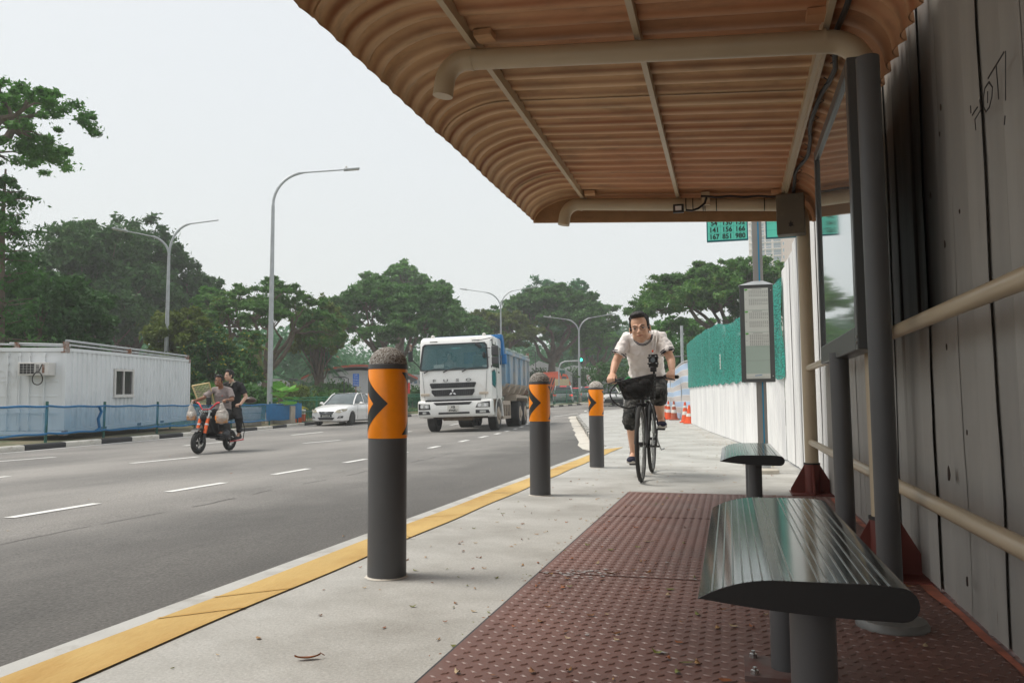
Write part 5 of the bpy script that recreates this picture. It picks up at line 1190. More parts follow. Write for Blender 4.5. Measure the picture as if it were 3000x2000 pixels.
# ------------------------------------------------------------------ people
M['skinA'] = mat('skin_light', (.68, .40, .27), .5, var=.05, vs=14); M['skinB'] = mat('skin_brown', (.24, .105, .055), .5, var=.07, vs=14); M['skinC'] = mat('skin_fair', (.56, .34, .24), .5, var=.05, vs=14)
M['hair'] = mat('black_hair', (.012, .010, .009), .55, var=.3, vs=60, stretch=(1, 1, .25), bump=.8, bs=120)
M['tee'] = mat('white_cotton', (.86, .81, .78), .9, var=.05, vs=7, bump=.12, bs=200); M['trim'] = mat('navy_trim', (.02, .024, .04), .8)
M['shirtg'] = mat('taupe_work_shirt', (.27, .225, .215), .9, var=.07, vs=8); M['blackcloth'] = mat('black_cloth', (.018, .018, .019), .9, var=.25, vs=8); M['navyshoe'] = mat('navy_shoe', (.012, .015, .04), .8, var=.15); M['sole'] = mat('pale_sole', (.55, .52, .48), .7)
M['eyew'] = mat('eye_white', (.6, .58, .56), .3, var=0); M['lip'] = mat('lip', (.36, .12, .085), .5, var=0); M['teeth'] = mat('teeth', (.75, .72, .66), .4, var=0)
def camo():
    m = mat('camouflage_cloth', (.03, .031, .028), .9); N, L, b = nodes(m); tc = N.new('ShaderNodeTexCoord'); n = N.new('ShaderNodeTexNoise'); n.inputs['Scale'].default_value = 14; n.inputs['Detail'].default_value = 3; n.inputs['Distortion'].default_value = 1.2
    L.new(tc.outputs['Object'], n.inputs['Vector']); r = N.new('ShaderNodeValToRGB'); r.color_ramp.interpolation = 'CONSTANT'; e = r.color_ramp.elements; e[0].color = (.014, .015, .014, 1); e[1].position = .5; e[1].color = (.05, .05, .046, 1); q = e.new(.6); q.color = (.10, .095, .088, 1); q = e.new(.67); q.color = (.025, .03, .028, 1)
    L.new(n.outputs[0], r.inputs[0]); L.new(r.outputs[0], b.inputs['Base Color']); return m
M['camo'] = camo()
def remesh(name, mb, vox, mt, parent, smooth=3, disp=0, dsize=.08):
    o = bpy.data.objects.new(name, mb.mesh(name, mt, smooth=False)); C.objects.link(o)
    r = o.modifiers.new('r', 'REMESH'); r.mode = 'VOXEL'; r.voxel_size = vox; r.use_smooth_shade = True
    s = o.modifiers.new('s', 'SMOOTH'); s.factor = .5; s.iterations = smooth
    if disp:
        tx = bpy.data.textures.new(name + '_folds', 'CLOUDS'); tx.noise_scale = dsize; tx.noise_depth = 2
        d = o.modifiers.new('d', 'DISPLACE'); d.texture = tx; d.strength = disp; d.mid_level = .38
    me = evalmesh(o); me.name = name; me.materials.clear(); me.materials.append(mt); me.polygons.foreach_set('use_smooth', [True] * len(me.polygons)); me.polygons.foreach_set('material_index', [0] * len(me.polygons))
    return obj(name, me, parent)
def head_parts(mb, c, R, s=1.0):
    c = Vector(c); P = lambda x, y, z: c + R @ (Vector((x, y, z)) * s)
    S = lambda *r: tuple(q * s for q in r)
    mb.ell(P(0, .018, .035), S(.074, .088, .088), 18, 12, R=R); mb.ell(P(0, -.012, -.020), S(.064, .070, .082), 18, 12, R=R)
    mb.ell(P(0, -.030, -.078), S(.040, .042, .036), 14, 9, R=R); mb.ell(P(-.030, -.020, -.055), S(.034, .045, .042), 12, 8, R=R); mb.ell(P(.030, -.020, -.055), S(.034, .045, .042), 12, 8, R=R)
    mb.ell(P(0, -.050, -.078), S(.018, .018, .014), 10, 7, R=R)
    mb.tube([P(0, -.072, .012), P(0, -.086, -.010), P(0, -.094, -.026)], [.007 * s, .009 * s, .012 * s], 8, dome=True)
    for q in (-1, 1):
        mb.ell(P(q * .012, -.086, -.028), S(.009, .010, .008), 8, 6, R=R); mb.ell(P(q * .077, .012, -.008), S(.009, .018, .030), 10, 7, R=R)
        mb.tube([P(q * .014, -.076, .020), P(q * .048, -.066, .020)], .009 * s, 8, dome=True); mb.ell(P(q * .038, -.058, -.022), S(.020, .018, .018), 10, 7, R=R)
    mb.ell(P(0, -.078, -.050), S(.026, .012, .009), 10, 7, R=R); mb.ell(P(0, -.076, -.061), S(.020, .012, .007), 10, 7, R=R)
def face_detail(parent, c, R, s, smile=False, brow=0.0):
    c = Vector(c); P = lambda x, y, z: c + R @ (Vector((x, y, z)) * s)
    for q in (-1, 1):
        e = MB().ell(P(q * .031, -.0665, .001), (.0125 * s, .008 * s, .0055 * s), 12, 8, R=R).build('eye', M['eyew'], parent)
        MB().ell(P(q * .031 - .0, -.0735, .000), (.0056 * s, .003 * s, .0052 * s), 10, 6, R=R).build('iris', M['hair'], e)
        MB().tube([P(q * .018, -.0755, .0075), P(q * .031, -.0765, .0095), P(q * .045, -.070, .0065)], .0012 * s, 6).build('eyelid', M['hair'], e)
        MB().tube([P(q * .012, -.083, .019 - brow), P(q * .030, -.081, .026), P(q * .050, -.070, .023)], [.0030 * s, .0042 * s, .002 * s], 6).build('eyebrow', M['hair'], parent)
    if smile:
        MB().tube([P(-.027, -.075, -.050), P(0, -.0885, -.058), P(.027, -.075, -.050)], (.005 * s, .004 * s) if 0 else .005 * s, 6).build('teeth', M['teeth'], parent)
    MB().tube([P(-.022, -.077, -.0545), P(-.012, -.0875, -.054), P(.0, -.090, -.0545), P(.012, -.0875, -.054), P(.024, -.077, -.056)], .0036 * s, 6).build('lips', M['lip'], parent)
def hair_cap(parent, c, R, s, vol=1.0, seed=1, spiky=.012, ears=True):
    c = Vector(c); P = lambda x, y, z: c + R @ (Vector((x, y, z)) * s); rg = random.Random(seed); mb = MB()
    mb.ell(P(0, .030, .052), (.080 * s, .088 * s, .082 * s * vol), 18, 12, R=R); mb.ell(P(0, -.026, .106), (.060 * s, .046 * s, .032 * s * vol), 14, 9, R=R)
    mb.ell(P(0, .058, -.005), (.070 * s, .052 * s, .075 * s), 14, 9, R=R)
    for q in (-1, 1): mb.ell(P(q * .066, .006, .034), (.014 * s, .038 * s, .044 * s), 10, 7, R=R); mb.ell(P(q * .0705, -.008, .002), (.008 * s, .014 * s, .020 * s), 8, 6, R=R)
    for _ in range(60):
        a, u = rg.uniform(0, 2 * pi), rg.uniform(.15, 1); q = (1 - u * u) ** .5
        if q * sin(a) < -.3: continue
        p = P(.074 * q * cos(a), .010 + .078 * q * sin(a), .055 + .080 * vol * u); d = R @ Vector((.3 * cos(a) * q, .25 * sin(a) * q - .12, .6)).normalized()
        mb.tube([p - d * .01, p + d * (spiky + .008 * rg.random()) * s], [.010 * s, .004 * s], 6)
    return remesh('hair', mb, .0045 * s, M['hair'], parent, 1)
def hand(mb, wr, grip, sg, s=1.0, f=Vector((0, -1, 0)), ax=Vector((1, 0, 0))):
    wr, grip = Vector(wr), Vector(grip); up = f.cross(ax) * -1
    if up.z < 0: up = -up
    K = grip + up * .030 * s + f * .004; mb.tube([wr, wr.lerp(K, .5) + up * .006, K], [(.019 * s, .025 * s), (.017 * s, .036 * s), (.013 * s, .038 * s)], 12, side=up, dome=True)
    for i in range(4):
        o = ax * (i - 1.5) * .0205 * s; l = (.92, 1.05, 1.0, .85)[i] if sg > 0 else (.85, 1.0, 1.05, .92)[i]
        mb.tube([K + o, grip + o + (f * .030 + up * .016) * s * l, grip + o + (f * .031 - up * .010) * s * l, grip + o + (f * .010 - up * .027) * s], [.0100 * s, .0098 * s, .009 * s, .0078 * s], 8, dome=True)
    t = -sg * ax
    mb.tube([wr.lerp(K, .35) + t * .030 * s, grip + t * .044 * s + up * .010 * s - f * .022 * s, grip + t * .046 * s - up * .014 * s - f * .010 * s, grip + t * .042 * s - up * .022 * s + f * .010 * s], [.013 * s, .011 * s, .010 * s, .008 * s], 8, dome=True)
def lerp(a, b, t): return Vector(a).lerp(Vector(b), t)
def person(label, loc, rz, J, sk, shirt, pants, shoe, vox=.0065, hs=1.0, hR=None, sleeve=.62, plen=1.06, wrinkle=.014, bulk=1.0, smile=False, hairvol=1.0, sole='sole', spiky=.012, shoehi=False):
    t = thing('person', label, 'person', loc, rz)
    J = {k: Vector(v) for k, v in J.items()}; hR = hR or Matrix.Identity(3); fw = (0, -1, 0)
    b = MB(); head_parts(b, J['head'], hR, hs)
    b.tube([J['neck'] - Vector((0, 0, .05)), J['neck'], lerp(J['neck'], J['head'], .55) + Vector((0, .01, 0)), J['head'] + hR @ Vector((0, .03, -.02)) * hs], [.062 * bulk, .054 * bulk, .052 * bulk, .05], 14)
    b.tube([J['pelvis'], J['waist'], J['chest'], J['neck'] - Vector((0, 0, .03))], [(.10, .14), (.09, .13), (.10, .15), (.06, .09)], 16, side=fw, dome=True)
    for s in 'RL':
        b.tube([J['sh' + s], lerp(J['sh' + s], J['el' + s], .5), J['el' + s], lerp(J['el' + s], J['wr' + s], .3), J['wr' + s]], [.042 * bulk, .044 * bulk, .040 * bulk, .038 * bulk, .0265 * bulk], 12, dome=True)
        hand(b, J['wr' + s], J['ha' + s], 1 if s == 'L' else -1, bulk)
        kn, an = J['kn' + s], J['an' + s]
        b.tube([J['hip' + s], lerp(J['hip' + s], kn, .5), kn, lerp(kn, an, .3) + Vector((0, .012, 0)), lerp(kn, an, .7), an], [.085 * bulk, .070 * bulk, .054 * bulk, .055 * bulk, .042 * bulk, .034 * bulk], 12, dome=True)
        b.tube([an, lerp(an, J['to' + s], .45), J['to' + s]], [.034, .033, .026], 10, dome=True)
    remesh('body', b, vox, sk, t, 2)
    # shirt
    m = MB(); d = .016
    m.tube([J['hem'], J['waist'], lerp(J['waist'], J['chest'], .5), J['chest'], J['neck'] - Vector((0, .005, .004))], [(.130 * bulk, .180 * bulk), (.124 * bulk, .168 * bulk), (.126 * bulk, .170 * bulk), (.118 * bulk, .170 * bulk), (.075, .105)], 20, side=fw)
    for s in 'RL':
        e = lerp(J['sh' + s], J['el' + s], sleeve); cs = lerp(J['sh' + s], J['chest'], .35)
        m.tube([cs, J['sh' + s], lerp(J['sh' + s], e, .5), e], [.070 * bulk, .061 * bulk, .062 * bulk, .065 * bulk], 14)
    m.tube([J['shR'], J['neck'] + Vector((0, .03, -.015)), J['shL']], [(.060, .055), (.074, .062), (.060, .055)], 14, dome=True)
    sh = remesh('shirt', m, vox * 1.15, shirt, t, 4, wrinkle, .06)
    # trousers
    m = MB(); m.tube([J['hem'] + Vector((0, .01, .04)), J['pelvis'], J['pelvis'] - Vector((0, 0, .06))], [(.118, .155), (.122, .165), (.10, .15)], 16, side=fw, dome=True)
    for s in 'RL':
        h, kn, an = J['hip' + s], J['kn' + s], J['an' + s]; P = [h, lerp(h, kn, .5), kn]; R_ = [.106 * bulk, .090 * bulk, .083 * bulk]
        if plen > 1: P.append(lerp(kn, an, plen - 1)); R_.append((.086 if plen < 1.4 else .052) * bulk)
        if plen > 1.4: P.insert(3, lerp(kn, an, .4)); R_.insert(3, .064 * bulk)
        if plen < 1.4: m.tube(P[:3], R_[:3], 14, dome=True); m.tube([kn, lerp(kn, an, (plen - 1) * .5), P[3]], [.082 * bulk, .081 * bulk, .079 * bulk], 14); m.ell(kn, (.083, .083, .083))
        else: m.tube(P, R_, 14)
    remesh('shorts' if plen < 1.4 else 'trousers', m, vox * 1.15, pants, t, 3, wrinkle * .9, .06)
    for s in 'RL':
        an, to = J['an' + s], J['to' + s]; dr = (to - an); dr.z = 0; dr = dr.normalized() if dr.length > .01 else Vector(fw); heel = an - dr * .045 + Vector((0, 0, -.05)); tip = Vector((to.x, to.y, to.z)) + dr * .045
        m = MB(); up = Vector((0, 0, 1)); m.tube([heel + Vector((0, 0, .01)), lerp(heel, tip, .35), lerp(heel, tip, .75), tip], [(.036, .036), (.040, .040), (.034, .046), (.020, .036)], 14, side=up, dome=True); m.tube([an + Vector((0, 0, .02 if not shoehi else .07)), heel + dr * .04], [.042, .046], 12)
        so = remesh('shoe', m, .006, shoe, t, 2)
        q = MB(); q.tube([heel + Vector((0, 0, -.026)), lerp(heel, tip, .4) + Vector((0, 0, -.030)), lerp(heel, tip, .75) + Vector((0, 0, -.026)), tip + Vector((0, 0, -.010))], [(.011, .040), (.011, .042), (.011, .048), (.010, .036)], 14, side=up, dome=True); q.build('shoe_sole', M[sole], so)
    face_detail(t, J['head'], hR, hs, smile)
    hair_cap(t, J['head'], hR, hs, hairvol, spiky=spiky)
    return t, sh
def band(name, p, q, r, w_, mt, parent, rr=None, dz=0):
    """cloth band round a limb at p, axis towards q"""
    p, q = Vector(p), Vector(q); d = (q - p).normalized(); return MB().tube([p - d * w_ / 2, p + d * w_ / 2], rr or r, 20).build(name, mt, parent)

# ------------------------------------------------------------------ cyclist and bicycle
M['bikeblack'] = mat('bicycle_black', (.016, .016, .018), .35, var=.15); M['rimgrey'] = mat('rim_grey', (.12, .12, .12), .35, metal=.7)
bk = thing('bicycle', 'black city bicycle with a mesh front basket, ridden towards the camera', 'bicycle', (-.785, 7.32, 0))
def wheel(parent, y, R=.345, tr=.019, z=None, steer=0):
    z = R if z is None else z; m = MB(); rows = []
    for i in range(49):
        a = 2 * pi * i / 48; rows.append([((tr * cos(b_)), y + (R - tr + tr * sin(b_)) * cos(a), z + (R - tr + tr * sin(b_)) * sin(a)) for b_ in ys(0, 2 * pi, 10)])
    m.grid(rows); w_ = m.build('wheel', M['rubber'], parent, ang=80)
    m = MB(); rr = R - 2 * tr - .006
    rows = [[(x, y + q * cos(2 * pi * i / 48), z + q * sin(2 * pi * i / 48)) for x, q in ((-.011, rr + .012), (-.010, rr - .01), (.010, rr - .01), (.011, rr + .012))] for i in range(49)]
    m.grid(rows); m.build('rim', M['rimgrey'], w_, ang=30)
    m = MB()
    for i in range(28):
        a = 2 * pi * i / 28; sx = .028 * (1 if i % 2 else -1); a2 = a + (.9 if (i // 2) % 2 else -.9); m.tube([(sx, y + .018 * cos(a2), z + .018 * sin(a2)), (0, y + rr * cos(a), z + rr * sin(a))], .0014, 3)
    tag(m.build('spokes', M['steel'], w_, recalc=False), kind='stuff')
    MB().tube([(-.05, y, z), (-.03, y, z), (.03, y, z), (.05, y, z)], [.008, .016, .016, .008], 10).build('hub', M['bikeblack'], w_)
    return w_
wheel(bk, 0); wheel(bk, 1.04)
f = MB(); BB = (0, .60, .29); HT, HB = (0, .235, .80), (0, .205, .68); ST = (0, .76, .74)
f.tube([BB, ST], .016, 10); f.tube([BB, HB], .020, 10); f.tube([ST, (0, .24, .78)], .017, 10); f.tube([HT, HB], .022, 10)
for s in (-1, 1): f.tube([(s * .02, .62, .29), (s * .055, .85, .32), (s * .055, 1.04, .345)], .010, 8); f.tube([(s * .016, .75, .72), (s * .05, .88, .56), (s * .055, 1.04, .345)], .009, 8)
f.build('frame', M['bikeblack'], bk)
m = MB()
for s in (-1, 1): m.tube([(s * .045, .19, .69), (s * .048, .14, .56), (s * .05, 0, .345)], [.017, .015, .011], 8)
m.tube([(-.05, .19, .695), (.05, .19, .695)], .018, 8); m.build('fork', M['bikeblack'], bk)
m = MB(); m.tube([HT, (0, .25, .90), (0, .18, .93)], .016, 8); m.tube([(-.30, .19, .925), (-.18, .16, .935), (0, .17, .935), (.18, .16, .948), (.30, .19, .950)], .013, 8); m.build('handlebar', M['bikeblack'], bk)
for s, z in ((-1, .923), (1, .951)):
    MB().tube([(s * .215, .172, z + .004), (s * .325, .20, z)], .018, 12, dome=True).build('grip', M['black'], bk)
    MB().tube([(s * .20, .165, z), (s * .225, .12, z - .01), (s * .31, .12, z - .03)], .006, 6).build('brake_lever', M['bikeblack'], bk)
m = MB(); m.tube(smoothpts([(-.17, .15, .93), (-.25, .04, .86), (-.27, .0, .78), (-.21, -.0, .70), (-.12, .06, .665), (-.05, .12, .68)]), .007, 7); m.tube(smoothpts([(.15, .15, .93), (.09, .05, .86), (.03, .05, .76), (0, .12, .7)]), .006, 6); m.build('brake_cable', M['black'], bk)
MB().ell((0, .80, .90), (.075, .13, .03), 16, 8).build('saddle', M['black'], bk); MB().tube([ST, (0, .785, .89)], .013, 8).build('seat_post', M['steel'], bk)
# basket: rim, mesh sides, contents
bsk = MB(); T0 = [(-.195, -.06, .905), (.135, -.06, .972), (.135, .13, .975), (-.195, .13, .908)]; B0 = [(-.135, -.02, .745), (.125, -.02, .745), (.125, .12, .745), (-.135, .12, .745)]
for k in range(4): bsk.tube([T0[k], T0[(k + 1) % 4]], .006, 6); bsk.tube([B0[k], B0[(k + 1) % 4]], .004, 5); bsk.tube([T0[k], B0[k]], .004, 5)
bo = bsk.build('basket', M['black'], bk)
bm_ = mat('basket_mesh', (.012, .012, .012), .6, alpha=.55); m = MB()
for k in range(4): a, b_, c_, d_ = T0[k], T0[(k + 1) % 4], B0[(k + 1) % 4], B0[k]; m.add([a, b_, c_, d_], [(0, 1, 2, 3)])
m.add(B0, [(0, 1, 2, 3)]); m.build('basket_mesh', bm_, bo, recalc=False)
m = MB()
for k in range(4):
    for q in range(1, 9):
        t = q / 9; m.bar(lerp(T0[k], T0[(k + 1) % 4], t), lerp(B0[k], B0[(k + 1) % 4], t), .0022, .0022)
    for q in range(1, 7): t = q / 7; m.bar(lerp(T0[k], B0[k], t), lerp(T0[(k + 1) % 4], B0[(k + 1) % 4], t), .0022, .0022)
tag(m.build('basket_wires', M['black'], bo), kind='stuff')
m = MB(); m.ell((-.03, .05, .83), (.13, .08, .075), 14, 9); m.ell((-.10, .06, .90), (.08, .06, .04), 12, 8); m.ell((.05, .05, .88), (.06, .06, .05), 12, 8)
bg_ = thing('basket_bag', 'black bag stuffed into the bicycle basket', 'bag', (-.785, 7.32, 0)); remesh('bag_body', m, .008, M['blackcloth'], bg_, 2, .02, .05); MB().tube([(-.14, .04, .925), (-.10, .03, .95), (-.07, .03, .925)], .008, 6).build('strap', mat('colourful_strap', (.05, .4, .12), .7), bg_)
m = MB()
m.tube([(-.12, .60, .29), (.12, .60, .29)], .010, 8); m.tube([(-.085, .60, .29), (-.095, .60, .125)], .011, 8); m.tube([(.085, .60, .29), (.095, .60, .455)], .011, 8); m.build('crank', M['rimgrey'], bk)
MB().bb(-.175, -.095, .555, .645, .108, .128).build('pedal', M['black'], bk, bevel=.004); MB().bb(.095, .175, .555, .645, .448, .468).build('pedal', M['black'], bk, bevel=.004)
m = MB(); m.lathe([(.075, .045), (.09, .046), (.09, .051), (.075, .052)], 28, (0, .60, .29), axis='x'); m.build('chainring', M['rimgrey'], bk)
MB().tube([(.06, .86, .40), (.08, .95, .30), (.10, 1.0, .235), (.135, 1.0, .25)], .009, 7).build('kickstand', M['steel'], bk)
m = MB(); rows = [[(x, 1.04 + .372 * cos(a), .345 + .372 * sin(a)) for x in (-.03, 0, .03)] for a in ys(.5, 2.9, 14)]; m.grid(rows); m.build('mudguard', M['bikeblack'], bk)
# phone holder on a stalk
ph = thing('camera_mount', 'black camera rig on a stalk above the bicycle basket', 'camera', (-.785, 7.32, 0))
m = MB(); m.bb(.085, .168, -.02, .03, 1.035, 1.155); m.bb(.075, .178, -.03, -.015, 1.06, 1.075); m.bb(.075, .178, -.03, -.015, 1.115, 1.13); m.bb(.10, .155, -.035, .02, .995, 1.04); m.build('camera_body', M['black'], ph, bevel=.006)
m = MB(); m.tube([(.13, 0, 1.0), (.13, .02, .975), (.11, .08, .955)], .010, 8); m.build('stalk', M['black'], ph)
m = MB(); m.tube([(.127, -.036, 1.10), (.127, -.042, 1.10)], .022, 16); m.build('lens', M['glass'], ph)
m = MB()
for dx, dz in ((-.02, .04), (.025, .035), (-.03, -.025), (.03, -.03)): m.bb(.127 + dx - .006, .127 + dx + .006, -.034, -.031, 1.10 + dz - .003, 1.10 + dz + .003)
m.build('silver_detail', M['steel'], ph)
HRc = Matrix.Rotation(radians(-7), 3, 'Y') @ Matrix.Rotation(radians(6), 3, 'X')
CJ = dict(head=(-.003, .13, 1.405), neck=(.0, .39, 1.362), chest=(-.005, .50, 1.25), waist=(0, .64, 1.08), pelvis=(0, .80, .97), hem=(0, .70, 1.00),
    shR=(-.168, .44, 1.338), elR=(-.268, .37, 1.10), wrR=(-.285, .27, .985), haR=(-.283, .182, .925), shL=(.168, .44, 1.338), elL=(.262, .37, 1.115), wrL=(.275, .27, 1.005), haL=(.268, .180, .950),
    hipR=(-.085, .78, .93), knR=(-.135, .44, .575), anR=(-.135, .62, .215), toR=(-.150, .52, .162), hipL=(.085, .78, .93), knL=(.135, .36, .795), anL=(.135, .62, .555), toL=(.155, .52, .505))
pc, shc = person('cyclist in a white tee and dark camouflage shorts, leaning over his handlebar', (-.785, 7.32, 0), 0, CJ, M['skinA'], M['tee'], M['camo'], M['navyshoe'], .0062, 1.2, HRc, sleeve=.66, plen=1.24, wrinkle=.032, bulk=1.0, hairvol=.92, spiky=.008)
for s in 'RL':
    a, b_ = Vector(CJ['sh' + s]), Vector(CJ['el' + s]); e = a.lerp(b_, .66)
    for k in (.0, .018): band('sleeve_stripe', e - (b_ - a).normalized() * k, b_, .0715, .007, M['trim'], pc)
m = MB(); c0 = Vector((0, .372, 1.364))
for rr in (.084, .094): m.tube([c0 + Vector((rr * cos(a), .050 * sin(a) * (rr / .084), rr * 1.12 * sin(a))) for a in ys(radians(178), radians(362), 18)], .0036, 6)
m.build('collar_stripe', M['trim'], pc)
P = lambda x, y, z: Vector(CJ['head']) + HRc @ (Vector((x, y, z)) * 1.2)
gl = MB()
for q in (-1, 1):
    gl.tube([P(q * .031 + .023 * cos(a), -.084, -.002 + .015 * sin(a)) for a in ys(0, 2 * pi, 16)], .0016, 5, caps=False); gl.tube([P(q * .054, -.083, .004), P(q * .075, -.03, .006), P(q * .079, .02, .0)], .0018, 5)
gl.tube([P(-.008, -.087, .004), P(.008, -.087, .004)], .0016, 5); gl.build('spectacles', mat('spectacle_wire', (.35, .3, .28), .3, metal=.7), pc)
m = MB()
for q in (.0, .032): m.tube([(.105 + q, .36, 1.40), (.10 + q, .30, 1.30), (.105 + q * .7, .20, 1.20), (.115 + q * .3, .03, 1.155)], (.0015, .005), 6, side=(0, 1, 0))
m.build('neck_strap', mat('strap_white', (.55, .52, .48), .7), pc); MB().ell((.118, .05, 1.185), (.009, .006, .012)).build('orange_charm', M['cone'], pc)

# ------------------------------------------------------------------ electric motorbike with two riders and its load
M['anod'] = mat('orange_fork', (.78, .13, .03), .3, metal=.35, var=.06); M['redbar'] = mat('red_bar', (.5, .02, .03), .35, metal=.3); M['bag'] = mat('clear_bag', (.62, .56, .50), .25, var=.2, vs=14, alpha=.5); M['brownbag'] = mat('paper_box', (.42, .22, .10), .7, var=.2, vs=12)
MX, MY = -10.14, 13.65; MZ = gz(MX, MY) - .116
mo = thing('electric_motorbike', 'small black electric motorbike with orange front fork, carrying two riders', 'motorbike', (MX, MY, MZ), .07)
def mwheel(y, R=.225, tr=.05):
    m = MB(); rows = []
    for i in range(41):
        a = 2 * pi * i / 40; rows.append([((tr * cos(b_)), y + (R - tr + tr * sin(b_)) * cos(a), R + (R - tr + tr * sin(b_)) * sin(a)) for b_ in ys(0, 2 * pi, 12)])
    m.grid(rows); w_ = m.build('wheel', M['rubber'], mo, ang=80)
    m = MB(); rr = R - 2 * tr + .012; rows = [[(x, y + q * cos(2 * pi * i / 40), R + q * sin(2 * pi * i / 40)) for x, q in ((-.035, rr + .01), (-.03, rr - .012), (.03, rr - .012), (.035, rr + .01))] for i in range(41)]
    m.grid(rows); r_ = m.build('rim', M['black'], w_)
    m = MB()
    for i in range(5):
        for q in (-.12, .12): a = 2 * pi * i / 5 + q + .5; m.bar((.012, y + .03 * cos(a), R + .03 * sin(a)), (.012, y + rr * cos(a), R + rr * sin(a)), .02, .008)
    m.build('rim_spokes', M['black'], w_); MB().tube([(-.07, y, R), (.07, y, R)], .04, 14).build('hub', M['black'], w_)
    MB().lathe([(.035, .052), (.085, .052), (.085, .056), (.035, .056)], 24, (0, y, R), axis='x').build('brake_disc', M['steel'], w_)
mwheel(0); mwheel(1.14)
for s in (-1, 1):
    m = MB(); m.tube([(s * .085, .02, .23), (s * .085, .07, .40)], .034, 10); fo = m.build('fork_foot', M['black'], mo)
    MB().tube([(s * .085, .07, .40), (s * .085, .20, .73)], .034, 12).build('fork_tube', M['anod'], mo); MB().tube([(s * .085, .135, .56), (s * .085, .145, .59)], .040, 12).build('fork_ring', M['steel'], mo); MB().tube([(s * .085, .20, .735), (s * .085, .235, .86)], .022, 10).build('fork_upper', M['steel'], mo)
m = MB(); m.bb(-.12, .12, .15, .26, .70, .74); m.bb(-.11, .11, .18, .27, .82, .85); m.build('fork_clamp', M['steel'], mo)
m = MB(); m.grid([[(x, .0 + .265 * cos(a) + .02, .235 + .265 * sin(a)) for x in (-.075, -.03, .03, .075)] for a in ys(.55, 2.3, 10)]); m.grid([[(x, .0 + .275 * cos(a) + .02, .235 + .275 * sin(a)) for x in (-.075, .075)] for a in ys(.55, 2.3, 10)]); m.build('mudguard', M['black'], mo)
MB().tube([(-.33, .34, 1.02), (-.20, .30, 1.0), (-.08, .24, .87), (.08, .24, .87), (.20, .30, 1.0), (.33, .34, 1.02)], .016, 10).build('handlebar', M['redbar'], mo)
for s in (-1, 1): MB().tube([(s * .27, .32, 1.015), (s * .41, .36, 1.02)], .022, 10, dome=True).build('grip', M['black'], mo)
MB().ell((0, .17, .72), (.085, .05, .085), 16, 10).build('headlamp', M['black'], mo, ); MB().bb(.02, .12, .20, .24, .96, 1.12).build('phone_holder', M['black'], mo, bevel=.01)
m = MB(); m.prism([(.30, .72), (.22, .60), (.34, .42), (.55, .28), (.95, .28), (1.05, .40), (1.0, .58), (.62, .62)], 'x', -.10, .10); m.build('frame_body', M['black'], mo, bevel=.02)
m = MB(); m.prism([(.55, .62), (.60, .72), (1.35, .78), (1.38, .70), (1.0, .64)], 'x', -.12, .12); m.build('seat', M['blackcloth'], mo, bevel=.03)
m = MB(); m.tube([(.10, .80, .26), (.10, 1.0, .30), (.10, 1.14, .225)], .025, 8); m.tube([(-.10, .80, .26), (-.10, 1.14, .225)], .025, 8); m.build('swing_arm', M['black'], mo)
MB().tube([(.13, .95, .20), (.14, 1.45, .22)], .014, 8).build('side_bar', M['redbar'], mo); MB().tube([(.13, 1.45, .22), (.14, 1.5, .45), (.13, 1.40, .66), (.1, 1.25, .72)], .009, 7).build('rear_cable', M['black'], mo)
m = MB(); m.bb(-.22, .22, .40, .60, .30, .325); m.build('footrest', M['black'], mo); m = MB(); m.ell((.06, .80, .36), (.13, .16, .11), 14, 9); m.build('motor', mat('motor_grey', (.05, .05, .055), .4), mo)
m = MB()
for k in range(5): m.tube([(-.05 + k * .03, .20, .74 + .01 * k), (-.10 + k * .05, .12, .85), (-.04 + k * .03, .22, .98)], .006, 5)
m.build('wiring', M['black'], mo)
def carrier(label, x, y, z, s, rz=0, yellow=False):
    b = thing('carrier_bag', label, 'plastic bag', (MX, MY, MZ), .07, 'takeaway bags hanging from the handlebar'); m = MB(); m.ell((x, y, z), (.105 * s, .09 * s, .125 * s), 14, 10); m.tube([(x, y, z + .08), (x - .02, y, z + .20 * s), (x, y + .02, z + .27)], [.07 * s, .03, .014], 10)
    remesh('bag_film', m, .010, M['bag'], b, 2, .03, .06); MB().box((x, y, z - .07 * s), (.17 * s, .14, .09), rz=.3).build('brown_box', M['brownbag'], b, bevel=.01); MB().box((x + .02, y - .03, z + .01), (.10 * s, .1, .09), rz=-.2).build('white_carton', M['conew'], b, bevel=.01)
    if yellow: MB().box((x - .085, y - .02, z - .03), (.05, .12, .09)).build('yellow_box', M['orange'], b, bevel=.006)
carrier('clear takeaway bag hanging on the image left handlebar grip', -.33, .26, .77, .95); carrier('fuller takeaway bag with yellow and brown boxes on the image right grip', .34, .27, .735, 1.25, yellow=True)
rk = thing('wire_rack', 'cream framed wire rack held out behind the front rider', 'rack', (MX, MY, MZ), .07)
m = MB(); fr = [(-.62, .70, 1.36), (-.18, .62, 1.42), (-.10, .70, .98), (-.50, .78, .98)]
m.tube(fr + [fr[0]], .016, 8); m.build('rim', mat('rack_cream', (.65, .50, .25), .5), rk)
m = MB()
for k in range(1, 12): t = k / 12; m.bar(lerp(fr[0], fr[1], t), lerp(fr[3], fr[2], t), .006, .006); 
for k in range(1, 10): t = k / 10; m.bar(lerp(fr[0], fr[3], t), lerp(fr[1], fr[2], t), .006, .006)
tag(m.build('wire_grid', mat('rack_wire', (.60, .52, .34), .5), rk), kind='stuff')
R1 = Matrix.Rotation(radians(14), 3, 'Z') @ Matrix.Rotation(radians(8), 3, 'Y')
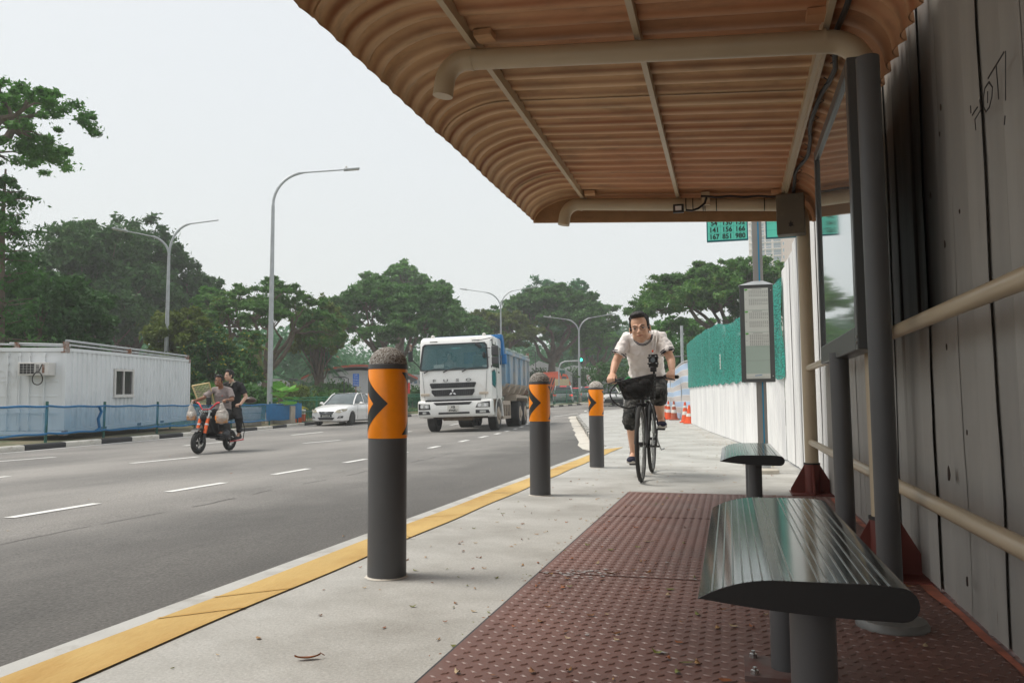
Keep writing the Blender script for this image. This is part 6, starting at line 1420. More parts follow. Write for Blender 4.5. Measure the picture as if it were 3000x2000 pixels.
J1 = dict(head=(.03, .62, 1.45), neck=(.03, .74, 1.30), chest=(.03, .77, 1.17), waist=(.02, .84, .97), pelvis=(.01, .88, .82), hem=(.01, .84, .86), shR=(-.15, .74, 1.27), elR=(-.27, .55, 1.10), wrR=(-.34, .40, 1.055), haR=(-.35, .335, 1.03),
    shL=(.21, .75, 1.26), elL=(.33, .66, 1.07), wrL=(.36, .44, 1.06), haL=(.345, .345, 1.03), hipR=(-.09, .85, .80), knR=(-.20, .48, .74), anR=(-.15, .52, .40), toR=(-.15, .38, .36), hipL=(.11, .85, .80), knL=(.23, .50, .74), anL=(.17, .55, .40), toL=(.17, .42, .36))
p1, _ = person('smiling front rider in a taupe short sleeved work shirt and dark trousers', (MX, MY, MZ), .07, J1, M['skinB'], M['shirtg'], M['blackcloth'], M['black'], .009, 1.0, R1, sleeve=.8, plen=1.9, wrinkle=.02, smile=True, sole='black')
MB().tube([(.03, .655, 1.14), (.028, .66, 1.00)], .004, 6).build('placket', mat('placket', (.17, .14, .13), .8), p1); m = MB(); m.box((.10, .645, 1.13), (.08, .01, .012)); m.box((-.05, .645, 1.13), (.08, .01, .012)); m.build('pocket_flap', mat('pocket_flap', (.2, .165, .155), .9), p1); MB().box((.11, .636, 1.15), (.02, .006, .012)).build('red_logo', M['cone'], p1)
R2 = Matrix.Rotation(radians(-30), 3, 'Z')
J2 = dict(head=(.02, 1.02, 1.575), neck=(.05, 1.12, 1.43), chest=(.06, 1.14, 1.28), waist=(.05, 1.16, 1.05), pelvis=(.04, 1.18, .90), hem=(.04, 1.16, .94), shR=(-.12, 1.12, 1.38), elR=(-.20, 1.02, 1.14), wrR=(-.14, .90, 1.02), haR=(-.10, .86, .99),
    shL=(.25, 1.13, 1.37), elL=(.37, 1.12, 1.13), wrL=(.34, .96, .97), haL=(.31, .90, .94), hipR=(-.08, 1.14, .86), knR=(-.22, .86, .72), anR=(-.2, .95, .42), toR=(-.2, .82, .37), hipL=(.14, 1.15, .86), knL=(.30, .98, .66), anL=(.25, 1.08, .34), toL=(.24, .97, .27))
p2, _ = person('rear rider in a black tee and black trousers with a chequered shoulder strap', (MX, MY, MZ), .07, J2, M['skinC'], M['blackcloth'], M['blackcloth'], M['black'], .009, .98, R2, sleeve=.75, plen=1.85, wrinkle=.02, sole='black', hairvol=1.05)
MB().tube([(.08, 1.01, 1.36), (.10, 1.03, 1.43), (.13, 1.13, 1.46), (.14, 1.22, 1.40)], (.004, .018), 8, side=(0, 1, 0)).build('shoulder_strap', mat('chequered_strap', (.35, .32, .25), .8, var=.5, vs=60), p2)
hp = thing('helmet', 'brown rounded bag or helmet behind the rear rider', 'bag', (MX, MY, MZ), .07); m = MB(); m.ell((.30, 1.38, 1.06), (.16, .10, .07), 14, 9); m.build('shell', mat('brown_shell', (.06, .035, .025), .4), hp)
# ------------------------------------------------------------------ dump truck
M['truckwhite'] = mat('truck_white_paint', (.83, .82, .79), .3, var=.04, vs=1.5, coat=.4, dirt=(.6, .52, .42), ds=1.6, dt=.70)
M['tglass'] = mat('tinted_windscreen', (.08, .22, .24), .06, var=0, spec=.7, alpha=.28); M['dirt'] = mat('road_dirt_metal', (.16, .12, .085), .85, var=.3, vs=7)
M['bedblue'] = mat('faded_blue_paint', (.15, .30, .44), .6, var=.15, vs=2, dirt=(.45, .40, .34), ds=1.1, dt=.50, dirtw=.16, stretch=(1, 1, .6)); M['blue2'] = mat('bright_blue_paint', (.01, .15, .40), .45, var=.1); M['beddust'] = mat('dusty_beige_metal', (.42, .35, .28), .85, var=.15, vs=3)
M['letter'] = mat('letter_chrome', (.22, .22, .22), .25, metal=.9, var=0); M['grille'] = mat('grille_black', (.02, .02, .022), .4, var=.1); M['lamp'] = mat('headlamp_lens', (.42, .42, .40), .08, var=.3, vs=20, spec=.9, coat=.5); M['plate'] = mat('number_plate', (.62, .60, .55), .5, var=.05)
TX, TY = -8.84, 26.27; TZ = gz(TX, TY) - .12
tr = thing('dump_truck', 'white dump truck with faded blue tipper body driving towards the camera', 'truck', (TX, TY, TZ), radians(5.5)); tr.rotation_euler.y = radians(-1.6)
pr = [(-1.20, 1.02), (-1.27, 1.25), (-1.25, 2.02), (-1.10, 2.98), (-1.00, 3.13), (-.80, 3.20), (.72, 3.18), (.78, 3.05), (.78, 1.10), (.55, 1.02)]
m = MB(); m.prism(pr, 'x', -1.22, 1.22); cab = m.build('cab', M['truckwhite'], tr, bevel=.075); cab.modifiers[0].segments = 4
fy = lambda z: -1.27 + .02 + max(0, (z - 2.02)) * .155 - .028       # front face plane
def fpoly(pts, dy=0.0, t=.02):      # plate on the cab front from (x,z) points
    return MB().add([(x, fy(z) - dy, z) for x, z in pts] + [(x, fy(z) - dy + t, z) for x, z in pts], [tuple(range(len(pts))), tuple(range(2 * len(pts) - 1, len(pts) - 1, -1))] + [(i, (i + 1) % len(pts), len(pts) + (i + 1) % len(pts), len(pts) + i) for i in range(len(pts))])
ws = [(-1.17, 2.05), (1.13, 2.05), (1.16, 2.12), (1.10, 2.86), (1.02, 2.95), (-1.04, 2.95), (-1.12, 2.88), (-1.20, 2.13)]
# windscreen opening: cut the cab so the seats show
cu = MB().add([(x * .985, fy(z) - .3, z * .995 + .01) for x, z in ws] + [(x * .985, .70, z * .995 + .01) for x, z in ws], [tuple(range(8)), tuple(range(15, 7, -1))] + [(i, (i + 1) % 8, 8 + (i + 1) % 8, 8 + i) for i in range(8)]).build('c', M['black'])
cu.parent = tr; bpy.context.view_layer.update(); cut(cab, [cu])
fr = MB(); n = len(ws); I = [(x * .955, 2.5 + (z - 2.5) * .93) for x, z in ws]
fr.add([(x, fy(z) - .012, z) for x, z in ws] + [(x, fy(z) - .012, z) for x, z in I] + [(x, fy(z) + .02, z) for x, z in I], [(i, (i + 1) % n, n + (i + 1) % n, n + i) for i in range(n)] + [(n + i, n + (i + 1) % n, 2 * n + (i + 1) % n, 2 * n + i) for i in range(n)]); fr.build('windscreen_seal', M['grille'], tr)
fpoly(I, -.015, .008).build('windscreen', M['tglass'], tr)
i_ = MB(); i_.bb(-1.1, 1.1, .62, .69, 2.0, 2.95); i_.build('cab_rear_wall', mat('cab_lining', (.42, .46, .48), .8), tr)
MB().bb(-.10, .95, .55, .615, 2.35, 2.75).build('rear_window_view', M['blue2'], tr); MB().bb(-1.15, 1.15, -1.15, -.55, 1.85, 2.13).build('dashboard', mat('dashboard', (.11, .15, .16), .7), tr)
for x in (-.55, .55):
    s = MB(); s.bb(x - .25, x + .25, .15, .33, 1.9, 2.62); s.bb(x - .13, x + .13, .17, .30, 2.62, 2.78); s.build('seat', mat('seat_cloth', (.12, .15, .16), .9), tr, bevel=.05)
MB().bb(-.75, -.4, -1.12, -1.05, 2.10, 2.26).build('paper', M['paper'], tr); MB().bb(-.17, .13, -1.0, -.97, 2.76, 2.83).build('mirror_inside', mat('teal_mirror', (.15, .45, .42), .3), tr); MB().bb(.92, 1.08, -1.12, -1.11, 2.10, 2.18).build('sticker', M['paper'], tr)
m = MB(); m.tube([(-.55 + .2 * cos(a), -.55 + .05 * sin(a), 2.14 + .08 * sin(a)) for a in ys(0, 2 * pi, 16)], .018, 6, caps=False); m.build('steering_wheel', M['grille'], tr)
dv = thing('person', 'truck driver dimly seen behind the tinted windscreen', 'person', (TX, TY, TZ), radians(5.5)); dm = MB(); dm.tube([(-.55, .10, 1.9), (-.55, .05, 2.25), (-.55, .02, 2.42)], [(.13, .2), (.12, .22), (.06, .1)], 14, side=(0, 1, 0), dome=True)
for s in (-1, 1): dm.tube([(-.55 + s * .2, .02, 2.36), (-.55 + s * .27, -.18, 2.2), (-.55 + s * .15, -.48, 2.18)], [.06, .05, .035], 10, dome=True)
dm.tube([(-.55, .0, 2.42), (-.55, -.02, 2.52)], .055, 10); head_parts(dm, (-.55, -.03, 2.60), Matrix.Identity(3), 1.0); remesh('body', dm, .014, mat('driver_cloth', (.42, .40, .38), .9), dv, 2); hair_cap(dv, (-.55, -.03, 2.60), Matrix.Identity(3), 1.0)
# front details
def grille(pts, k):
    o = fpoly(pts, .012).build('grille', M['grille'], tr); zs = [p[1] for p in pts]; xs = [p[0] for p in pts]; m = MB(); z0, z1 = min(zs), max(zs)
    for r in range(1, k): z = z0 + (z1 - z0) * r / k; m.bb(min(xs) + .12, max(xs) - .12, fy(z) - .030, fy(z) - .012, z - .006, z + .006)
    x = min(xs) + .1
    while x < max(xs) - .1: m.bb(x - .004, x + .004, fy(z0) - .022, fy(z0) - .012, z0 + .02, z1 - .02); x += .07
    m.build('grille_bars', mat('grille_bar', (.05, .052, .055), .4), o)
grille([(-.80, 1.46), (.66, 1.46), (.72, 1.60), (.70, 1.63), (-.84, 1.63), (-.86, 1.60)], 4); grille([(-.70, 1.20), (.58, 1.20), (.66, 1.32), (.66, 1.41), (-.80, 1.41), (-.80, 1.32)], 5)
for ch, x in zip('FUSO', (-.70, -.31, .09, .47)): text('letter', ch, .125, face_to((x, fy(1.69) - .01, 1.71)), M['letter'], tr, .012, .001, 2.0)
em = MB()
for a in (90, 210, 330):
    a = radians(a); cx_, cz_ = .072 * cos(a), .072 * sin(a); d = (cos(a), sin(a)); e = (-sin(a), cos(a)); pts = [(-.07 + cx_ + d[0] * .066, 1.305 + cz_ + d[1] * .066), (-.07 + cx_ + e[0] * .038, 1.305 + cz_ + e[1] * .038), (-.07 + cx_ - d[0] * .066, 1.305 + cz_ - d[1] * .066), (-.07 + cx_ - e[0] * .038, 1.305 + cz_ - e[1] * .038)]
    em.prism(pts, 'y', fy(1.3) - .05, fy(1.3) - .03)
em.build('emblem', M['chrome'], tr, smooth=False)
bmp = MB(); bp_ = [(-1.34, .50), (-1.40, .62), (-1.40, .98), (-1.36, 1.06), (-1.1, 1.06), (-.98, .5)]; bmp.prism(bp_, 'x', -1.26, 1.26); bo_ = bmp.build('bumper', M['truckwhite'], tr, bevel=.05)
by = -1.40
MB().bb(-1.0, .88, by + .02, by + .3, .985, 1.08).build('bumper_gap', M['grille'], tr); fm = MB(); fm.prism([(-.62, .90), (.50, .90), (.60, .99), (-.72, .99)], 'y', by - .012, by + .05); fm.build('lower_grille', M['grille'], tr, bevel=.006)
for s, xa, xb in ((-1, -1.23, -.82), (1, .70, 1.19)):
    MB().prism([(xa, .76), (xb, .76), (xb - (.02 if s < 0 else 0), .94), (xa, .97)] if s < 0 else [(xa, .79), (xb, .79), (xb, .99), (xa + .08, .95)], 'y', by - .008, by + .04).build('headlamp_recess', M['grille'], tr, bevel=.01)
    o = MB(); o.bb(xa + .07, xb - .05, by - .022, by - .009, .80, .93); ho = o.build('headlamp', M['lamp'], tr, bevel=.01)
    for q in (.3, .68): MB().tube([(xa + (xb - xa) * q, by - .022, .865), (xa + (xb - xa) * q, by - .027, .865)], .05, 14).build('reflector', M['chrome'], ho)
    MB().prism([(xa, .60), (xb, .60), (xb - (.05 * 1), .71), (xa, .72)], 'y', by - .008, by + .04).build('fog_recess', M['grille'], tr, bevel=.01); MB().bb(xa + .14, xb - .14, by - .018, by - .009, .625, .69).build('fog_lamp', M['lamp'], tr, bevel=.008)
    x0_ = -1.17 if s < 0 else .82
    MB().bb(x0_, x0_ + .30, fy(1.25) - .03, fy(1.25), 1.22, 1.30).build('indicator', mat('indicator', (.5, .42, .33), .3), tr, bevel=.01)
    MB().bar((s * 1.03, fy(1.15) - .012, 1.10), (s * 1.10, fy(2.0) - .012, 2.0), .006, .01).build('panel_seam', M['grille'], tr)
    MB().tube([(s * .72 - .12, fy(3.0) - .03, 3.02), (s * .72 + .12, fy(3.0) - .03, 3.02)], .016, 8, dome=True).build('grab_handle', M['grille'], tr)
MB().bb(-.55, .50, by - .010, by + .03, .60, .665).build('lower_intake', M['grille'], tr, bevel=.008)
pl_ = MB().bb(-.24, .14, by - .026, by - .010, .66, .88).build('number_plate', M['plate'], tr, bevel=.004)
text('plate_text', 'XB', .115, face_to((-.05, by - .028, .825)), M['ink'], pl_, .001, .003, 1.0); text('plate_text', '4948U', .115, face_to((-.05, by - .028, .715)), M['ink'], pl_, .001, .003, .95)
for x, dx in ((-.78, .45), (-.12, .5), (.52, .5)): MB().tube([(x - .26, fy(2.0) - .03, 1.985), (x - .1, fy(2.05) - .04, 2.06), (x + dx * .3, fy(2.1) - .03, 2.11), (x + dx, fy(2.1) - .03, 2.12)], [.022, .014, .012, .010], 6).build('wiper', M['grille'], tr)
for s in (-.85, .93): MB().ell((s, -.75, 3.22), (.07, .07, .07), 12, 8).build('roof_lamp', M['plate'], tr)
MB().tube([(-1.16, -.9, 2.9), (-1.0, -.8, 3.35)], .006, 5).build('aerial', M['galv'], tr)
# mirrors on the right of the picture and on the left
m = MB(); m.tube([(1.20, -1.05, 3.0), (1.30, -1.28, 3.02), (1.30, -1.30, 2.2), (1.20, -1.1, 2.08)], .018, 8); m.tube([(.80, -1.2, 3.0), (1.25, -1.3, 3.06)], .012, 6); mir = m.build('mirror_arm', M['grille'], tr)
for z0, z1 in ((2.48, 2.80), (2.20, 2.44)): MB().bb(1.27, 1.50, -1.33, -1.25, z0, z1).build('mirror', mat('mirror_housing', (.045, .045, .048), .5), mir, bevel=.03)
m = MB(); m.tube([(1.25, -1.32, 2.72), (1.0, -1.36, 2.75)], .012, 6); m.ell((.86, -1.38, 2.82), (.14, .02, .06), 12, 7, R=Matrix.Rotation(radians(35), 3, 'Y')); m.build('front_mirror', M['grille'], mir)
m = MB(); m.tube([(1.2, -1.30, 2.42), (1.08, -1.34, 2.42)], .012, 6); m.ell((1.03, -1.35, 2.50), (.06, .02, .11), 12, 7); m.build('front_mirror', M['grille'], mir)
m = MB(); m.tube([(-1.20, -1.05, 2.85), (-1.40, -1.2, 2.88), (-1.46, -1.22, 2.72), (-1.46, -1.22, 2.45), (-1.2, -1.15, 2.15)], .018, 8); ml = m.build('mirror_arm', M['grille'], tr); MB().bb(-1.60, -1.44, -1.26, -1.18, 2.38, 2.75).build('mirror', M['grille'], ml, bevel=.03); MB().tube([(-1.50, -1.22, 2.78), (-1.50, -1.22, 2.93)], .045, 10, dome=True).build('rusty_knob', M['contrust'], ml)
# side of the cab
def sidep(name, pts, mt, x=1.222, t=.006): return MB().prism(pts, 'x', x, x + t).build(name, mt, tr, smooth=False)
sidep('door_window', [(-.95, 2.12), (.25, 2.12), (.25, 2.88), (-.80, 2.90)], M['glass']); sidep('rear_side_window', [(.40, 2.25), (.62, 2.25), (.62, 2.85), (.40, 2.85)], M['glass']); sidep('quarter_window', [(-1.05, 1.55), (-.55, 1.45), (-.42, 1.60), (-.42, 1.92), (-.62, 2.02), (-1.02, 1.95)], mat('teal_glass', (.02, .20, .24), .1, spec=.9), 1.224)
sidep('window_seal', [(-1.08, 1.52), (-.52, 1.41), (-.38, 1.58), (-.38, 1.95), (-.60, 2.06), (-1.06, 1.99)], M['grille'], 1.219, .003); MB().bar((1.225, -.30, 1.1), (1.225, -.30, 3.0), .005, .012).build('door_seam', M['grille'], tr); MB().bb(1.222, 1.245, .02, .22, 1.95, 1.99).build('door_handle', M['grille'], tr)
m = MB()
for s in (-1, 1): m.grid([[(s * 1.24, .72 * cos(a), .52 + .66 * sin(a)), (s * 1.24, .60 * cos(a), .52 + .56 * sin(a)), (s * .95, .60 * cos(a), .52 + .56 * sin(a))] for a in ys(-.1, pi + .1, 18)])
m.build('wheel_arch', M['truckwhite'], tr, recalc=False); m = MB(); m.bb(-1.2, 1.2, -1.0, .76, .62, 1.06); wa = m.build('cab_underside', M['dirt'], tr)
for s in (-1, 1): m2 = MB(); m2.lathe([(.60, -.02), (.60, .34)], 26, (s * 1.07 - .16, 0, .52), axis='x'); c_ = m2.build('c', M['black'], tr); bpy.context.view_layer.update(); cut(wa, [c_])
def twheel(x, y, dual=False, R=.50):
    w0 = -.15 if not dual else -.27; s = 1 if x > 0 else -1; m = MB(); W = .30 if not dual else .54; a, b_ = x - W / 2, x + W / 2
    m.lathe([(R * .60, a), (R * .93, a), (R, a + .035), (R, b_ - .035), (R * .93, b_), (R * .60, b_)], 36, (0, y, R), axis='x', caps=False); w_ = m.build('wheel', M['rubber'], tr)
    o = b_ if s > 0 else a; m = MB(); pf = [(R * .62, o), (R * .56, o - s * .03), (R * .50, o - s * .10), (.17, o - s * .08), (.16, o + s * .04), (.09, o + s * .07), (.02, o + s * .075)]; m.lathe(pf, 28, (0, y, R), axis='x'); r_ = m.build('rim', M['beddust'], w_)
    m = MB()
    for k in range(10): a_ = 2 * pi * k / 10; m.tube([(o - s * .08, y + .21 * cos(a_), R + .21 * sin(a_)), (o - s * .03, y + .21 * cos(a_), R + .21 * sin(a_))], .022, 6)
    m.build('wheel_nuts', M['galv'], r_); return w_
for s in (-1, 1): twheel(s * 1.06, 0); twheel(s * .96, 4.55, True); twheel(s * .96, 5.85, True)
m = MB(); m.bb(-.45, -.33, -1.0, 7.0, .70, .95); m.bb(.33, .45, -1.0, 7.0, .70, .95); m.bb(-.95, .95, -.06, .06, .42, .56); m.bb(-.9, .9, 4.45, 4.65, .45, .62); m.bb(-.5, .5, -1.0, -.7, .38, .60); m.bb(-.9, .9, 5.75, 5.95, .45, .62); m.build('chassis', M['dirt'], tr)
m = MB(); m.bb(.75, 1.15, 1.05, 1.12, .35, 1.0); m.bb(1.12, 1.18, 1.0, 2.6, .85, 1.0); m.bb(1.12, 1.18, 1.0, 2.6, .35, .45)
for y in (1.05, 1.5, 2.0, 2.55): m.bb(1.12, 1.18, y, y + .06, .35, 1.0)
m.build('side_guard', M['beddust'], tr); m = MB(); m.tube([(.9, 1.25, .72), (.9, 2.5, .72)], .26, 14); m.build('fuel_tank', M['dirt'], tr); m = MB(); m.bb(-1.15, -.6, 1.1, 2.6, .4, 1.0); m.build('battery_box', M['dirt'], tr)
MB().tube([(.95, .85, 1.0), (.95, .85, 1.6)], .10, 10).build('air_filter', M['dirt'], tr)
m = MB()
for s in (-1, 1): m.prism([(3.8, 1.0), (4.0, 1.12), (6.6, 1.12), (6.8, .9), (6.8, 1.2), (3.9, 1.25)], 'x', s * .95 - .25, s * .95 + .25)
m.build('rear_mudguard', M['beddust'], tr)
# tipper body
bx0 = .98; m = MB(); sec = [(-1.20, 1.55), (-1.24, 2.72), (1.24, 2.72), (1.20, 1.55), (.80, 1.22), (-.80, 1.22)]; m.prism([(a, b_) for a, b_ in sec], 'y', bx0, 6.9); m.build('tipper_body', M['bedblue'], tr)
for y in (1.0, 1.95, 3.2, 4.45, 5.7, 6.8):
    for s in (-1, 1): MB().prism([(s * 1.20, 1.55), (s * 1.24, 2.70), (s * 1.31, 2.70), (s * 1.30, 1.62), (s * 1.22, 1.50)], 'y', y, y + .12).build('side_rib', M['bedblue'], tr)
for s in (-1, 1):
    MB().prism([(s * 1.24, 1.55), (s * .82, 1.20), (s * .84, 1.24), (s * 1.30, 1.62)], 'y', bx0, 6.9).build('lower_skirt', M['beddust'], tr)
    for y in (1.95, 3.2, 4.45, 5.7): MB().prism([(s * 1.31, 1.56), (s * .86, 1.19), (s * 1.20, 1.30)], 'y', y, y + .16).build('skirt_gusset', M['beddust'], tr)
    MB().bb(s * 1.28 - .06, s * 1.28 + .06, bx0, 6.9, 2.68, 2.80).build('top_rail', M['bedblue'], tr); MB().tube([(s * 1.26, y, 2.86 + .02 * sin(y * 4)) for y in ys(1.2, 6.8, 18)], .05, 8).build('rolled_cover', mat('rolled_cover', (.30, .37, .34), .85, var=.2), tr)
m = MB(); m.prism([(.86, 2.6), (.80, 3.05), (.60, 3.22), (.60, 3.34), (.90, 3.33), (1.06, 3.15), (1.25, 2.6)], 'x', -1.24, 1.28); m.build('headboard_canopy', M['blue2'], tr, bevel=.02)
MB().bb(1.20, 1.36, .90, 1.10, 2.30, 2.66).build('hinge_bracket', M['blue2'], tr, bevel=.02); m = MB(); m.bb(1.18, 1.30, 6.85, 7.0, 2.7, 3.05); m.bb(-1.3, -1.18, 6.85, 7.0, 2.7, 3.05); m.bb(-1.22, 1.22, 6.9, 6.98, 1.25, 2.75); m.build('tailgate', M['contrust'], tr)

# ------------------------------------------------------------------ cars
M['carwhite'] = mat('car_white_paint', (.84, .83, .81), .22, var=.01, coat=.8); M['carglass'] = mat('car_glass', (.03, .04, .045), .06, var=0, spec=.6); M['carglass2'] = mat('pale_car_glass', (.10, .125, .13), .10, var=.3, vs=2, spec=.5); M['silver'] = mat('car_silver', (.45, .47, .48), .25, metal=.3, var=.02, coat=.6); M['redlamp'] = mat('tail_lamp', (.75, .03, .02), .3, emit=1.2); M['alloy'] = mat('alloy_wheel', (.42, .36, .31), .4, metal=.5)
def car_body(parent, st, mt, wheels, R, hw, archR=None):
    """st: stations (y, z_bottom, z_belt, half width); loft with rounded shoulders"""
    rows = []
    for y, zb, zt_, w_ in st:
        h = zt_ - zb; sec = [(0, zb), (w_ * .84, zb), (w_ * .97, zb + h * .10), (w_, zb + h * .38), (w_ * .995, zb + h * .62), (w_ * .955, zb + h * .86), (w_ * .86, zb + h * .975), (w_ * .55, zt_ + .008), (0, zt_ + .018)]
        full = [(x, z) for x, z in sec] + [(-x, z) for x, z in sec[-2:0:-1]]; rows.append([(x, y, z) for x, z in full] + [(full[0][0], y, full[0][1])])
    m = MB(); n = len(rows[0]) - 1; vs = [p for r in rows for p in r[:n]]; fs = [(i * n + k, i * n + (k + 1) % n, (i + 1) * n + (k + 1) % n, (i + 1) * n + k) for i in range(len(rows) - 1) for k in range(n)]; fs += [tuple(range(n - 1, -1, -1)), tuple((len(rows) - 1) * n + k for k in range(n))]
    m.add(vs, fs); o = m.build('body', mt, parent, ang=60); cs = []
    for wy in wheels:
        for s in (-1, 1):
            c_ = MB().lathe([(archR or R * 1.13, -.2), (archR or R * 1.13, .2)], 32, (s * hw - .0, wy, R), axis='x').build('c', M['black'], parent); cs.append(c_)
    bpy.context.view_layer.update(); cut(o, cs)
    ik = MB(); ik.bb(-hw * .80, hw * .80, st[0][0] + .25, st[-1][0] - .25, .20, .62); ik.build('underbody', M['grille'], parent)
    return o
def cwheel(parent, x, y, R, W=.2, spokes=7):
    s = 1 if x > 0 else -1; a, b_ = x - W / 2, x + W / 2; w_ = MB().lathe([(R * .66, a), (R * .94, a), (R, a + .03), (R, b_ - .03), (R * .94, b_), (R * .66, b_)], 32, (0, y, R), axis='x', caps=False).build('wheel', M['rubber'], parent)
    o = b_ if s > 0 else a; r_ = MB().lathe([(R * .69, o - s * .005), (R * .64, o - s * .02), (R * .62, o - s * .07), (.02, o - s * .07)], 30, (0, y, R), axis='x').build('rim', M['grille'], w_)
    m = MB()
    for k in range(spokes): a_ = 2 * pi * k / spokes; m.bar((o - s * .02, y + .03 * cos(a_), R + .03 * sin(a_)), (o - s * .02, y + R * .66 * cos(a_), R + R * .66 * sin(a_)), .045, .02, side=(1, 0, 0))
    m.tube([(o - s * .05, y, R), (o - s * .008, y, R)], .05, 12); m.build('rim_spokes', M['alloy'], r_)
def glasshouse(parent, st, mt_roof, glass, roof=(3, 6)):
    """st: (y, z_base, z_top, half base, half top)"""
    rows = [[(w0, y, z0), (w0 * .5 + w1 * .5 + .02, y, (z0 + z1) / 2), (w1, y, z1 - .03), (w1 * .85, y, z1), (0, y, z1 + .015), (-w1 * .85, y, z1), (-w1, y, z1 - .03), (-(w0 * .5 + w1 * .5 + .02), y, (z0 + z1) / 2), (-w0, y, z0)] for y, z0, z1, w0, w1 in st]
    m = MB(); m.grid(rows); g = m.build('glasshouse', glass, parent, recalc=True, ang=25)
    rf = MB(); rr = [[(x * 1.012, y, z + .012) for x, y, z in r[2:7]] for r in rows[roof[0]:roof[1]]]; rf.grid(rr); rf.grid([[(x, y, z - .01) for x, y, z in r] for r in rr]); rf.build('roof', mt_roof, parent, ang=60)
    return rows
# white saloon
x, y = -17.5, 33.3
sd = thing('white_saloon_car', 'white saloon car coming towards the camera, half hidden by the nearest bollard', 'car', (x, y, gz(x, y) - .12), radians(3.5))
ST = [(-.93, .30, .58, .42), (-.90, .22, .64, .60), (-.80, .18, .70, .74), (-.60, .17, .77, .83), (-.3, .17, .84, .87), (.1, .17, .90, .88), (.42, .17, .95, .88), (.9, .17, .97, .88), (1.8, .17, .98, .88), (2.6, .17, .99, .88), (3.1, .18, 1.02, .86), (3.45, .22, 1.0, .82), (3.60, .30, .92, .74), (3.65, .36, .80, .68)]
car_body(sd, ST, M['carwhite'], (0, 2.6), .31, .88)
for wy in (0, 2.6):
    for s in (-1, 1): cwheel(sd, s * .78, wy, .31, .2)
rows = glasshouse(sd, [(.40, .93, .96, .74, .72), (.62, .94, 1.10, .745, .66), (1.0, .95, 1.36, .75, .60), (1.25, .96, 1.45, .75, .575), (1.8, .96, 1.48, .75, .57), (2.3, .97, 1.45, .75, .565), (2.7, .98, 1.33, .74, .58), (3.15, 1.0, 1.04, .70, .66)], M['carwhite'], M['carglass2'])
m = MB()
for s in (-1, 1):
    m.tube([(s * .755, .36, .93), (s * .675, .63, 1.115), (s * .615, 1.0, 1.375), (s * .585, 1.25, 1.46)], .032, 8); m.tube([(s * .755, 1.62, .96), (s * .60, 1.62, 1.45)], .03, 6); m.tube([(s * .74, 2.62, .98), (s * .58, 2.35, 1.44)], .05, 6); m.tube([(s * .765, .4, .965), (s * .77, 1.6, .975), (s * .765, 2.9, .99)], .02, 6)
m.build('pillar', M['carwhite'], sd)
def fplate(name, pts, y, mt, parent, t=.02): return MB().prism(pts, 'y', y - t, y).build(name, mt, parent, bevel=.004)
def wrapped(name, pts, yf, mt, parent, off=.008):
    m = MB(); n = len(pts); m.add([(px_, yf(px_, pz) - off, pz) for px_, pz in pts] + [(px_, yf(px_, pz) + .05, pz) for px_, pz in pts], [tuple(range(n)), tuple(range(2 * n - 1, n - 1, -1))] + [(i, (i + 1) % n, n + (i + 1) % n, n + i) for i in range(n)]); return m.build(name, mt, parent, smooth=False)
yf = lambda px_, pz: -.945 + 4 * max(0, abs(px_) - .42) ** 3 + max(0, pz - .60) * .9
g = wrapped('grille', [(-.30, .50), (.30, .50), (.37, .64), (-.37, .64)], yf, M['grille'], sd)
m = MB()
for k in range(3): z = .535 + k * .036; m.bb(-.31 - k * .015, .31 + k * .015, yf(0, z) - .022, yf(0, z) - .008, z - .006, z + .006)
m.build('grille_bars', M['silver'], g)
m = MB(); 
for rx, rz_ in ((.062, .042), (.022, .04), (.05, .018)): m.tube([(rx * cos(a), yf(0, .6) - .03, .595 + rz_ * sin(a) + (.015 if rx == .05 else 0)) for a in ys(0, 2 * pi, 16)], .006, 5, caps=False)
m.build('emblem', M['chrome'], sd)
np_ = fplate('number_plate', [(-.27, .38), (.27, .38), (.27, .49), (-.27, .49)], -.925, M['ink'], sd, .02); text('plate_text', 'SJN2951A', .105, face_to((0, -.947, .433)), M['plate'], np_, .001, .003, .92)
wrapped('lower_intake', [(-.32, .26), (.32, .26), (.40, .36), (-.40, .36)], yf, M['grille'], sd)
M['carlamp'] = mat('car_headlamp', (.42, .38, .28), .15, var=.25, vs=18, coat=.6)
for s in (-1, 1):
    hl_ = wrapped('headlamp', [(s * .44, .60), (s * .62, .57), (s * .82, .66), (s * .845, .74), (s * .70, .745), (s * .50, .69)], lambda a, b_: -.935 + 4 * max(0, abs(a) - .42) ** 3 + max(0, b_ - .62) * .8, M['carlamp'], sd, .022)
    wrapped('fog_recess', [(s * .52, .33), (s * .74, .34), (s * .76, .44), (s * .60, .42)], lambda a, b_: -.935 + 4 * max(0, abs(a) - .42) ** 3, M['grille'], sd, .015); MB().ell((s * .66, -.90, .385), (.035, .02, .035), 10, 7).build('fog_lamp', M['lamp'], sd)
    mr_ = MB(); mr_.ell((s * .99, .72, 1.0), (.10, .07, .065), 14, 9); mr_.tube([(s * .84, .74, .96), (s * .93, .72, .98)], .025, 8); mr_.build('wing_mirror', M['carwhite'], sd)
    MB().bar((s * .883, .62, .42), (s * .883, 3.4, .44), .03, .012, side=(0, 0, 1)).build('side_strip', M['carwhite'], sd); MB().bar((s * .882, 1.62, .28), (s * .872, 1.62, .95), .008, .006).build('door_seam', M['grille'], sd); MB().bar((s * .882, .55, .28), (s * .872, .60, .93), .008, .006).build('door_seam', M['grille'], sd)
m = MB(); m.tube([(-.55, .44, .985), (-.1, .50, 1.03), (.25, .50, 1.035)], .008, 5); m.tube([(.0, .42, .99), (.5, .52, 1.02)], .008, 5); m.build('wiper', M['grille'], sd)
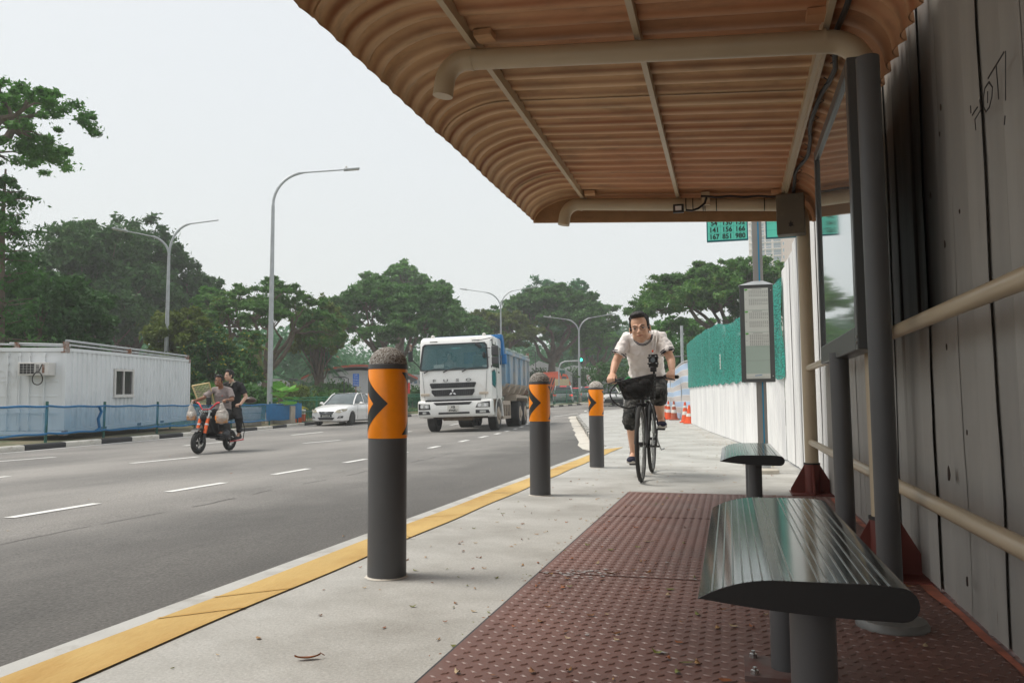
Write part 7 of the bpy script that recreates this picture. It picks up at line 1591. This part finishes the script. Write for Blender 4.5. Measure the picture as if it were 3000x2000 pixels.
# generic rear-view hatch and SUV
def hatch(name, label, x, y, rz, mt, h=1.65, w_=.90, L=4.2, tail=True, front=False):
    t = thing(name, label, 'car', (x, y, gz(x, y) - .12), rz); z1 = h * .60
    S = [(0, .45, z1 - .15, w_ * .86), (.05, .36, z1 - .02, w_ * .93), (.3, .28, z1, w_), (1.0, .25, z1, w_), (L * .6, .25, z1 - .03, w_), (L * .8, .25, z1 - .10, w_ * .97), (L * .95, .30, z1 - .25, w_ * .85), (L, .4, z1 - .35, w_ * .7)]
    car_body(t, S, mt, (.85, L - .85), .34, w_)
    for wy in (.85, L - .85):
        for s in (-1, 1): cwheel(t, s * (w_ - .11), wy, .34, .22, 5)
    glasshouse(t, [(.06, z1 - .03, z1 + .02, w_ * .84, w_ * .82), (.22, z1 - .02, h - .16, w_ * .85, w_ * .72), (.45, z1 - .02, h - .02, w_ * .86, w_ * .68), (1.3, z1 - .02, h, w_ * .86, w_ * .68), (2.0, z1 - .02, h - .04, w_ * .86, w_ * .67), (L * .68, z1 - .03, z1 + .02, w_ * .84, w_ * .78)], mt, M['carglass'], (2, 5))
    m = MB()
    for s in (-1, 1): m.tube([(s * w_ * .85, .06, z1), (s * w_ * .74, .22, h - .14), (s * w_ * .70, .45, h - .03)], .05, 6); m.tube([(s * w_ * .86, L * .68, z1), (s * w_ * .70, 2.0, h - .05)], .04, 6); m.tube([(s * w_ * .87, 1.5, z1), (s * w_ * .71, 1.4, h - .03)], .035, 6)
    m.build('pillar', mt, t)
    for s in (-1, 1):
        MB().bb(s * w_ * .78 - .16, s * w_ * .78 + .10, -.03, .06, z1 - .22, z1 - .10).build('tail_lamp', M['redlamp'], t, bevel=.02)
        MB().ell((s * (w_ + .1), 2.55, z1 + .06), (.11, .07, .08), 12, 8).build('wing_mirror', mt, t)
    if front:
        MB().bb(-w_ * .78, w_ * .78, L - .12, L + .03, .28, .50).build('front_bumper', M['grille'], t, bevel=.03); MB().bb(-w_ * .5, w_ * .5, L - .16, L - .02, .56, .66).build('front_grille', M['grille'], t, bevel=.02)
        for s in (-1, 1): MB().bb(s * w_ * .72 - .16, s * w_ * .72 + .12, L - .32, L - .10, z1 - .42, z1 - .34).build('headlamp', M['lamp'], t, bevel=.02)
    MB().bb(-.3, .3, .10, .15, h - .10, h - .06).build('brake_light', M['redlamp'], t); MB().bb(-w_ * .8, w_ * .8, -.04, .05, .30, .50).build('rear_bumper', M['grille'], t, bevel=.03); MB().bb(-.26, .26, -.035, -.01, z1 - .35, z1 - .23).build('number_plate', M['plate'], t)
    return t
hatch('white_suv', 'white compact car coming on, seen on both sides of the farthest bollard', *spot(1762, 67), radians(180 + 22), M['carwhite'], 1.62, .92, 4.2, front=True)
hatch('silver_car', 'silver hatchback queued behind the green median railing', *spot(1650, 70), radians(12), M['silver'], 1.75, .92, 4.3)
hatch('red_lit_car', 'car with bright red tail lamps ahead of the silver hatchback', *spot(1722, 80), radians(5), M['silver'], 1.6, .9, 4.2)
hatch('dark_queue_car', 'dark car glimpsed through the green railing right of the silver hatchback', *spot(1686, 82), radians(8), mat('car_dark_green', (.03, .08, .07), .3, coat=.5), 1.5, .88, 4.2)
x, y = spot(1618, 86); ot = thing('orange_tipper_truck', 'orange refuse tipper with black striped tail panels behind the middle bollard', 'truck', (x, y, gz(x, y) - .12), radians(10))
M['torange'] = mat('orange_truck_paint', (.62, .11, .045), .5, var=.1, vs=2); bo2 = MB().bb(-1.35, .95, 0, 5, .75, 2.75).build('tipper_body', M['torange'], ot, bevel=.03); MB().prism([(-1.25, 2.75), (.85, 2.75), (.75, 3.2), (-1.0, 3.1)], 'y', .2, 4.8).build('tipper_hood', M['torange'], ot, bevel=.02)
MB().prism([(.96, .8), (1.9, .8), (1.9, 2.0), (1.55, 2.9), (1.1, 3.0), (.96, 2.6)], 'y', 2.0, 6.6).build('cab', M['torange'], ot, bevel=.04); MB().bb(1.0, 1.5, 1.96, 1.99, 2.0, 2.7).build('cab_window', M['glass'], ot)
for z0, z1 in ((1.75, 2.5), (.85, 1.55)):
    for k in range(5): MB().prism([(-1.25 + k * .30, z0), (-1.13 + k * .30, z0), (-.86 + k * .30, z1), (-.98 + k * .30, z1)], 'y', -.03, -.005).build('black_stripe', M['ink'], bo2)
MB().bb(.30, 1.85, -.35, -.06, .9, 2.35).build('beige_box', mat('beige_box', (.58, .47, .28), .7), ot, bevel=.03)
for s in (-1, 1): MB().lathe([(.5, s * .9 - .15), (.5, s * .9 + .15)], 20, (0, .9, .5), axis='x').build('wheel', M['rubber'], ot)
# ------------------------------------------------------------------ fallen leaves
def litter(name, pts, seed, cols):
    rg = random.Random(seed); vs, fs, mi = [], [], []
    for (x, y, z, s) in pts:
        a = rg.uniform(0, 2 * pi); L, W = s, s * rg.uniform(.3, .55); c_, s_ = cos(a), sin(a); cu_ = rg.uniform(.2, .8) * s; o = len(vs); k = rg.randrange(len(cols)); tl = rg.uniform(-.3, .3) * s
        for u, v, h in ((-L, 0, cu_), (-L * .4, -W, .001), (L * .5, -W * .8, .002), (L, 0, cu_ * .7), (L * .5, W * .8, abs(tl)), (-L * .4, W, abs(tl) * .7), (0, 0, .003)): vs.append((x + u * c_ - v * s_, y + u * s_ + v * c_, z + h + .001))
        for q in range(6): fs.append((o + q, o + (q + 1) % 6, o + 6)); mi.append(k)
    me = bpy.data.meshes.new(name); me.from_pydata(vs, [], fs)
    for c_ in cols: me.materials.append(c_)
    me.polygons.foreach_set('material_index', mi); me.update(); return tag(obj(name, me), kind='stuff')
LC = [mat('dry_leaf_' + n, c, .7, var=.25, vs=60) for n, c in (('brown', (.20, .085, .03)), ('tan', (.36, .20, .075)), ('rust', (.27, .09, .03)), ('pale', (.42, .32, .19)), ('olive', (.16, .17, .04)))]
rg = random.Random(21); pts = []
for _ in range(190): pts.append((rg.uniform(-.75, .7), rg.uniform(1.6, 6.4) ** 1, .0115, rg.uniform(.008, .019)))
for _ in range(90): pts.append((rg.uniform(-1.6, -.8), rg.uniform(1.9, 6.6), .001, rg.uniform(.006, .016)))
for _ in range(60): pts.append((-.8 + rg.uniform(-.05, .03), rg.uniform(2, 6.6), .008, rg.uniform(.004, .008)))
for _ in range(700):
    y = rg.uniform(6.5, 40); x = rg.uniform(max(interp(PAVL, y) + .3, -4.2), min(.6, interp([(.6, 6), (.5, 10), (0, 14.8), (-1.3, 27.4), (-2, 45)], y)))
    pts.append((x, y, gz(x, y) + .002, rg.uniform(.006, .018)))
for _ in range(260):
    y = rg.uniform(9, 27); x = interp([(.55, 6), (.5, 10), (0, 14.8), (-1.4, 27.4)], y) - abs(rg.gauss(0, .22)); pts.append((x, y, .003, rg.uniform(.006, .018)))
litter('leaf_litter', pts, 1, LC)
pts = [(rg.uniform(-13, -2.2), rg.uniform(2, 20), 0, rg.uniform(.01, .02)) for _ in range(60)]; pts = [(a, b_, gz(a, b_) - .118, d) for a, b_, _, d in pts]; litter('road_leaf_litter', pts, 2, LC)
def bigleaf(label, x, y, z, s, rz, col, cu_=.5):
    m = MB(); rows = []
    for i in range(9):
        t = i / 8; w_ = s * .28 * sin(pi * t) ** .8; rows.append([(s * (t - .5) * 2, w_ * v, .004 + cu_ * s * (abs(t - .5) ** 2 * 1.6 + .35 * v * v * (.5 if v > 0 else 1))) for v in (-1, -.5, 0, .5, 1)])
    m.grid(rows); m.tube([(s * .98, 0, .01 + .4 * cu_ * s), (s * 1.3, .01, .006)], .0012, 4); o = m.build('fallen_leaf', LC[col], None, recalc=False, ang=180); o.location = (x, y, z); o.rotation_euler = (0, 0, rz); return tag(o, label, 'leaf', 'large fallen leaves')
bigleaf('curled reddish leaf on the pale concrete, nearest the camera on the left', -1.17, 2.08, .0, .036, .5, 2); bigleaf('green leaf on the steel plate left of the near bench', -.13, 2.27, .011, .022, .3, 4, .15); bigleaf('brown leaf on the steel plate just inside its edge', -.49, 3.35, .011, .024, .1, 1); bigleaf('rust coloured curled leaf at the middle of the steel plate', -.33, 3.1, .011, .02, .2, 2)
bigleaf('large tan leaf lying farther up the steel plate', -.42, 4.15, .011, .03, .15, 3, .2); bigleaf('brown leaf at the lower edge of the picture on the plate', -.43, 2.02, .011, .026, .1, 2, .2); bigleaf('curled leaf on the dark asphalt at the lower left', -2.17, 2.31, -.121, .024, .2, 1); bigleaf('small orange leaf lying on the yellow strip joint', -1.66, 4.02, .006, .02, .1, 2)
# ------------------------------------------------------------------ haze
hz = MB().bb(-230, 230, -45, 262, -1.6, 60).build('haze', None, None, smooth=False) if False else None
me = bpy.data.meshes.new('haze'); b_ = MB().bb(-300, 300, -62, 440, -1.6, 97); me.from_pydata(b_.v, [], b_.f)
hm = bpy.data.materials.new('haze_air'); hm.use_nodes = True; N = hm.node_tree.nodes; N.clear(); o_ = N.new('ShaderNodeOutputMaterial'); v = N.new('ShaderNodeVolumePrincipled')
v.inputs['Color'].default_value = (.965, .985, 1, 1); v.inputs['Density'].default_value = .0011; v.inputs['Anisotropy'].default_value = 0.0
hm.node_tree.links.new(v.outputs[0], o_.inputs['Volume']); me.materials.append(hm); tag(obj('haze', me), kind='stuff')
